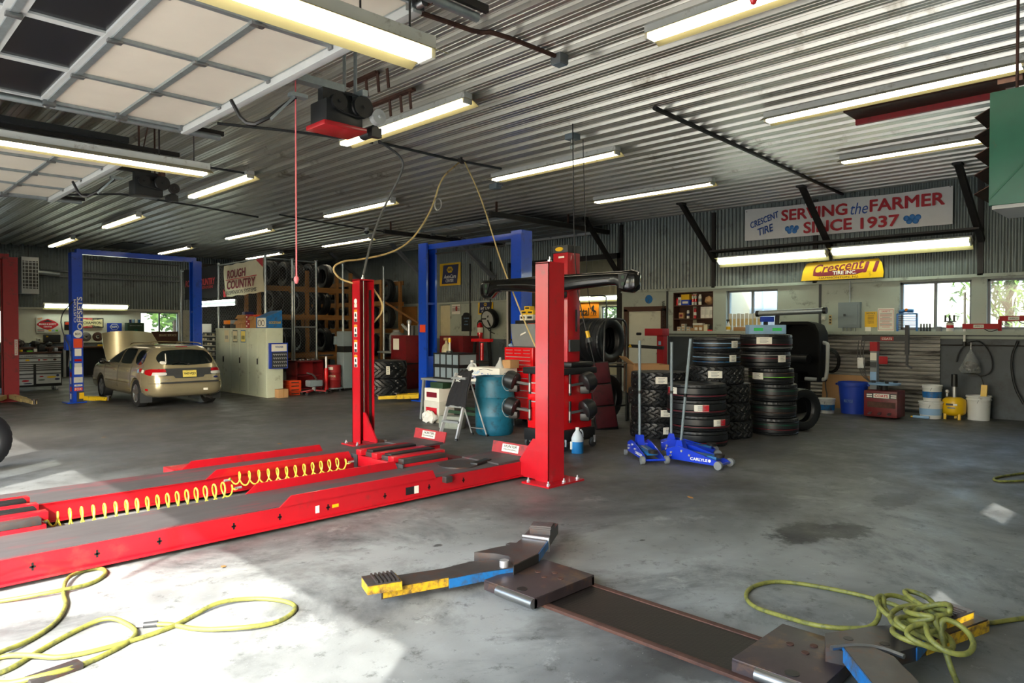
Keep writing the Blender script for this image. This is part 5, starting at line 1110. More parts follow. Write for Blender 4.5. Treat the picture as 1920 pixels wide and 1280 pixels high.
for z, h, c_ in ((1.1, .14, 'paper'), (.95, .1, 'dark_grey'), (.74, .16, 'pale_blue')): b = B(); b.rect(f2, .0, z, .11, h, .002, .006); b.build('sticker', c_, m)
b = B(); b.bar((.17, .45, 1.43), (.17, -.32, 1.43), .09, .10); b.build('swing_beam', 'black', m); b = B(); b.rect(Fr((.12, 0, 1.43), UX), -.02, 0, .22, .075, .004); b.build('beam_plate', 'faded_red', m); txt('COATS', Fr((.114, 0, 1.43), UX), -.02, 0, .17, .04, 'paper', m, 0, .01)
b = B(); b.bar((.17, -.3, 1.68), (.17, -.3, 1.15), .06, .06); b.bar((.17, -.3, 1.2), (.17, -.3, .95), .035, .035); b.bar((.17, -.3, .95), (.17, -.38, .91), .03, .03); b.build('mount_arm', 'black', m)
b = B(); b.box((.05, .06, 1.04), (.1, .14, .14), .4, .01); b.build('lube_box', 'matte_red', m); b = B(); b.box((.05, .44, .98), (.08, .12, .2), .2, .02); b.build('bead_bottle', 'bucket_white', m)
for k in range(3): b = B(); b.tube([(.05, .38+.05*k, 1.4), (.02, .40+.05*k, 1.1), (.04, .36+.04*k, .75), (.02, .25, .62)], .008, 6, False, 2); b.build('air_line', 'black', m)
w = T('wheel_balancer', 'dark wheel balancer with raised black hood and grey tube arm', 'wheel balancer', (13.3, 5.6, 0))
b = B(); b.span((-.1, -.05, 0), (.5, .75, .78), .02); b.build('cabinet', 'matte_black', w)
b = B(); pr = [(-.42, .62), (-.42, 1.5), (-.38, 1.66), (-.28, 1.75), (.22, 1.75), (.36, 1.70), (.43, 1.55), (.46, .95), (.42, .62)]
fo = Fr((0, 0, 0), UX); outer = [fo.p(x, z, .1) for x, z in pr]; outer2 = [fo.p(x*.97, z*.99, -.36) for x, z in pr]
b.rings([outer2, outer, [fo.p(x*.93, .62+(z-.62)*.95, .1) for x, z in pr], [fo.p(x*.9, .62+(z-.62)*.94, -.33) for x, z in pr]], True, False)
b.prism([(x*.96, z*.99) for x, z in pr], fo, -.37, -.35); b.build('hood', 'matte_black', w)
b = B(); b.cyl((.0, .25, 1.05), (-.12, -.26, 1.05), .085, None, 18); b.build('shaft', 'satin_black', w)
b = B(); b.tube([(.1, -.1, .66), (.1, -.45, .66), (.1, -.5, .7), (.1, -.52, 1.3), (.1, -.5, 1.34), (.1, -.38, 1.36)], .035, 8, False, 1); b.build('guard_tube', 'light_grey', w)
b = B(); b.bar((.1, .5, .7), (.1, .45, 1.9), .07, .05); b.build('display_mast', 'black', w)
b = B(); b.cyl((0, .80, 1.91), (0, -.5, 1.95), .055, None, 18); b.build('display_tube', 'galv', w)
for y, z in ((.80, 1.91), (-.5, 1.95)): b = B(); b.cyl((0, y-.03, z), (0, y+.03, z), .062, None, 18); b.build('tube_cap', 'black', w)
o = T('hose_coil', 'black air hose coiled on a hook on the steel lining', 'hose', (14.86, 5.56, .95))
for k in range(3):
    b = B(); b.tube([(-.03*k, cos(a)*(.17-.012*k), sin(a)*(.24-.02*k)) for a in [2*pi*i/24 for i in range(24)]], .012, 6, True); b.build('loop', 'black', o)
b = B(); b.tube([(-.03, .1, -.2), (-.12, .08, -.5), (-.3, -.05, -.75), (-.5, .05, -.93)], .012, 6, False, 2); b.build('tail', 'black', o); b = B(); b.cyl((.09, 0, .25), (-.08, 0, .27), .012); b.build('hook', 'steel', o)
o = T('cardboard_sheet', 'large flat cardboard sheet leaning behind the blue bin', 'cardboard', (14.78, 5.25, 0)); o.rotation_euler = (0, radians(5), 0)
b = B(); b.span((-.008, -.45, 0), (.008, .47, .68)); b.build('sheet', 'kraft', o); b = B(); b.span((-.0095, -.2, .0), (-.008, -.195, .68)); b.build('fold_line', 'cardboard', o)
def bucket(loc, R, H, lab, mat='bucket_white', label='worn_blue', lid=True, handle=True, group=None, nm='bucket'):
    o = T(nm, lab, 'bucket', loc, 0, group); b = B(); r0 = R*.88
    b.lathe([(.001, .0), (r0, .0), (R*.97, H*.8), (R*1.03, H*.81), (R*1.03, H*.86), (R*.98, H*.87), (R*.98, H*.92), (R*1.04, H*.93), (R*1.04, H), (R*.95, H), (R*.9, H*.3), (.001, H*.2)], 24); b.build('pail', mat, o)
    if lid: b = B(); b.lathe([(.001, H*1.0), (R*1.06, H*1.0), (R*1.07, H*.94), (R*1.06, H*1.02), (.001, H*1.02)], 24); b.build('lid', mat, o)
    if label: b = B(); b.lathe([(R*.93+.002, H*.22), (R*.96+.004, H*.6), (R*.955, H*.6), (R*.92, H*.22)], 24, None, True); b.build('label_band', label, o)
    if handle: b = B(); b.tube([(R*1.05*cos(a), R*1.05*sin(a)*.3-R*.2, H*.84-R*.7*sin(a)) for a in [pi*i/10 for i in range(11)]], .004, 6); b.build('wire_handle', 'steel', o)
    return o
bucket((13.78, 5.24, 0), .15, .275, 'small white bucket in front of the cardboard sheet'); bucket((14.30, 3.6, 0), .19, .3, 'lower white bucket of the pair beside the yellow tank', label='pale_blue'); bucket((14.30, 3.58, .309), .16, .29, 'upper white bucket stacked on another beside the tank', lid=False)
bucket((14.62, 2.93, 0), .19, .43, 'tall dirty white bucket under the hanging plastic bag', label=None, lid=False)
o = T('yellow_tool', 'yellow handled tool standing in the dirty white bucket', 'tool', (14.62, 2.88, .30)); b = B(); b.bar((0, 0, -.2), (.02, -.02, .14), .05, .05); b.bar((.02, -.02, .1), (.03, -.03, .32), .09, .07); b.build('grip', 'yellow', o); b = B(); b.tube([(.02, -.02, .3), (.05, .02, .45), (.1, .12, .52), (.1, .3, .5)], .009, 6, False, 2); b.build('cord', 'black', o)
o = T('trash_can', 'round blue plastic trash can by the tire changer', 'trash can', (14.08, 4.86, 0)); b = B(); b.lathe([(.001, 0), (.21, 0), (.255, .52), (.275, .525), (.28, .56), (.265, .6), (.25, .6), (.2, .05), (.001, .04)], 28); b.build('bin', 'bin_blue', o)
for s in (-1, 1): b = B(); b.box((0, s*.285, .55), (.12, .05, .04), 0, .01); b.build('handle', 'bin_blue', o)
txt('♻' if False else 'RECYCLE', Fr((-.245, 0, .25), UX), 0, 0, .16, .05, 'pale_blue', o)
o = T('air_tank', 'yellow portable air tank with black top handle', 'air tank', (14.45, 3.27, 0)); b = B(); b.lathe([(.001, .06), (.12, .065), (.175, .1), (.185, .14), (.185, .31), (.175, .35), (.12, .385), (.001, .39)], 28); b.build('tank', 'yellow', o)
for x, y in ((-.12, -.11), (-.12, .11), (.12, 0)): b = B(); b.span((x-.02, y-.02, 0), (x+.02, y+.02, .1)); b.build('foot', 'yellow', o)
b = B(); b.cyl((0, 0, .38), (0, 0, .6), .03); b.build('valve_pipe', 'bright_steel', o); b = B(); b.lathe([(.001, .58), (.055, .58), (.048, .8), (.001, .81)], 16); b.build('grip', 'black', o)
f = Fr((-.186, 0, .24), UX); b = B(); b.rect(f, -.03, .03, .11, .035, .004); b.build('label_plate', 'dark_grey', o); b = B(); b.rect(f, .06, .03, .06, .035, .004); b.build('label_plate', 'paper', o); b = B(); b.rect(f, 0, -.03, .12, .025, .004); b.build('label_plate', 'grey', o)
b = B(); b.cyl((-.05, .1, .4), (-.05, .1, .47), .02); b.ball((-.05, .1, .49), .035); b.build('gauge', 'bright_steel', o)
o = T('caulk_tube', 'caulk tube lying on the floor before the bucket pair', 'tube', (14.05, 3.72, .03)); b = B(); b.cyl((0, .1, 0), (0, -.16, 0), .026); b.build('tube_body', 'pale_blue', o); b = B(); b.cyl((0, .1, 0), (0, .14, 0), .02, .006); b.build('nozzle', 'yellow', o)
o = T('plastic_bag', 'full clear plastic bag hanging on a hook on the dark wall', 'bag', (14.82, 3.1, 1.24)); b = B()
rnd = random.Random(8); prof = [(.004, 0), (.02, -.03), (.06, -.1), (.11, -.2), (.15, -.3), (.165, -.36), (.15, -.42), (.09, -.44), (.001, -.44)]
b.lathe(prof, 26)
for v in b.bm.verts: a = math.atan2(v.co.y, v.co.x); q = 1+.10*sin(a*5+v.co.z*20)+.06*sin(a*9-v.co.z*31); v.co.x *= q*.7; v.co.y *= q
b.build('bag_skin', 'clear_bag', o)
b = B(); b.ball((0, 0, -.31), .1, (.8, 1.15, .9), 14)
for v in b.bm.verts: v.co += V((rnd.uniform(-.02, .02), rnd.uniform(-.02, .02), rnd.uniform(-.02, .02)))
b.build('bag_contents', 'rag', o, ang=8); b = B(); b.cyl((0, 0, 0), (0, 0, .12), .006); b.build('tie', 'white', o)
o = T('wall_hose', 'black hose looping from the ledge down behind the plastic bag', 'hose', (14.93, 3.05, 1.3)); b = B(); b.tube([(0, .3, -.3), (-.02, .25, -.1), (-.02, .1, .08), (-.02, -.08, .1), (-.02, -.25, -.15), (-.02, -.27, -.45), (-.02, -.1, -.55), (-.02, .1, -.54)], .012, 6, False, 2); b.build('hose_line', 'black', o)
o = T('wall_pipe', 'thin steel pipe run along the dark wall below the ledge', 'pipe', (14.97, 3.0, 1.31)); b = B(); b.cyl((0, -1.2, 0), (0, .62, 0), .012); b.build('pipe_run', 'dark_iron', o)
o = T('wall_hose', 'black hose hanging down the dark wall at the right edge', 'hose', (14.93, 2.42, 1.4)); b = B(); b.tube([(0, 0, 0), (-.03, .1, -.3), (-.02, .05, -.8), (-.03, -.1, -1.1)], .018, 6, False, 2); b.build('hose_line', 'black', o)
# reel drop beside the door, a red press and a wall lead
o = T('spring_cord', 'black spring cord hanging beside the shelf unit', 'cord', (14.9, 9.62, 1.3)); pts = [(.03*cos(t*2*pi*22), .03*sin(t*2*pi*22), t*1.0) for t in [i/264 for i in range(265)]]; b = B(); b.tube(pts, .006, 5); b.build('coil', 'black', o); b = B(); b.cyl((0, 0, -.12), (0, 0, 0), .02); b.build('plug', 'black', o)
o = T('tire_press', 'red pedestal tire machine in front of the inner door', 'tire machine', (13.2, 8.55, 0)); b = B(); b.span((-.08, -.08, 0), (.08, .08, 1.52)); b.build('column', 'matte_red', o); b = B(); b.span((-.14, -.1, 1.46), (.12, .36, 1.62), .01); b.build('head', 'matte_red', o); b = B(); b.span((-.3, -.3, 0), (.3, .3, .1)); b.build('base', 'dark_red', o); b = B(); b.cyl((-.16, .45, 1.5), (-.16, .55, 1.5), .03); b.build('knob', 'black', o); b = B(); b.bar((-.1, -.1, 1.2), (-.1, 1.2, 1.24), .07, .07); b.build('swing_bar', 'satin_black', o); b = B(); b.rect(Fr((-.092, 0, 1.3), UX), 0, 0, .06, .08, .003); b.build('label_plate', 'pale_blue', o)
b = B(); b.prism([(-.05, 0), (.05, 0), (0, .08)], Fr((-.137, .75, 1.2), UX), 0, .003); b.build('warning_triangle', 'yellow', o)
# diagonal steel braces from the right wall to the ceiling
for i, (y, lab) in enumerate(((11.0, 'diagonal steel brace beside the drive-through opening'), (8.25, 'diagonal steel brace left of the white banner'), (5.6, 'diagonal steel brace crossing in front of the white banner'), (2.98, 'diagonal steel brace beside the green heater'))):
    o = T('roof_brace', lab, 'brace', (14.95, y, 3.02 if i == 0 else 3.2)); b = B(); b.bar((0, 0, 0), (-1.35, .08, ZC-(3.02 if i == 0 else 3.2)), .1, .09); b.build('brace_beam', 'dark_iron', o); b = B(); b.box((-1.35, .08, ZC-(3.02 if i == 0 else 3.2)-.02), (.2, .14, .04)); b.build('foot_plate', 'dark_iron', o)
# green unit heater
h = T('unit_heater', 'green unit heater box hanging at the right edge', 'heater', (7.25, .82, 2.62))
b = B(); b.span((-.35, -.52, .0), (.35, .51, .93), .006); b.build('casing', 'green', h)
b = B(); b.span((-.33, -.5, -.03), (.33, .49, .0)); b.build('bottom_pan', 'light_grey', h)
for k in range(5): b = B(); b.box((-.05, .56, .14+.16*k), (.58, .13, .006), 0, 0, Matrix.Rotation(radians(-28), 4, 'X')); b.build('louver', 'rusty', h)
for x, y in ((-.2, .35), (-.2, -.3), (.25, .3), (.25, -.3)): b = B(); b.cyl((x, y, .93), (x, y, ZC-2.62), .012); b.build('hanger_rod', 'rusty', h)
b = B(); b.prism([(0, 0), (.45, .5), (.44, .51), (-.01, .012)], Fr((-.352, .5, .05), UX), 0, .003); b.build('crease', 'green', h)
o = T('ceiling_panel', 'brown rusty sheet fixed under the ceiling by the heater', 'panel', (9.36, 2.5, ZC-.03)); b = B(); b.span((-.22, -.8, -.05), (.2, .8, 0)); b.build('sheet', 'rusty', o); b = B(); b.span((.2, -.8, -.12), (.25, .8, .0)); b.build('edge_angle', 'faded_red', o); b = B(); b.box((-.3, -.95, -.08), (.2, .22, .14)); b.build('end_box', 'rusty', o)
# ---------------------------------------------------------------- alignment console with camera beam
a = T('alignment_console', 'red alignment console with tall column and black camera beam', 'wheel aligner', (7.25, 6.33, 0))
b = B(); b.span((-.35, -.28, .26), (.35, .27, 1.0), .012); b.build('cabinet', 'tool_red', a)
b = B(); b.span((-.39, -.32, .10), (.39, .31, .27), .03); b.build('base_skirt', 'satin_black', a)
for x, y in ((-.3, -.34), (.3, -.34), (-.3, .3), (.3, .3)):
    b = B(); b.lathe([(.012, -.02), (.06, -.02), (.065, -.012), (.065, .012), (.06, .02), (.012, .02)], 18, Matrix.Translation((x, y, .066)) @ Matrix.Rotation(pi/2, 4, 'X')); c_ = b.build('caster', 'dark_grey', a); b = B(); b.bar((x, y-.03, .066), (x, y-.03, .16), .03, .012); b.build('caster_fork', 'bright_steel', c_)
b = B(); b.span((-.40, -.34, 1.0), (.40, .32, 1.09), .02); b.build('top_tray', 'satin_black', a); b = B(); b.span((-.1, -.3, 1.09), (.38, .1, 1.16), .03); b.build('keyboard_cover', 'black', a)
b = B(); b.span((-.02, -.16, 1.0), (.24, .10, 2.64), .008); b.build('column', 'lift_red', a); b = B(); b.span((-.03, -.17, 2.64), (.25, .11, 2.74), .01); cp = b.build('column_cap', 'dark_grey', a)
b = B(); b.ell(Fr((-.031, -.02, 2.69), UX), 0, 0, .07, .028, .004); b.build('oval_badge', 'sign_yellow', a); b = B(); b.rect(Fr((-.021, 0, 2.58), UX), .05, 0, .1, .025, .003); b.build('name_plate', 'paper', a)
b = B(); b.rect(Fr((.1, -.161, 1.38), (1, 0, 0)), 0, 0, .2, .16, .03); b.build('control_pod', 'dark_grey', a); b = B(); b.rect(Fr((.1, -.16, 1.72), (1, 0, 0)), .05, 0, .02, .3, .02); b.build('slide_lock', 'black', a)
def sect(y, zc, hx, hz): return [(-.16+hx*sgnp(cos(t), .55), y, zc+hz*sgnp(sin(t), .55)) for t in [2*pi*i/20 for i in range(20)]]
for s in (1, -1):
    b = B(); b.rings([sect(s*y-.02, 2.21+dz, hx, hz) for y, dz, hx, hz in ((.0, 0, .09, .125), (.16, 0, .09, .12), (.5, .015, .085, .10), (.95, .025, .08, .085), (1.08, .02, .08, .09), (1.18, -.02, .085, .13), (1.30, -.025, .085, .14), (1.37, -.02, .07, .11), (1.39, -.02, .03, .05))]); b.build('beam_arm', 'gloss_black', a)
    f = Fr((-.25, s*1.22-.02, 2.185), UX); b = B(); b.prism([(-.07*s, .09), (.07*s, .09), (.06*s, -.08), (.0, -.09)] if s < 0 else [(-.07, .09), (.07, .09), (.0, -.09), (-.05, -.08)], f, -.004, .006); b.build('camera_window', 'black', a)
    for dz in (-.03, .05): b = B(); b.cyl((-.258, s*1.22-.02, 2.185+dz), (-.262, s*1.22-.02, 2.185+dz), .024, None, 14); b.build('camera_lens', 'dark_green', a)
    b = B(); b.tube([(-.252, s*.15-.02, 2.19), (-.252, s*.5-.02, 2.225), (-.247, s*1.0-.02, 2.235)], .007, 6, False, 1); b.build('trim_line', 'dark_grey', a)
b = B(); b.span((-.26, -.16, 2.02), (-.02, .12, 2.12), .03); b.build('beam_carriage', 'black', a)
f = Fr((-.351, 0, 0), UX)
for z, h in ((.85, .1), (.72, .08), (.6, .1)): b = B(); b.rect(f, -.1, z, .26, h, .012); d_ = b.build('drawer', 'tool_red', a); b = B(); b.rect(f, -.1, z+h*.3, .24, .014, .01, .012); b.build('drawer_pull', 'bright_steel', d_)
def clamp(parent, o, out, along):
    """wheel clamp with camera target hung on a side hook"""
    o = V(o); out = V(out); al = V(along); c = T('wheel_clamp', None, None, o); c.parent = parent
    b = B(); b.cyl((0, 0, -.15), (0, 0, .13), .018); b.build('clamp_bar', 'black', c)
    b = B(); b.cyl((0, 0, -.12), (0, 0, -.0), .02); b.build('slide', 'steel', c)
    p = out*.10+al*.17+V((0, 0, .01)); b = B(); b.bar((0, 0, -.02), p, .03, .03); b.build('arm', 'dark_grey', c)
    ax = (al*.9+out*.3+V((0, 0, .3))).normalized(); M = Matrix.Translation(p) @ ax.to_track_quat('Z', 'Y').to_matrix().to_4x4()
    b = B(); b.lathe([(.001, -.02), (.10, -.02), (.125, .0), (.13, .09), (.11, .14), (.06, .16), (.001, .16)], 20, M); b.build('target_disc', 'satin_black', c)
    b = B(); b.box(p+al*.03-V((0, 0, .09)), (.13, .13, .10), .5, .02); b.build('target_foot', 'black', c)
    q_ = p+out*.06+V((0, 0, .06)); b = B(); b.cyl(q_-ax*.05, q_+ax*.07, .035); b.build('clamp_motor', 'panel_grey', c)
    b = B(); b.tube([p+al*.10+V((0, 0, .10)), p+al*.22+V((0, 0, .12)), p+al*.28-V((0, 0, .02)), p+al*.2-V((0, 0, .14)), p+al*.1-V((0, 0, .12))], .005, 6, False, 2); b.build('cable', 'grey', c)
    return c
for z in (.88, .52): clamp(a, (-.18, -.34, z), (0, -1, 0), (1, 0, 0)); clamp(a, (-.38, .2, z), (-1, 0, 0), (0, 1, 0))
o = T('washer_fluid_jug', 'clear jug half full of blue fluid beside the console caster', 'jug', (7.02, 5.82, 0)); b = B(); b.lathe([(.001, 0), (.075, 0), (.078, .02), (.078, .12), (.0775, .15)], 20); b.build('fluid', 'fluid_blue', o); b = B(); b.lathe([(.078, .15), (.078, .19), (.06, .24), (.025, .29), (.022, .31)], 20); b.build('upper_shell', 'jug', o); b = B(); b.lathe([(.024, .30), (.026, .33), (.001, .335)], 14); b.build('cap', 'white', o)
b = B(); b.tube([(.03, -.03, .3), (.07, -.03, .27), (.075, -.03, .2)], .011, 6, False, 1); b.build('grip', 'jug', o); b = B(); b.rect(Fr((-.062, .03, .1), (.5, -.86, 0)), 0, 0, .06, .1, .012); b.build('label_sheet', 'paper', o)
o = T('hanging_cord', 'black drop cord with yellow connector above the console', 'cord', (7.55, 5.95, 1.1)); b = B(); b.tube([(0, 0, .0), (-.06, .04, .3), (-.1, .1, .55), (-.2, .2, 1.2), (-.22, .22, ZC-1.1)], .008, 6, False, 2); b.build('cable', 'black', o); b = B(); b.cyl((-.07, .055, .38), (-.085, .075, .48), .028, None, 12); b.build('connector', 'yellow', o); b = B(); b.cyl((-.06, .045, .33), (-.07, .055, .39), .04, .03, 12); b.build('boot', 'dark_grey', o)
# ---------------------------------------------------------------- blue drum, step ladder, work bench
o = T('plastic_drum', 'blue-green plastic drum with open top behind the step ladder', 'drum', (7.42, 7.80, 0)); b = B(); b.lathe([(.001, .01), (.26, 0), (.285, .03), (.292, .1), (.297, .28), (.303, .295), (.297, .31), (.302, .45), (.302, .56), (.308, .575), (.301, .59), (.295, .78), (.28, .84), (.29, .86), (.295, .885), (.275, .885), (.26, .82), (.27, .1), (.001, .06)], 36); b.build('drum_shell', 'barrel_blue', o)
o = T('step_ladder', 'aluminium step ladder with a dark shirt draped over it', 'step ladder', (6.8, 7.84, 0)); 
F0, F1, R0, R1, T0, T1 = V((-.30, .17, 0)), V((-.25, -.16, 0)), V((.32, .14, 0)), V((.34, -.17, 0)), V((.0, .13, .95)), V((.05, -.13, .95))
for p, q, nm_ in ((F0, T0, 'front_rail'), (F1, T1, 'front_rail')): b = B(); b.bar(p, q, .03, .045); b.build(nm_, 'aluminium', o)
for p, q in ((R0, T0-V((0, 0, .12))), (R1, T1-V((0, 0, .12)))): b = B(); b.cyl(p, q, .012); b.build('rear_leg', 'aluminium', o)
for t in (.27, .5, .93):
    p, q = F0.lerp(T0, t), F1.lerp(T1, t); b = B(); b.bar(p, q, .10 if t < .9 else .2, .03); b.build('tread', 'grey', o)
b = B(); b.bar(R0.lerp(T0, .12), R1.lerp(T1, .12), .025, .015); b.build('rear_stretcher', 'grey', o)
for p in (F0, F1, R0, R1): b = B(); b.cyl(p, p+V((0, 0, .03)), .022); b.build('rubber_foot', 'black', o)
o = T('shirt', 'black shirt with white print draped on the step ladder', 'shirt', (6.78, 7.79, .95)); b = B(); g = []
for i in range(15):
    u = -1+2*i/14; row = []
    for j in range(13):
        t = j/12; row.append((.06-.02-.30*t*.62+.012*sin(u*9+t*4)+(.05 if t < .08 else 0)-.03*t, u*(.13+.09*t)+.01*sin(t*8+u*3), .05-.5*t-.03*u*u*t+.012*sin(u*7)))
    g.append(row)
vs = [[b.bm.verts.new(p) for p in r_] for r_ in g]
for i in range(14):
    for j in range(12): b.bm.faces.new((vs[i][j], vs[i+1][j], vs[i+1][j+1], vs[i][j+1]))
sh = b.build('cloth', 'fabric_black', o, ang=80); sm_ = sh.modifiers.new('thickness', 'SOLIDIFY'); sm_.thickness = .012
f = Fr((-.075, .05, -.12), UX, (.22, 0, .5)); txt('INC.', f, .02, .02, .1, .035, 'white', o, 0, .012, .006); txt('TIRE', f, .02, .075, .11, .04, 'white', o, .2, .012, .006)
w = T('work_bench', 'grey metal work bench behind the step ladder', 'bench', (7.98, 9.15, 0))
b = B(); b.span((-.28, -.95, .70), (.28, .85, .74)); b.build('bench_top', 'grey', w)
for x in (-.25, .25):
    for y in (-.9, .8): b = B(); b.bar((x, y, .70), (x*1.1, y+(.05 if y > 0 else -.05), 0), .05, .04); b.build('leg', 'grey', w)
for x in (-.26, .26): b = B(); b.bar((x, -.93, .2), (x, .83, .2), .03, .05); b.build('stretcher', 'dark_green', w)
BZ = .741
def crate(z, lab):
    o = T('parts_organizer', lab, 'organizer', (7.95, 9.35, z), 0, 'black parts organizers on the bench'); b = B(); b.span((-.22, -.34, 0), (.22, .34, .03)); b.span((-.22, -.34, .20), (.22, .34, .225)); b.build('tray', 'black', o)
    b = B(); b.span((-.2, -.32, .03), (.2, .32, .2)); b.build('bin_block', 'panel_grey', o)
    for k in range(5): b = B(); b.span((-.215, -.33+.165*k-.008, .02), (-.195, -.33+.165*k+.008, .21)); b.build('rib', 'black', o)
crate(BZ, 'lower black and grey parts organizer on the bench'); crate(BZ+.226, 'upper black and grey parts organizer on the bench')
o = bucket((7.82, 8.98, BZ), .07, .14, 'small blue and white tub on the bench by the organizers', 'bucket_white', 'bin_blue', True, False, None, 'tub')
o = T('antifreeze_jug', 'silver jug with handle on the bench behind the shirt', 'jug', (7.78, 8.72, BZ)); b = B(); b.rings([[(x*a_, y*a_, z) for x, y in ((-.05, -.08), (.05, -.08), (.06, 0), (.05, .08), (-.05, .08), (-.06, 0))] for a_, z in ((1, 0), (1.05, .02), (1.05, .2), (.6, .27), (.3, .29), (.3, .32))]); b.build('jug_body', 'light_grey', o); b = B(); b.cyl((0, 0, .32), (0, 0, .345), .025); b.build('cap', 'white', o); b = B(); b.tube([(0, -.03, .29), (0, -.1, .28), (0, -.1, .16)], .014, 6, False, 1); b.build('grip', 'light_grey', o)
o = T('printed_carton', 'white carton with blue print on the bench behind the drum', 'box', (7.9, 8.34, BZ)); b = B(); b.span((-.2, -.36, 0), (.2, .36, .24), .01); b.build('carton', 'paper', o); f = Fr((-.2, 0, 0), UX); txt('CLIP', f, -.2, .16, .2, .05, 'pale_blue', o, .2, .01, .002); txt('CUSHION', f, -.2, .08, .22, .05, 'text_blue', o, .1, .02, .002); txt('Tire Balancer', f, .13, .12, .4, .06, 'text_blue', o, 0, .008, .002); b = B(); b.tube([(-.201, .12, .2), (-.201, -.02, .225), (-.201, -.2, .2)], .005, 4, False, 1); b.build('tire_drawing', 'text_dark', o)
o = T('funnel', 'upturned grey funnel on the white carton', 'funnel', (7.85, 8.12, BZ+.24)); b = B(); b.lathe([(.09, 0), (.085, .01), (.02, .13), (.015, .17), (.012, .17), (.015, .12), (.07, .01)], 18); b.build('cone', 'light_grey', o)
pack(7.98+.0, BZ+.24, (.2, .18, .13), 'kraft', 'small kraft carton on the white carton beside funnel', 7.95, group=None)
pack(9.55, .0, (.34, .42, .36), 'old_white', 'lower white printed carton under the bench', 7.75, group='cartons under the bench', lid='text_red', nm='printed_carton'); pack(9.55, .361, (.33, .40, .22), 'paper', 'upper white printed carton under the bench', 7.75, group='cartons under the bench', lid='maroon', nm='printed_carton'); pack(9.5, .582, (.3, .34, .1), 'dark_green', 'green metal box on the cartons under the bench', 7.8, group=None, nm='metal_box')
o = T('cinder_block', 'grey concrete block on the floor under the ladder', 'block', (7.35, 8.72, 0), radians(20)); b = B(); b.box((0, 0, .1), (.19, .4, .2), 0, .01); b.build('block', 'cinder', o)
o = T('plastic_sack', 'white plastic sack slumped in front of the cartons', 'bag', (7.5, 9.5, 0)); b = B(); rnd = random.Random(4); b.ball((0, 0, .09), .15, (.6, 1.1, .7), 16)
for v in b.bm.verts: v.co = V((v.co.x+rnd.uniform(-.02, .02), v.co.y+rnd.uniform(-.025, .025), max(0, v.co.z+rnd.uniform(-.025, .025))))
b.build('sack', 'paper', o, ang=12)
t = T('tool_cabinet', 'red roller tool cabinet behind the blue-green drum', 'tool cabinet', (8.55, 8.12, 0)); b = B(); b.span((-.26, -.38, .12), (.26, .40, .95), .01); b.build('body', 'tool_red', t); f = Fr((-.26, .01, 0), UX)
for k, (z, h) in enumerate(((.88, .1), (.77, .09), (.67, .09), (.57, .09), (.44, .14), (.26, .18))): b = B(); b.rect(f, 0, z, .70, h-.015, .015); d_ = b.build('drawer', 'tool_red', t); b = B(); b.rect(f, 0, z+h*.28, .66, .012, .012, .015); b.build('drawer_pull', 'bright_steel', d_)
for x in (-.2, .2):
    for y in (-.3, .32): b = B(); b.lathe([(.01, -.02), (.06, -.02), (.06, .02), (.01, .02)], 14, Matrix.Translation((x, y, .06)) @ Matrix.Rotation(pi/2, 4, 'X')); b.build('caster', 'black', t)
t2 = T('tool_chest', 'small red drawer chest standing on the roller cabinet', 'tool chest', (8.52, 8.16, .951)); b = B(); b.span((-.2, -.32, 0), (.2, .34, .35), .01); b.build('body', 'tool_red', t2); f = Fr((-.2, .01, 0), UX)
for z, h in ((.05, .07), (.12, .06), (.18, .06)): b = B(); b.rect(f, 0, z, .60, h-.012, .012); d_ = b.build('drawer', 'tool_red', t2); b = B(); b.rect(f, 0, z+h*.2, .56, .01, .01, .012); b.build('drawer_pull', 'bright_steel', d_)
for x in (-.2, 0, .2):
    for z in (.24, .295): b = B(); b.rect(f, x, z, .19, .045, .012); d_ = b.build('drawer', 'tool_red', t2); b = B(); b.rect(f, x, z+.01, .15, .008, .01, .012); b.build('drawer_pull', 'bright_steel', d_)
o = T('laptop', 'grey laptop seen from behind, open on the red chest', 'laptop', (8.45, 8.12, 1.302)); b = B(); b.span((-.02, -.28, 0), (.22, .28, .025), .004); b.build('keyboard_base', 'dark_grey', o); b = B(); b.box((-.05, 0, .2), (.02, .56, .38), 0, .006, Matrix.Rotation(radians(-8), 4, 'Y')); b.build('screen_lid', 'grey', o); b = B(); b.prism([(-.06, -.03), (.07, .02), (.06, .04), (-.05, .0)], Fr((-.075, 0, .22), UX), 0, .004); b.build('lid_mark', 'paper', o)
o = T('headset', 'black headset and rags at left of the laptop on the chest', 'headset', (8.42, 8.44, 1.302)); b = B(); b.tube([(0, -.05, .02), (0, -.04, .1), (0, .0, .13), (0, .04, .1), (0, .05, .02)], .014, 8, False, 2); b.build('band', 'black', o); b = B(); b.ball((0, 0, .03), .05, (1, 1, .6)); b.build('rag', 'pale_blue', o)
o = T('dark_cabinet', 'tall dark cabinet behind the red tool chest', 'cabinet', (9.1, 8.42, 0)); b = B(); b.span((-.18, -.4, 0), (.18, .42, 1.76), .008); b.build('body', 'black', o); b = B(); b.rect(Fr((-.18, .01, 1.68), UX), .1, 0, .36, .05, .01); b.build('name_strip', 'safety_orange', o)
for k, (y, z, d, m_) in enumerate(((8.74, 1.761, (.14, .15, .1), 'paper'), (8.57, 1.761, (.14, .16, .1), 'old_white'), (8.72, 1.862, (.12, .13, .08), 'yellow'), (8.57, 1.862, (.12, .14, .08), 'sign_yellow'), (8.64, 1.943, (.12, .14, .07), 'yellow'))): pack(y, z, d, m_, '%s small carton in the heap on the dark cabinet' % ('bottom left white', 'bottom right white', 'middle left yellow', 'middle right yellow', 'top yellow')[k], 9.08, group='small cartons on the dark cabinet', lid='text_dark')
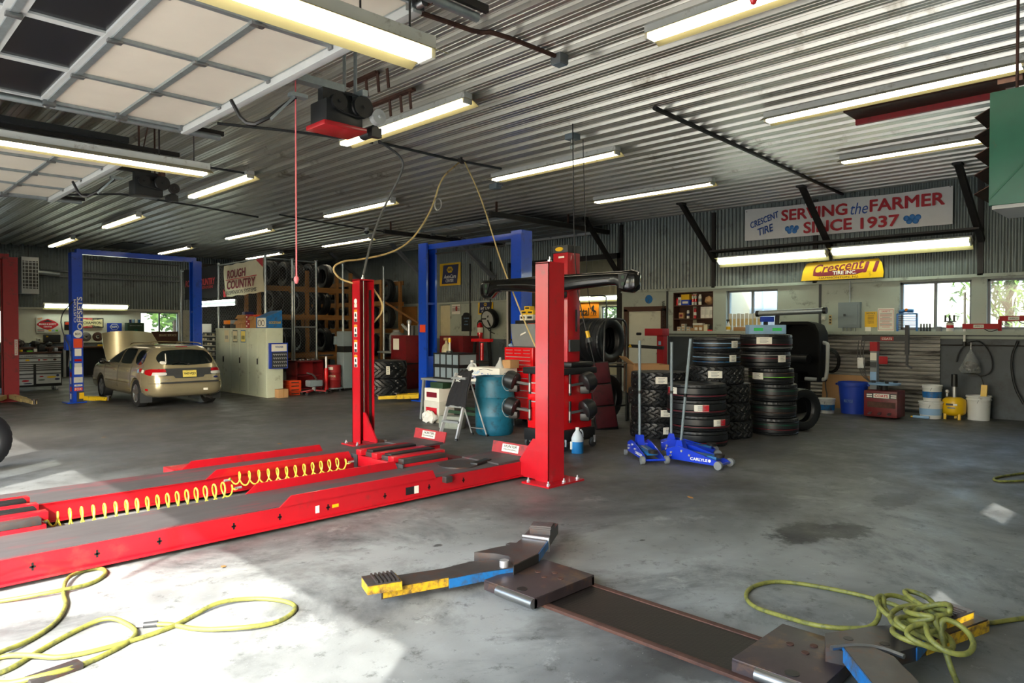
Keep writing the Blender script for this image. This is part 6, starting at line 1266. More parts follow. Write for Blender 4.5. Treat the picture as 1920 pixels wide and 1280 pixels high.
# ---------------------------------------------------------------- wall beyond the drive-through opening (towards the cage)
r, f = sign('wall_sign', 'large blue and yellow tilted service sign high on the corrugated wall', 'sign', (14.98, 17.86, 3.42), UX, 1.06, .74, 'sign_yellow', .012)
shp('p', f, [(-.42, -.31), (.36, -.31), (.44, .31), (-.34, .31)], 'navy', r, 'blue_panel', .004, 0); b = B(); b.prism([(.14*cos(a)*1.15, .15+.115*sin(a)) for a in [pi/3*k for k in range(6)]], f, .004, .008); b.build('hexagon', 'sign_yellow', r)
txt('NAPA', f, 0, .15, .2, .1, 'navy', r, 0, .02, .009); txt('AutoCare', f, .0, -.07, .62, .13, 'white', r, .25, .015, .005); txt('CENTER', f, -.02, -.21, .4, .1, 'white', r, .25, .015, .005)
r, f = sign('wall_sign', 'small blue battery sign with yellow edge beside the hose reel', 'sign', (14.98, 16.14, 2.28), UX, .68, .42, 'sign_yellow', .012)
shp('p', f, [(-.29, -.17), (.25, -.17), (.29, .17), (-.25, .17)], 'navy', r, 'blue_panel', .004, 0); b = B(); b.prism([(.075*cos(a), .1+.06*sin(a)) for a in [pi/3*k for k in range(6)]], f, .004, .008); b.build('hexagon', 'sign_yellow', r); txt('NAPA', f, 0, .1, .1, .045, 'navy', r, 0, .02, .009)
txt('BATTERIES', f, 0, -.02, .44, .08, 'white', r, .15, .02, .005); txt('SOLD HERE!', f, 0, -.12, .34, .055, 'white', r, .15, .02, .005)
r, f = sign('poster', 'white poster with black bars on the wall above the dark plaque', 'poster', (14.98, 17.57, 2.26), UX, .42, .32, 'paper', .004)
for k in range(4): shp('r', f, (-.09, .08-.045*k, .2, .02), 'text_dark', r, 'bar', .001, .001); shp('r', f, (.12, .08-.045*k, .14, .02), 'text_dark', r, 'bar', .001, .001)
b = B(); b.ell(f, .03, .02, .05, .09, .001, .0025); b.build('figure', 'faded_red', r)
r, f = sign('plaque', 'dark shaped plaque with faint lettering on the grey wall', 'plaque', (14.98, 17.05, 1.84), UX, .46, .6, 'black', .015, (0, 0, 1), [(-.23, -.3), (.23, -.3), (.23, .2), (.16, .22), (.13, .28), (.05, .3), (-.05, .3), (-.13, .28), (-.16, .22), (-.23, .2)])
for k, (s, w_) in enumerate((('THE GARAGE', .26), ('OPEN', .14), ('HOURS', .2))): txt(s, f, 0, .12-.1*k, w_, .04, 'pale_blue', r, 0, 0, .001)
r, f = sign('plywood_sheet', 'sheet of raw plywood boarding up a window beyond the cage', 'board', (14.98, 20.2, 2.07), UX, 1.1, .66, 'osb', .02)
o = T('fire_extinguisher', 'red fire extinguisher on the wall under the battery sign', 'extinguisher', (14.88, 16.3, 1.3)); b = B(); b.lathe([(.001, 0), (.085, .005), (.09, .05), (.09, .42), (.06, .49), (.02, .52), (.001, .52)], 18); b.build('cylinder', 'tool_red', o); b = B(); b.box((0, 0, .55), (.05, .14, .05), 0, .01); b.bar((0, .05, .57), (0, -.1, .62), .03, .015); b.build('valve_handle', 'dark_iron', o); b = B(); b.tube([(0, .06, .55), (0, .13, .5), (0, .13, .25)], .014, 6, False, 1); b.build('hose', 'black', o); b = B(); b.lathe([(.0905, .2), (.092, .2), (.092, .36), (.0905, .36)], 18, None, True); b.build('label_band', 'paper', o)
o = T('hose_reel', 'black and white hose reel on the wall post by the opening', 'hose reel', (14.6, 15.55, 1.92)); M = Matrix.Rotation(radians(-100), 4, 'Y')
b = B(); b.lathe([(.05, -.09), (.3, -.09), (.3, -.07), (.22, -.06), (.22, .06), (.3, .07), (.3, .09), (.05, .09)], 28, M, True); b.build('drum', 'black', o); b = B(); b.lathe([(.001, .09), (.24, .09), (.25, .1), (.001, .11)], 28, M); b.build('face_plate', 'light_grey', o)
for k in range(3): a = k*2.1; b = B(); b.bar((-.12, cos(a)*.05, sin(a)*.05), (-.10, cos(a)*.27, sin(a)*.27), .04, .02, (1, 0, 0)); b.build('spoke', 'black', o)
b = B(); b.tube([(0, .1, .28), (.05, .3, .45), (.1, .32, .0), (.1, .2, -.35), (.1, -.1, -.45)], .014, 6, False, 2); b.build('hose', 'black', o); b = B(); b.bar((.0, 0, 0), (.25, 0, 0), .06, .06); b.build('bracket', 'dark_iron', o)
for y, z, lab in ((15.75, 3.2, 'steel brace left of the blue service lift post'), (18.8, 3.05, 'steel brace between service sign and wall camera'), (22.6, 3.2, 'steel brace above the timber tire racks')):
    o = T('roof_brace', lab, 'brace', (14.95, y, z)); b = B(); b.bar((0, 0, 0), (-1.6, .1, ZC-z), .12, .1); b.build('brace_beam', 'grey', o)
o = T('wall_camera', 'small white camera on the corrugated wall left of service sign', 'camera', (14.95, 20.75, 3.3)); b = B(); b.cyl((0, 0, 0), (-.1, 0, -.02), .05, None, 14); b.build('mount', 'white', o); b = B(); b.ball((-.12, 0, -.02), .06); b.build('dome', 'white', o); b = B(); b.cyl((-.17, 0, -.02), (-.19, 0, -.02), .025); b.build('lens', 'black', o)
for y, lab in ((16.85, 'thin vertical pipe on the grey wall beside dark plaque'), (15.9, 'thin vertical pipe on the wall behind the hose reel')): o = T('wall_pipe', lab, 'pipe', (14.95, y, .1)); b = B(); b.cyl((0, 0, 0), (0, 0, 3.6), .022); b.build('pipe_run', 'dark_iron', o)
# red cabinets, bottles and frames along that wall
o = T('parts_washer', 'red metal cabinet with white label left of the middle lift', 'cabinet', (11.55, 15.6, 0)); b = B(); b.span((-.3, -.34, 0), (.3, .34, 1.44), .01); b.build('cabinet', 'dark_red', o); b = B(); b.rect(Fr((-.3, .1, 1.2), UX), 0, 0, .26, .3, .004); b.build('label_sheet', 'paper', o); b = B(); b.span((-.31, -.35, .66), (.31, .35, .7)); b.build('belt', 'black', o)
o = T('pump', 'grey and silver hand pump standing on the red cabinet', 'pump', (11.5, 15.45, 1.44)); b = B(); b.cyl((0, 0, 0), (0, 0, .34), .05); b.ball((0, 0, .36), .07); b.build('pump_body', 'bright_steel', o); b = B(); b.bar((0, 0, .1), (.02, .35, .3), .05, .05); b.build('pump_arm', 'light_grey', o); b = B(); b.cyl((0, -.15, 0), (0, -.15, .26), .07); b.build('pressure_pot', 'dark_grey', o)
o = T('milk_keg', 'grey ribbed keg beside the caged racks', 'keg', (11.9, 16.6, .98)); b = B(); b.lathe([(.001, 0), (.19, 0), (.2, .02)]+[(.2+.008*(k % 2), .04+.035*k) for k in range(12)]+[(.17, .5), (.1, .55), (.1, .6), (.001, .61)], 22); b.build('keg_shell', 'grey', o)
o = T('steel_table', 'grey table carrying the keg and white jug', 'table', (11.8, 16.42, 0)); b = B(); b.span((-.3, -.55, .93), (.3, .55, .98)); b.build('table_top', 'grey', o)
for x in (-.27, .27):
    for y in (-.5, .5): b = B(); b.span((x-.02, y-.02, 0), (x+.02, y+.02, .94)); b.build('leg', 'dark_grey', o)
pack(16.25, .981, (.2, .24, .22), 'cream', 'cream oil jug box on the grey table', 11.65, group=None, lid='kraft')
o = T('gas_bottle', 'cream coloured gas bottle strapped behind the middle lift', 'gas bottle', (12.1, 14.6, 0)); b = B(); b.lathe([(.001, 0), (.12, 0), (.125, .02), (.125, 1.05), (.1, 1.16), (.04, 1.22), (.03, 1.3), (.001, 1.3)], 18); b.build('bottle', 'cream', o); b = B(); b.box((0, 0, 1.34), (.09, .12, .07)); b.build('valve', 'brass' if False else 'cream_yellow', o)
o = T('red_cabinet', 'second dark red cabinet behind the middle lift column', 'cabinet', (12.9, 15.0, 0)); b = B(); b.span((-.3, -.5, 0), (.3, .5, 1.42), .01); b.build('cabinet', 'dark_red', o); b = B(); b.rect(Fr((-.3, 0, 1.0), UX), 0, 0, .1, .1, .02); b.build('latch', 'dark_grey', o)
o = T('shop_press', 'black frame shop press with red top beam', 'press', (12.3, 13.4, 0))
for y in (-.35, .35): b = B(); b.bar((0, y*.75, 1.28), (0, y*1.15, 0), .07, .06); b.build('upright', 'black', o)
b = B(); b.bar((0, -.36, 1.32), (0, .36, 1.32), .12, .08); b.build('top_beam', 'tool_red', o); b = B(); b.bar((0, -.32, .75), (0, .32, .75), .1, .08); b.build('bed', 'dark_iron', o); b = B(); b.cyl((0, 0, .8), (0, 0, 1.25), .05); b.build('ram', 'tool_red', o)
for x in (-.2, .2): pass
b = B(); b.bar((-.25, -.41, .03), (.25, -.41, .03), .06, .05); b.build('foot', 'black', o); b = B(); b.bar((-.25, .41, .03), (.25, .41, .03), .06, .05); b.build('foot', 'black', o)
o = T('floor_jack_stand', 'slim yellow and white jack stand on the bench organizer', 'tool', (7.95, 9.5, BZ+.452)); b = B(); b.cyl((0, 0, 0), (0, 0, .03), .06); b.build('foot', 'dark_grey', o); b = B(); b.cyl((0, 0, .03), (0, 0, .26), .018); b.build('stem', 'old_white', o); b = B(); b.cyl((0, 0, .18), (0, 0, .25), .026); b.build('collar', 'yellow', o)
for i in range(2): tire(.62, .42, 'ag', (9.95, 14.5, .421*i), 'big lugged tractor tire, %s of a pair behind red post' % ('lower', 'upper')[i], 'tractor tires', None, [(CAMA(9.95, 14.5)+.25, .2, .09, .2, 'paper', 0)] if i else None, None, .2*i)
# ---------------------------------------------------------------- annex: orange banner
r, f = sign('orange_banner', 'orange banner with black lettering beyond the drive-through opening', 'banner', (19.94, 16.6, 2.28), UX, 2.1, .68, 'orange', .006)
txt('Continental', f, -.16, -.04, 1.55, .3, 'text_dark', r, 0, .012, .002)
b = B(); b.prism([(.70, -.1), (.74, -.02), (.71, .06), (.73, .13), (.78, .16), (.80, .22), (.83, .16), (.86, .12), (.82, .10), (.84, .02), (.90, .0), (.95, -.06), (.93, -.16), (.90, -.16), (.91, -.07), (.86, -.06), (.83, -.16), (.80, -.16), (.81, -.05), (.77, -.02), (.73, -.1)], f, .001, .004); b.build('horse_emblem', 'text_dark', r); shp('r', f, (.82, -.19, .3, .012), 'text_dark', r, 'underline', .002, .001)
o = T('annex_pipe', 'dark bent pipe in front of the annex window', 'pipe', (19.6, 14.95, 1.2)); b = B(); b.tube([(0, 0, 0), (0, 0, 1.5), (0, .1, 1.58), (0, .7, 1.58)], .025, 8, False, 1); b.build('pipe_run', 'dark_grey', o)
# stored roll-up door over the opening, panes painted white for their bright reflection
o = overhead_door(11.2, 14.9, 4.16, 'grey overhead door stored above the drive-through opening', 14.6, 1, False); 
for c in o.children:
    if c.name.startswith('door_section'): c.data = c.data.copy(); c.data.materials[0] = MATS['grey']
for k, y in enumerate((12.0, 13.1, 14.2)):
    b = B(); b.span((11.4, y-11.2-.45, -.012), (11.78, y-11.2+.45, .008)); b.build('bright_pane', 'pane_glare', o)
for y, lab in ((11.08, 'dark door track at near side of the drive-through opening'), (15.02, 'dark door track at far side of the drive-through opening')):
    t_ = T('door_track', lab, 'track', (10.4, y, 4.1)); b = B(); b.span((0, -.04, -.05), (4.2, .04, .05)); b.build('track_channel', 'dark_iron', t_)
    for x in (.2, 2.6): b = B(); b.bar((x, 0, 0), (x, 0, ZC-4.1), .04, .03); b.build('hanger', 'rusty', t_)
# ---------------------------------------------------------------- tyre cage
FX, FY = 8.2, 17.07
cg = T('cage_fence', 'chain link fence of the tire cage with galvanised posts', 'fence', (FX, FY, 0))
def post(x, y, h, nm_='fence_post'):
    b = B(); b.cyl((x, y, 0), (x, y, h), .035, None, 12); b.ball((x, y, h), .042, (1, 1, .6)); p = b.build(nm_, 'galv', cg); return p
for x, y, h in ((0, 0, 3.5), (.74, 0, 3.44), (1.43, 0, 3.44), (2.25, 0, 3.42), (3.6, 0, 3.42), (0, 2.9, 3.46), (0, 5.7, 3.44)): post(x, y, h)
def chain(x0, x1, z0, z1, fr, par, d=.085, r=.0022, nm_='chain_link'):
    b = B(); W_, H_ = x1-x0, z1-z0
    def seg(p, q):
        p, q = fr.p(*p), fr.p(*q); dd_ = (q-p).normalized(); s1 = dd_.cross(fr.n)*r; s2 = fr.n*r
        b.rings([[p+s1, p+s2, p-s1, p-s2], [q+s1, q+s2, q-s1, q-s2]], True, False)
    n = int((W_+H_)/d)
    for k in range(1, n):
        t = k*d; a = max(0, t-H_); e = min(W_, t)
        if e-a < .02: continue
        seg((x0+a, z0+t-a), (x0+e, z0+t-e)); seg((x1-a, z0+t-a), (x1-e, z0+t-e))
    return b.build(nm_, 'grey', par, None, False)
ff = Fr((0, 0, 0), (1, 0, 0)); chain(.03, .74, 1.4, 3.4, ff, cg); fl_ = Fr((0, 0, 0), (0, -1, 0)); chain(-5.7, -.03, 1.55, 3.4, fl_, cg, .11)
for p, q in (((0, 0, 3.42), (1.43, 0, 3.40)), ((0, 0, 1.62), (.74, 0, 1.62)), ((0, 0, 3.42), (0, 5.7, 3.40))): b = B(); b.cyl(p, q, .02, None, 8); b.build('top_rail', 'galv', cg)
g_ = T('cage_gate', 'chain link gate standing between two cage posts', 'gate', (FX+.70, FY-.06, 0))
b = B(); b.tube([(.06, 0, .05), (.06, 0, 3.28), (.70, 0, 3.26), (.70, 0, .05)], .022, 8, True); b.build('gate_frame', 'galv', g_); b = B(); b.cyl((.06, 0, 1.66), (.70, 0, 1.66), .02); b.build('mid_rail', 'galv', g_); chain(.07, .69, .06, 3.26, ff, g_, .085)
for z in (.4, 2.9): b = B(); b.box((.04, .02, z), (.06, .05, .08)); b.build('hinge', 'dark_grey', g_)
# timber racks with tyres
def timber_rack(loc, rz, W_, D_, H_, levels, lab, nb=3):
    o = T('timber_rack', lab, 'rack', loc, rz)
    for k in range(nb):
        for y in (0, D_): b = B(); b.span((W_*k/(nb-1)-.045, y-.045, 0), (W_*k/(nb-1)+.045, y+.045, H_)); b.build('upright', 'wood', o)
    for z in levels:
        for y in (-.06, D_+.06): b = B(); b.span((-.1, y-.02, z-.07), (W_+.1, y+.02, z+.07)); b.build('beam', 'wood', o)
    return o
timber_rack((8.75, 18.6, 0), 0, 2.9, .8, 3.3, (.85, 1.95, 2.75), 'timber tire rack behind the cage gate')
timber_rack((14.0, 19.3, 0), pi/2, 5.2, .75, 3.2, (.6, 1.55, 2.45, 3.15), 'timber tire rack along the corrugated wall', 4)
b = B(); b.bar((13.3, 19.2, 2.5), (14.3, 18.7, 1.8), .08, .06); tag(b.build('timber_strut', 'wood'), 'slanted timber strut at the end of the wall rack', 'strut')
k = 0
for lv in (.95, 2.05, 2.85):
    for j in range(5):
        tire(.36, .22, 'hwy', (9.1+.42*j+.05*(k % 3), 18.98, lv-.02+.36), 'dark tire standing in the cage rack, level %s, %s from left' % ({.95: 'low', 2.05: 'middle', 2.85: 'top'}[lv], ('first', 'second', 'third', 'fourth', 'fifth')[j]), 'tires in the cage rack', (pi/2, 0, radians(90))); k += 1
for lv in (.68, 1.63, 2.53):
    for j in range(6): tire(.38, .23, 'hwy', (13.62, 19.7+.82*j, lv+.38), 'dark tire on the wall rack, level %s, place %s from opening' % ({.68: 'low', 1.63: 'middle', 2.53: 'high'}[lv], ('first', 'second', 'third', 'fourth', 'fifth', 'sixth')[j]), 'tires on the wall rack', (0, pi/2, 0))
for i, (x, y, lab) in enumerate(((9.6, 17.6, 'first tire pile'), (12.2, 17.9, 'second tire pile'))):
    for j in range(3): tire(.36, .22, 'hwy', (x, y, .221*j), 'dark tire piled on the cage floor, %s, %s' % (lab, ('bottom', 'middle', 'top')[j]), 'tires piled on the cage floor')
b = B(); b.span((XR-5.3, 25.0, 0), (XR-.3, 25.05, 3.9)); tag(b.build('back_sheet', 'black'), 'black sheet standing behind the racks of the tire cage', 'screen')  # plain black sheet across the cage, behind the racks
# banners on the cage
def banner(y0, y1, z0, z1, mat, lab, slope):
    r = T('banner', lab, 'banner', (FX-.05, (y0+y1)/2, (z0+z1)/2)); W_, H_ = y1-y0, z1-z0; b = B()
    g = [[(0+.015*sin(i*.7+j), W_/2-W_*i/20, -H_/2+H_*j/6+slope*(i/20-.5)+(.01*sin(i*1.1) if j in (0, 6) else 0)) for j in range(7)] for i in range(21)]
    vs = [[b.bm.verts.new(p) for p in c] for c in g]
    for i in range(20):
        for j in range(6): b.bm.faces.new((vs[i][j], vs[i+1][j], vs[i+1][j+1], vs[i][j+1]))
    b.build('sheet', mat, r); return r, Fr((-.022, 0, 0), (0, -1, slope/W_))
r, f = banner(17.05, 19.45, 2.52, 3.38, 'fabric_cream', 'cream banner with dark red lettering on the cage fence', .06)
txt('ROUGH', f, -.38, .17, 1.15, .23, 'maroon', r, .12, .02, .002); txt('COUNTRY', f, -.1, -.12, 1.75, .24, 'maroon', r, .12, .02, .002); txt('SUSPENSION SYSTEMS', f, -.1, -.33, 1.85, .1, 'text_dark', r, .1, .004, .002)
shp('r', f, (-.1, .025, 1.9, .02), 'text_red', r, 'line', .002, .002); shp('p', f, [(.8, .43), (1.2, .43), (1.2, .2)], 'text_red', r, 'corner_flash', .002, .003); shp('p', f, [(-1.2, -.43), (-1.0, -.43), (-1.2, -.2)], 'text_red', r, 'corner_flash', .002, .003)
r, f = banner(19.95, 22.4, 2.5, 3.42, 'fabric_black', 'black banner with red lettering behind the right lift column', 0)
txt('ROUGH COUNTRY', f, .05, .02, 2.2, .2, 'text_red', r, .12, .02, .002); txt('SUSPENSION SYSTEMS', f, .4, -.14, 1.2, .08, 'text_red', r, .1, .004, .002)
# ---------------------------------------------------------------- lockers and what stands on them
LK = 'steel lockers in front of the cage'
lk = T('locker', 'x', 'locker', (7.72, 16.08, 0), 0, LK); b = B(); b.span((-.2, -.48, 0), (.2, .48, 1.63), .006); b.build('carcass', 'locker', lk); f = Fr((-.2, 0, 0), UX)
for s in (-1, 1):
    b = B(); b.rect(f, s*.235, .80, .45, 1.5, .012); d_ = b.build('door', 'locker', lk)
b = B(); b.rect(f, .03, .84, .03, .14, .02, .012); b.build('handle', 'dark_iron', lk); b = B(); b.rect(f, 0, 1.595, .94, .05, .014); b.build('top_lip', 'locker', lk)
lk['label'] = 'greenish grey steel locker nearest, with tool display on its side'
dup(lk, (7.72, 17.05, 0), 0, 'middle steel locker with two posters on its doors', LK); dup(lk, (7.72, 18.02, 0), 0, 'farthest steel locker beside the gold car, one poster', LK)
for y, m_, lab in ((17.78, 'cream', 'pale chart taped on the farthest locker'), (17.28, 'dark_green', 'dark picture poster taped on the middle locker'), (16.82, 'plate_yellow', 'cream poster with blue edge on the middle locker')):
    r, f = sign('poster', lab, 'poster', (7.504, y, 1.43), UX, .27, .30, 'worn_blue' if m_ == 'plate_yellow' else m_, .002, gap=.0); shp('r', f, (0, 0, .24, .26), m_ if m_ != 'dark_green' else 'cream', r, 'print', .001, 0)
    for k in range(3): shp('r', f, (-.06+.06*k, -.03, .04, .09), 'dark_green' if m_ != 'cream' else 'grey', r, 'figure', .001, .001)
o = T('tool_display', 'blue tool display board with hooks on locker side', 'display', (7.78, 15.6, .98)); f = RS(0, 0, 0); b = B(); b.rect(f, 0, 0, .44, .60, .09); b.build('back_board', 'bin_blue', o); b = B(); b.rect(f, 0, .19, .38, .17, .006, .09); b.build('header', 'paper', o); txt('WAGNER', f, 0, .21, .2, .045, 'text_blue', o, 0, .01, .098)
b = B(); b.rect(f, .01, -.1, .38, .37, .004, .09); b.build('hook_panel', 'dark_grey', o)
for k in range(4):
    for j in range(7): b = B(); b.tube([f.p(-.15+.05*j, .03-.085*k, .094), f.p(-.15+.05*j, .045-.085*k, .12), f.p(-.135+.05*j, .04-.085*k, .125), f.p(-.13+.05*j, .01-.085*k, .12)], .006, 5); b.build('hanging_part', 'light_grey', o)
o = T('cardboard_box', 'small cardboard box on the floor against the end locker', 'box', (7.82, 15.48, 0)); b = B(); b.span((-.12, -.1, 0), (.12, .1, .2), .004); b.build('carton', 'kraft', o); b = B(); b.span((-.015, -.101, 0), (.015, .101, .201)); b.build('tape', 'cardboard', o)
TZ = 1.631
o = T('display_carton', 'blue and white cycle-print carton with slanted top on lockers', 'box', (7.72, 15.85, TZ)); b = B(); f = RS(0, -.22, 0)
b.rings([[(-.18, -.22, 0), (.2, -.22, 0), (.2, -.22, .42), (-.18, -.22, .26)], [(-.18, .34, 0), (.2, .34, 0), (.2, .34, .42), (-.18, .34, .26)]]); b.build('carton', 'worn_blue', o, None, False); b = B(); b.rect(Fr((-.18, .05, .13), UX), 0, 0, .44, .22, .003); b.build('print_panel', 'paper', o); txt('GOODYEAR', f, .02, .13, .3, .06, 'sign_yellow', o, .1, .01, .002)
for dx in (-.1, .08): b = B(); b.tube([Fr((-.184, .05, .12), UX).p(dx+.07*cos(a), .07*sin(a), 0) for a in [2*pi*i/14 for i in range(14)]], .008, 4, True); b.build('ring_print', 'text_dark', o)
bx = [(7.7, 16.42, .30, .32, .27, 'cardboard', 'open cardboard box nearest the blue carton on lockers', 0), (7.66, 16.68, .22, .19, .33, 'faded_red', 'tall red patterned carton on the lockers', 0), (7.72, 16.92, .28, .28, .19, 'cardboard', 'cardboard box behind the red patterned carton', 0), (7.7, 17.25, .26, .28, .17, 'kraft', 'low kraft box in middle of the locker tops', 0), (7.74, 17.6, .3, .36, .11, 'dark_grey', 'flat dark grey case on the locker tops', 0), (7.72, 17.6, .28, .3, .09, 'grey', 'grey flat box on the dark case', .111), (7.74, 17.95, .3, .3, .1, 'black', 'black flat tray at the far end of the locker tops', 0), (7.72, 17.05, .3, .5, .12, 'cardboard', 'flattened cardboard carton on top of the box pile', .191), (7.78, 16.5, .26, .4, .05, 'safety_orange', 'orange flat case on the open cardboard box', .271), (7.74, 18.2, .2, .24, .06, 'light_grey', 'grey booklet pile near the parts bins', 0), (7.75, 18.05, .28, .36, .1, 'orange', 'tan padded envelope box at far end of the pile', .101), (7.8, 17.2, .22, .22, .1, 'navy', 'dark blue case on the low kraft box', .311)]
for i, (x, y, dx, dy, dz, m_, lab, z0) in enumerate(bx):
    o = T('carton', lab, 'box', (x, y, TZ+z0), radians((i*7) % 11-5), 'cartons piled on the lockers'); b = B(); b.box((0, 0, dz/2), (dx, dy, dz), 0, .004); b.build('box_body', m_, o)
    if m_ in ('cardboard', 'kraft'): b = B(); b.box((-dx/2-.03, 0, dz-.03), (.012, dy*.9, .11), 0, 0, Matrix.Rotation(radians(35), 4, 'Y')); b.build('flap', m_, o)
    if m_ == 'faded_red':
        for q in range(5): b = B(); b.rect(Fr((-dx/2, 0, 0), UX), -.04+.08*(q % 2), .05+.055*q, .05, .035, .002); b.build('print', 'paper', o)
o = T('parts_bin_rack', 'rack of small parts bins between lockers and car lift', 'rack', (7.72, 18.95, 0)); b = B(); b.span((-.2, -.42, 0), (.18, .42, 1.52)); b.build('back_case', 'black', o)
for k in range(11):
    b = B(); b.span((-.23, -.42, .16+.125*k), (-.2, .42, .185+.125*k)); s_ = b.build('shelf_lip', 'old_white', o)
    for j in range(5):
        if (k*3+j) % 4: b = B(); b.box((-.21, -.34+.17*j, .215+.125*k), (.05, .06, .05)); b.build('small_part', ('paper', 'cream', 'grey')[(k+j) % 3], s_)
o = T('white_cabinet', 'pale blue white cabinet behind the right lift column', 'cabinet', (7.7, 19.75, 0)); b = B(); b.span((-.2, -.34, 0), (.2, .34, 1.45), .01); b.build('body', 'trailer', o); b = B(); b.rect(Fr((-.2, 0, .75), UX), 0, 0, .62, 1.3, .012); b.build('door', 'trailer', o)
o = T('paper_box', 'white printed carton on the pale cabinet', 'box', (7.7, 19.8, 1.451)); b = B(); b.span((-.15, -.2, 0), (.15, .2, .3), .004); b.build('carton', 'paper', o); b = B(); b.rect(Fr((-.15, 0, .07), UX), 0, 0, .38, .1, .002); b.build('print', 'navy', o)
o = T('orange_crate', 'stack of orange printed cartons beside the end locker', 'crate', (8.33, 15.95, 0))
for k in range(4): b = B(); b.span((-.16, -.16, .09*k), (.16, .16, .09*k+.085), .004); b.build('carton', 'safety_orange', o); b = B(); b.rect(RS(0, -.16, .09*k+.04), 0, 0, .2, .03, .002); b.build('print', 'dark_wood', o)
o = T('service_cart', 'dark red open service cart heaped with sockets', 'cart', (8.88, 16.32, 0)); b = B(); b.span((-.38, -.25, .06), (-.34, .25, .82)); b.build('side_panel', 'dark_red', o); b = B(); b.span((.34, -.25, .06), (.38, .25, .82)); b.build('side_panel', 'dark_red', o); b = B(); b.span((-.38, .22, .06), (.38, .25, .82)); b.build('back_panel', 'faded_red', o)
for z in (.1, .42, .78): b = B(); b.span((-.38, -.25, z), (.38, .25, z+.03)); b.build('shelf', 'dark_red', o)
rnd = random.Random(5)
for k in range(16):
    q = T('socket', 'loose socket lying on the dark red cart', 'socket', (8.88-.32+.043*k, 16.32-.15+rnd.random()*.25, .81), rnd.random()*3, 'loose sockets on the cart'); b = B(); b.cyl((0, 0, .02), (.05, 0, .02), .02, None, 8); b.build('barrel', ('bright_steel', 'dark_iron', 'steel')[k % 3], q)
o = T('transmission_jack', 'grey transmission jack with red legs in front of the cart', 'jack', (8.74, 15.62, 0)); b = B(); b.box((0, 0, .28), (.34, .26, .16), 0, .03); b.build('oil_pan', 'panel_grey', o); b = B(); b.cyl((0, 0, .1), (0, 0, .3), .05); b.build('pump_column', 'grey', o)
for x, y in ((-.26, -.12), (.26, -.12), (-.26, .16), (.26, .16)): b = B(); b.bar((0, 0, .12), (x, y, .07), .05, .03); b.build('leg', 'faded_red', o); b = B(); b.lathe([(.005, -.015), (.035, -.015), (.035, .015), (.005, .015)], 12, Matrix.Translation((x, y, .035)) @ Matrix.Rotation(pi/2, 4, 'X')); b.build('caster', 'dark_grey', o)
b = B(); b.tube([(.05, -.1, .32), (-.1, -.16, .5), (-.25, -.1, .55)], .02, 6, False, 1); b.build('saddle_arm', 'steel', o)
o = T('bottle_jack_stand', 'tall red cylinder jack with chrome rod beside red drum', 'jack', (9.27, 15.95, 0)); b = B(); b.cyl((0, 0, .04), (0, 0, .62), .055); b.build('cylinder', 'tool_red', o); b = B(); b.cyl((0, 0, .62), (0, 0, .92), .03); b.build('rod', 'bright_steel', o); b = B(); b.box((0, 0, .94), (.3, .2, .04)); b.build('saddle', 'dark_iron', o)
for k in range(3): a = k*2.1+.4; b = B(); b.bar((0, 0, .06), (cos(a)*.28, sin(a)*.28, .04), .05, .04); b.build('leg', 'dark_iron', o)
o = T('oil_drum', 'dark red oil drum on a dolly beside the grey machine', 'drum', (9.58, 16.14, .1)); b = B(); b.lathe([(.001, 0), (.19, 0), (.2, .02), (.2, .19), (.207, .2), (.2, .21), (.2, .38), (.207, .39), (.2, .4), (.2, .56), (.19, .58), (.001, .57)], 24); b.build('drum_shell', 'faded_red', o); txt('MOTOR OIL', Fr((-.14, -.15, .3), (.68, -.73, 0)), 0, 0, .22, .05, 'cream', o, .2, .01, .006); b = B(); b.rect(Fr((-.14, -.15, .5), (.68, -.73, 0)), -.02, 0, .12, .07, .012); b.build('label_sheet', 'paper', o)
o = T('drum_dolly', 'grey wheeled dolly under the dark red drum', 'dolly', (9.58, 16.14, 0)); b = B(); b.cyl((0, 0, .07), (0, 0, .1), .25, None, 20); b.build('platform', 'panel_grey', o)
for k in range(4): a = k*pi/2+.3; b = B(); b.lathe([(.005, -.012), (.034, -.012), (.034, .012), (.005, .012)], 12, Matrix.Translation((cos(a)*.22, sin(a)*.22, .035)) @ Matrix.Rotation(pi/2, 4, 'X')); b.build('caster', 'dark_grey', o)
o = T('service_machine', 'blue-grey tower machine just left of the far red post', 'machine', (9.97, 16.18, 0)); b = B(); b.span((-.16, -.17, .06), (.16, .17, 1.0), .02); b.build('lower_body', 'panel_grey', o); b = B(); b.span((-.15, -.16, 1.0), (.15, .16, 1.16)); b.build('gauge_block', 'black', o); b = B(); b.span((-.16, -.17, 1.16), (.16, .17, 1.55), .02); b.build('upper_body', 'panel_grey', o); b = B(); b.rect(RF(-.16, .02, .25), 0, 0, .2, .22, .004); b.build('label_sheet', 'paper', o); b = B(); b.span((-.12, -.12, 0), (.12, .12, .06)); b.build('plinth', 'black', o); b = B(); b.span((-.2, .14, 1.2), (-.1, .26, 1.42), .01); b.build('switch_box', 'panel_grey', o)
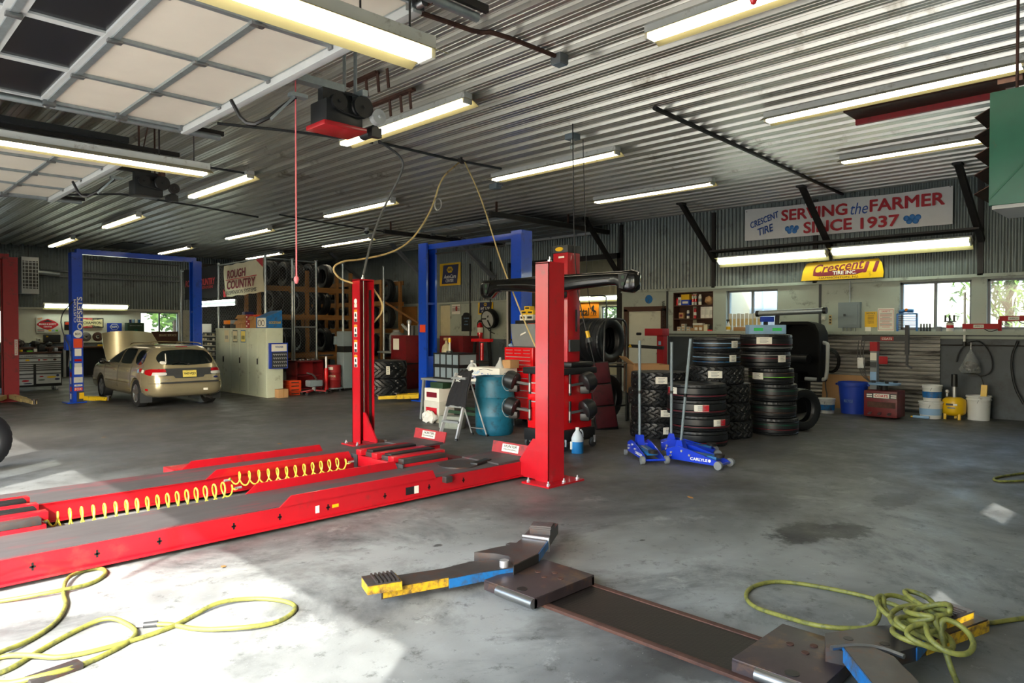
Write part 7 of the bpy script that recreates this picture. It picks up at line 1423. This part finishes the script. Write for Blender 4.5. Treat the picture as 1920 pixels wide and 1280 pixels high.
# ---------------------------------------------------------------- left wall and the tool chest
t = T('roller_chest', 'wide white-drawered roller tool chest behind the red lift post', 'tool chest', (4.03, 21.75, 0)); b = B(); b.span((-.66, -.25, .12), (.66, .28, .98), .008); b.build('body', 'black', t); b = B(); b.span((-.67, -.27, .98), (.67, .29, 1.015), .006); b.build('worktop', 'dark_wood', t); f = RS(0, -.25, 0)
dr = [(0, .91, 1.27, .09), (0, .81, 1.27, .09), (0, .73, 1.27, .05)]
for s, w_ in ((-1, .66), (1, .55)):
    cx = -.305 if s < 0 else .36
    for z, h in ((.675, .04), (.625, .04), (.575, .04), (.50, .08), (.40, .09)) if s < 0 else ((.675, .04), (.625, .04), (.575, .04), (.50, .08)): dr.append((cx, z, w_, h))
    dr.append((cx, .255, w_, .18) if s < 0 else (cx, .32, w_, .26))
for i, (x, z, w_, h) in enumerate(dr):
    b = B(); b.rect(f, x, z, w_, h-.012, .016); d_ = b.build('drawer', 'light_grey', t); b = B(); b.rect(f, x, z+h/2-.014, w_-.02, .01, .012, .016); b.build('drawer_pull', 'bright_steel', d_)
txt('ROUGH COUNTRY', f, -.15, .91, .55, .03, 'text_dark', t, 0, .004, .018); txt('Snap-on', f, .45, .91, .22, .035, 'text_dark', t, .2, .01, .018)
for x, z, w_, h, m_ in ((-.55, .81, .12, .04, 'text_red'), (-.3, .81, .08, .03, 'pale_blue'), (-.1, .81, .1, .045, 'sign_yellow'), (.15, .81, .05, .04, 'text_red'), (.28, .81, .12, .03, 'faded_red'), (.5, .81, .08, .05, 'rusty'), (-.4, .27, .12, .05, 'green'), (-.15, .28, .16, .05, 'text_red'), (-.1, .21, .2, .03, 'navy'), (.2, .38, .1, .03, 'tail_red'), (.42, .36, .22, .05, 'sign_yellow'), (.56, .40, .07, .06, 'navy'), (.55, .3, .12, .05, 'navy'), (.2, .29, .16, .03, 'dark_green')):
    b = B(); b.ell(f, x, z, w_/2, h/2, .002, .017, 12); b.build('decal', m_, t)
for x in (-.55, .55):
    for y in (-.18, .2): b = B(); b.lathe([(.01, -.025), (.06, -.025), (.06, .025), (.01, .025)], 14, Matrix.Translation((x, y, .06)) @ Matrix.Rotation(pi/2, 4, 'Y')); b.build('caster', 'bright_steel', t)
rnd = random.Random(12)
clut = [('tool_red', 'box', .26, .12, .07), ('dark_iron', 'box', .2, .14, .12), ('yellow', 'box', .1, .1, .06), ('lime', 'box', .22, .1, .04), ('paper', 'box', .12, .1, .08), ('black', 'box', .24, .16, .15), ('rusty', 'box', .14, .12, .09), ('bright_steel', 'box', .16, .08, .1)]
for i, (m_, _, dx, dy, dz) in enumerate(clut):
    o = T(('tool_tray', 'drill_case', 'cleaner_pack', 'green_tray', 'paper_carton', 'power_tool_case', 'rust_tin', 'socket_rail')[i], ('red tool tray', 'dark iron part', 'small yellow pack', 'lime green tray', 'white small carton', 'black tool case', 'rusty tin', 'shiny socket rail')[i]+' on top of the wide tool chest', 'tool', (3.55+.15*i, 21.75+.12*((i % 3)-1), 1.016)); b = B(); b.box((0, 0, dz/2), (dx*.6, dy, dz), rnd.random()*.5, .01); b.build('body', m_, o); b = B(); b.box((0, -.02, dz+.012), (dx*.3, dy*.3, .024), 0, .004); b.build('top_grip', 'dark_grey', o)
wb = T('work_bench', 'dark work bench against the left wall behind the car', 'bench', (6.2, 27.5, 0)); b = B(); b.span((-1.7, -.4, .96), (2.6, .4, 1.02)); b.build('bench_top', 'dark_wood', wb); b = B(); b.span((-1.7, .1, 0), (2.6, .38, .96)); b.build('back_panel', 'black', wb)
for x in (-1.65, -.2, 1.2, 2.55): b = B(); b.span((x-.04, -.38, 0), (x+.04, -.3, .96)); b.build('leg', 'light_grey', wb)
for i, (x, dx, dz, m_, lab) in enumerate(((4.75, .4, .26, 'rag', 'heap of blue grey rags on the far bench'), (5.2, .3, .2, 'dark_iron', 'dark engine part on the far bench'), (5.6, .2, .16, 'black', 'round black part on the far bench'), (6.5, .2, .14, 'cream', 'cream tool lying on the far bench'), (7.2, .3, .06, 'sign_yellow', 'yellow rule lying on the far bench'))):
    o = T(('rag_heap', 'engine_part', 'round_part', 'hand_tool', 'rule')[i], lab, 'tool' if i else 'rags', (x, 27.35, 1.02)); b = B()
    if i < 3:
        b.ball((0, 0, dz*.5), .5, (dx, dx*.7, dz), 12)
        for v in b.bm.verts: v.co += V((rnd.uniform(-.02, .02),)*3)
    else: b.box((0, 0, dz/2), (dx, .12, dz), .3, .01)
    b.build('body', m_, o, ang=20)
r, f = sign('wall_sign', 'white and red hexagon brake sign on the left wall', 'sign', (5.70, 27.97, 1.76), UY, .66, .54, 'old_white', .01)
shp('p', f, [(-.31, .03), (-.2, .12), (0, .2), (.2, .12), (.31, .03), (.31, -.02), (.15, -.13), (0, -.18), (-.15, -.13), (-.31, -.02)], 'text_red', r, 'hexagon', .002, .0); shp('p', f, [(-.16, .09), (0, .17), (.16, .09)], 'text_dark', r, 'dark_peak', .002, .002)
txt('BRAKE & SAFETY', f, 0, .02, .5, .06, 'white', r, 0, .015, .004); txt('CENTER', f, 0, -.07, .24, .05, 'white', r, 0, .012, .004); txt('TRW', f, -.22, .2, .16, .06, 'orange', r, .2, .02, .001, .3)
for k in range(3): shp('r', f, (-.2, -.16-.035*k, .2, .016), ('text_dark', 'faded_red', 'text_dark')[k], r, 'stripe', .001, .001)
for k, m_ in enumerate(('sign_yellow', 'pale_blue', 'lime')): shp('r', f, (.06+.1*k, -.2, .08, .06), m_, r, 'logo', .001, .001)
r, f = sign('wall_sign', 'red black and cream bow-tie spark plug sign on left wall', 'sign', (7.04, 27.97, 1.83), UY, .70, .34, 'text_red', .012)
shp('p', f, [(0, -.17), (.35, -.17), (.35, .17), (0, .17)], 'text_dark', r, 'dark_half', .002, 0); shp('p', f, [(-.32, .14), (0, .085), (.32, .14), (.32, -.14), (0, -.085), (-.32, -.14)], 'cream_sign', r, 'bow_tie', .002, .002); txt('CHAMPION', f, 0, 0, .56, .1, 'text_dark', r, 0, .012, .004); txt('DEPENDABLE', f, 0, .125, .28, .035, 'cream', r, 0, .008, .003); txt('SPARK PLUGS', f, 0, -.125, .3, .035, 'cream', r, 0, .008, .003)
r, f = sign('wall_sign', 'square blue sign with white hexagon on the left wall', 'sign', (7.74, 27.97, 1.64), UY, .48, .38, 'bin_blue', .012)
b = B(); b.prism([(.155*cos(a), .05+.12*sin(a)) for a in [pi/3*k for k in range(6)]], f, 0, .003); b.build('hexagon', 'white', r); b = B(); b.prism([(.135*cos(a), .05+.1*sin(a)) for a in [pi/3*k for k in range(6)]], f, .003, .005); b.build('hexagon_core', 'bin_blue', r); txt('NAPA', f, 0, .05, .2, .08, 'white', r, 0, .02, .006); txt('AUTO PARTS', f, 0, -.11, .3, .04, 'white', r, 0, .005, .002)
for i, x in enumerate((6.84, 7.21)):
    o = T('brake_rotor', ('left', 'right')[i]+' of two brake rotors hung on the left wall', 'brake rotor', (x, 27.97, 1.34), 0, 'brake rotors on the left wall'); b = B(); b.lathe([(.06, 0), (.155, 0), (.165, -.005), (.165, -.03), (.155, -.035), (.09, -.035), (.085, -.08), (.03, -.085), (.03, -.06), (.06, -.05)], 28, Matrix.Rotation(-pi/2, 4, 'X') @ Matrix.Diagonal((1, 1, -1, 1)), True); b.build('disc', 'rusty' if i else 'steel', o); b = B(); b.cyl((0, -.02, 0), (0, -.1, 0), .03); b.build('hub', 'dark_iron', o)
o = T('tool_case', 'long black tool case on the left wall below the brake sign', 'case', (5.79, 27.85, 1.16)); b = B(); b.span((-.24, -.1, 0), (.24, .1, .26), .02); b.build('case', 'black', o); b = B(); b.rect(RS(-.15, -.1, .2), 0, 0, .06, .05, .004); b.build('sticker', 'yellow', o)
o = T('thermostat', 'small white box on the wall left of the black case', 'box', (5.43, 27.9, 1.2)); b = B(); b.span((-.07, -.05, 0), (.07, .05, .1), .01); b.build('cover', 'old_white', o); b = B(); b.rect(RS(0, -.05, .05), 0, 0, .05, .03, .004); b.build('dial', 'dark_grey', o)
o = T('green_cabinet', 'dark green wall cabinet between blue sign and window', 'cabinet', (8.38, 27.8, 1.16)); b = B(); b.span((-.3, -.15, 0), (.26, .19, .68), .01); b.build('body', 'dark_green', o); b = B(); b.rect(RS(-.02, -.15, .3), 0, 0, .1, .3, .01); b.build('panel', 'green', o); txt('BRAKE PARTS', RS(-.02, -.15, .58), 0, 0, .4, .04, 'light_grey', o)
for k in range(4): o = T('oil_can', '%s small can on the dark green cabinet' % ('first', 'second', 'third', 'fourth')[k], 'can', (8.22+.1*k, 27.8, 1.84), 0, 'small cans on the green cabinet'); b = B(); b.cyl((0, 0, 0), (0, 0, .12), .04); b.build('body', ('navy', 'pale_blue', 'paper', 'worn_blue')[k], o); b = B(); b.cyl((0, 0, .12), (0, 0, .14), .02); b.build('cap', 'white', o)
r, f = sign('service_sign', 'dark brown metal sign cabinet in front of left window', 'sign', (9.1, 26.95, 1.34), UY, .9, .36, 'dark_wood', .05)
shp('r', f, (0, .05, .84, .2), 'rusty', r, 'face', .003, 0); txt('BRAKE SERVICE', f, .1, .05, .6, .08, 'cream', r, 0, .008, .004)
o = T('sign_stand', 'dark stand below the brown sign behind the car', 'stand', (9.1, 27.1, 0)); b = B(); b.span((-.42, -.14, 0), (.42, .14, 1.16)); b.build('body', 'dark_wood', o); b = B(); b.rect(RS(0, -.14, .6), 0, 0, .7, .8, .01); b.build('door', 'black', o)
h = T('wall_heater', 'grey wall heater with black louvered grille at the far left', 'heater', (5.1, 27.6, 2.76)); b = B(); b.span((-.24, -.3, 0), (.24, .35, 1.2), .01); b.build('casing', 'light_grey', h); b = B(); b.rect(RS(0, -.3, .62), 0, 0, .42, .9, .004); b.build('grille_back', 'black', h)
for k in range(8): b = B(); b.rect(RS(0, -.3, .22+.115*k), 0, 0, .42, .02, .03); b.build('louver', 'light_grey', h)
for k in range(4): b = B(); b.rect(RS(-.15+.1*k, -.3, .62), 0, 0, .018, .9, .02); b.build('grille_bar', 'light_grey', h)
b = B(); b.cyl((.24, .1, .75), (.9, .1, .72), .09, None, 14); b.build('flue_pipe', 'galv', h); b = B(); b.cyl((0, 0, 1.2), (0, 0, ZC-2.76), .012); b.build('hanger_rod', 'dark_iron', h)
for z, lab in ((3.58, 'upper thin pipe running along the left wall'), (3.4, 'lower thin pipe running along the left wall')): o = T('wall_pipe', lab, 'pipe', (7.7, 27.9, z)); b = B(); b.cyl((-2.3, 0, 0), (2.3, 0, .02), .022); b.build('pipe_run', 'grey', o)
o = T('wall_rag', 'black cap and orange tool hung beside the brake sign', 'tool', (6.25, 27.9, 1.62)); b = B(); b.box((0, 0, .1), (.16, .06, .3), 0, .02); b.build('case', 'black', o); b = B(); b.box((0, -.05, .18), (.14, .05, .08), .3, .02); b.build('orange_grip', 'safety_orange', o)
tw = tire(.33, .2, 'at', (1.28, 9.92, .34), 'part of a tire standing at the left edge in the sunlight', 'tires standing by the door', (pi/2, 0, radians(20)))
# ---------------------------------------------------------------- cables, hoses and pipes under the ceiling
def line(pts, r, lab, mat, cat='cable', nm='cable', sm=2):
    o = T(nm, lab, cat, pts[0]); q = [V(p)-V(pts[0]) for p in pts]; b = B(); b.tube(q, r, 6, False, sm); b.build('run', mat, o); return o
ZP = ZC-.03
line([(7.45, 4.95, ZP), (14.9, 5.38, ZP)], .03, 'black pipe running across the ceiling to the banner', 'dark_iron', 'pipe', 'ceiling_pipe', 0)
line([(3.6, 4.93, ZP), (4.1, 4.88, ZP), (4.42, 4.86, ZP), (4.5, 4.74, ZP), (5.33, 4.72, ZP)], .022, 'brown bent conduit on the ceiling at top centre', 'rusty', 'pipe', 'ceiling_pipe', 1)
o = T('junction_box', 'grey junction box at the end of brown ceiling conduit', 'box', (5.40, 4.72, ZC)); b = B(); b.box((0, 0, -.05), (.13, .13, .1), 0, .008); b.build('box_body', 'grey', o); b = B(); b.box((0, 0, -.104), (.11, .11, .008)); b.build('cover', 'panel_grey', o)
o = T('bare_bulb', 'bare bulb hanging from a grey ceiling box', 'light', (7.72, 6.5, ZC)); b = B(); b.box((0, 0, -.04), (.16, .16, .08), 0, .006); b.build('box_body', 'panel_grey', o); b = B(); b.cyl((0, 0, -.08), (0, 0, -.13), .025); b.build('socket', 'old_white', o); b = B(); b.lathe([(.02, -.13), (.035, -.17), (.035, -.2), (.02, -.23), (.001, -.235)], 14); b.build('bulb', 'glass', o)
o = T('junction_box', 'blue grey junction box left of the two ceiling hoses', 'box', (9.3, 9.75, ZC)); b = B(); b.box((0, 0, -.05), (.14, .2, .1), 0, .008); b.build('box_body', 'panel_grey', o); b = B(); b.cyl((0, -.1, -.05), (0, -.2, -.05), .02); b.build('connector', 'grey', o)
line([(2.8, 17.7, ZP), (4.5, 15.75, ZP), (6.2, 16.1, ZP), (7.8, 16.6, ZP)], .02, 'thin conduit across the ceiling above the car', 'dark_grey', 'pipe', 'ceiling_pipe', 0)
line([(3.88, 9.45, ZP), (4.85, 9.05, ZP), (5.9, 8.8, ZP)], .018, 'thin bent conduit behind the red opener', 'dark_grey', 'pipe', 'ceiling_pipe', 1)
line([(2.9, 12.0, ZP), (4.6, 12.1, ZP), (5.5, 12.1, ZP)], .018, 'thin conduit leading to the light above the car row', 'dark_grey', 'pipe', 'ceiling_pipe', 0)
line([(5.95, 8.72, ZP), (7.35, 8.76, ZP), (8.4, 8.66, ZP)], .02, 'dark conduit feeding the ceiling hose valve', 'dark_grey', 'pipe', 'ceiling_pipe', 0)
line([(8.0, 15.9, ZP), (10.8, 16.5, ZP), (12.0, 16.6, ZP)], .018, 'thin conduit to the white dome camera', 'dark_grey', 'pipe', 'ceiling_pipe', 0)
line([(5.9, 8.65, ZP), (6.40, 8.72, 4.2), (6.35, 8.70, 3.95), (6.1, 8.75, 3.5), (5.75, 8.6, 2.95), (5.5, 8.45, 2.37)], .018, 'grey hose hanging from ceiling to the far red post top', 'cable_grey', 'hose', 'drop_hose')
line([(7.45, 8.65, 4.3), (7.15, 8.75, 4.02), (6.95, 8.7, 3.55), (6.7, 8.65, 3.2), (6.4, 8.6, 2.9), (6.0, 8.55, 2.70), (5.6, 8.7, 2.6), (5.25, 8.6, 2.55), (5.1, 8.62, 2.45), (5.2, 8.6, 2.3), (5.38, 8.5, 2.24)], .014, 'tan air hose sagging from ceiling valve to far red post', 'hose_yellow' if False else 'cream_yellow', 'hose', 'drop_hose')
line([(5.62, 8.42, 2.2), (5.75, 8.36, 2.0), (5.76, 8.36, 1.85), (5.64, 8.4, 1.7)], .014, 'short tan hose loop on right side of far red post', 'cream_yellow', 'hose', 'drop_hose')
line([(7.52, 8.6, 4.3), (7.6, 8.35, 3.8), (7.55, 8.05, 3.25), (7.5, 7.75, 2.65), (7.45, 7.4, 2.1), (7.5, 7.2, 1.65), (7.3, 6.7, 1.15)], .012, 'tan air hose running down from valve to the console', 'cream_yellow', 'hose', 'drop_hose')
o = T('hose_valve', 'dark valve block where ceiling hoses start', 'valve', (7.48, 8.64, ZC)); b = B(); b.box((0, 0, -.06), (.16, .06, .06), .5, .01); b.build('valve_body', 'dark_iron', o); b = B(); b.cyl((0, 0, -.04), (0, 0, 0), .02); b.build('stem', 'dark_iron', o)
o = T('wire_coil', 'coil of white wire hanging under the ceiling', 'wire', (9.35, 11.5, ZC))
for k in range(4): b = B(); b.tube([(.02*k-.03, .11*cos(a)+.03*k, -.16+.12*sin(a)) for a in [2*pi*i/20 for i in range(20)]], .005, 5, True); b.build('loop', 'paper', o)
b = B(); b.tube([(0, 0, -.04), (.0, -.6, -.08), (0, -1.2, -.05)], .005, 5, False, 1); b.build('tail', 'paper', o)
o = T('dome_camera', 'white dome camera under the ceiling left of the middle lift', 'camera', (10.85, 16.5, ZC)); b = B(); b.cyl((0, 0, -.08), (0, 0, 0), .07); b.build('mount', 'white', o); b = B(); b.ball((0, 0, -.1), .07); b.build('dome', 'dark_grey', o)
for i, (x, y, L_, lab) in enumerate(((4.95, 7.5, 1.9, 'long rusty angle bar on the ceiling below the red opener'), (4.35, 6.7, .6, 'short rusty angle bar right of the red opener'))):
    o = T('ceiling_angle', lab, 'bracket', (x, y, ZC)); b = B(); b.span((-.03, -L_/2, -.03), (.03, L_/2, .0)); b.build('angle', 'rusty', o)
    for q in (-.3, -.12, .1): b = B(); b.bar((0, -L_*.3+q, -.02), (.02, -L_*.3+q, -.22), .04, .01); b.build('tab', 'rusty', o)
b = B(); b.span((7.05, 24.5, ZC-.02), (7.95, 26.6, ZC+.01)); tag(b.build('ceiling_opening', 'black'), 'black panel painted as the dark inside a ceiling opening above the car', 'panel')  # flat black panel stands in for the shade inside an opening
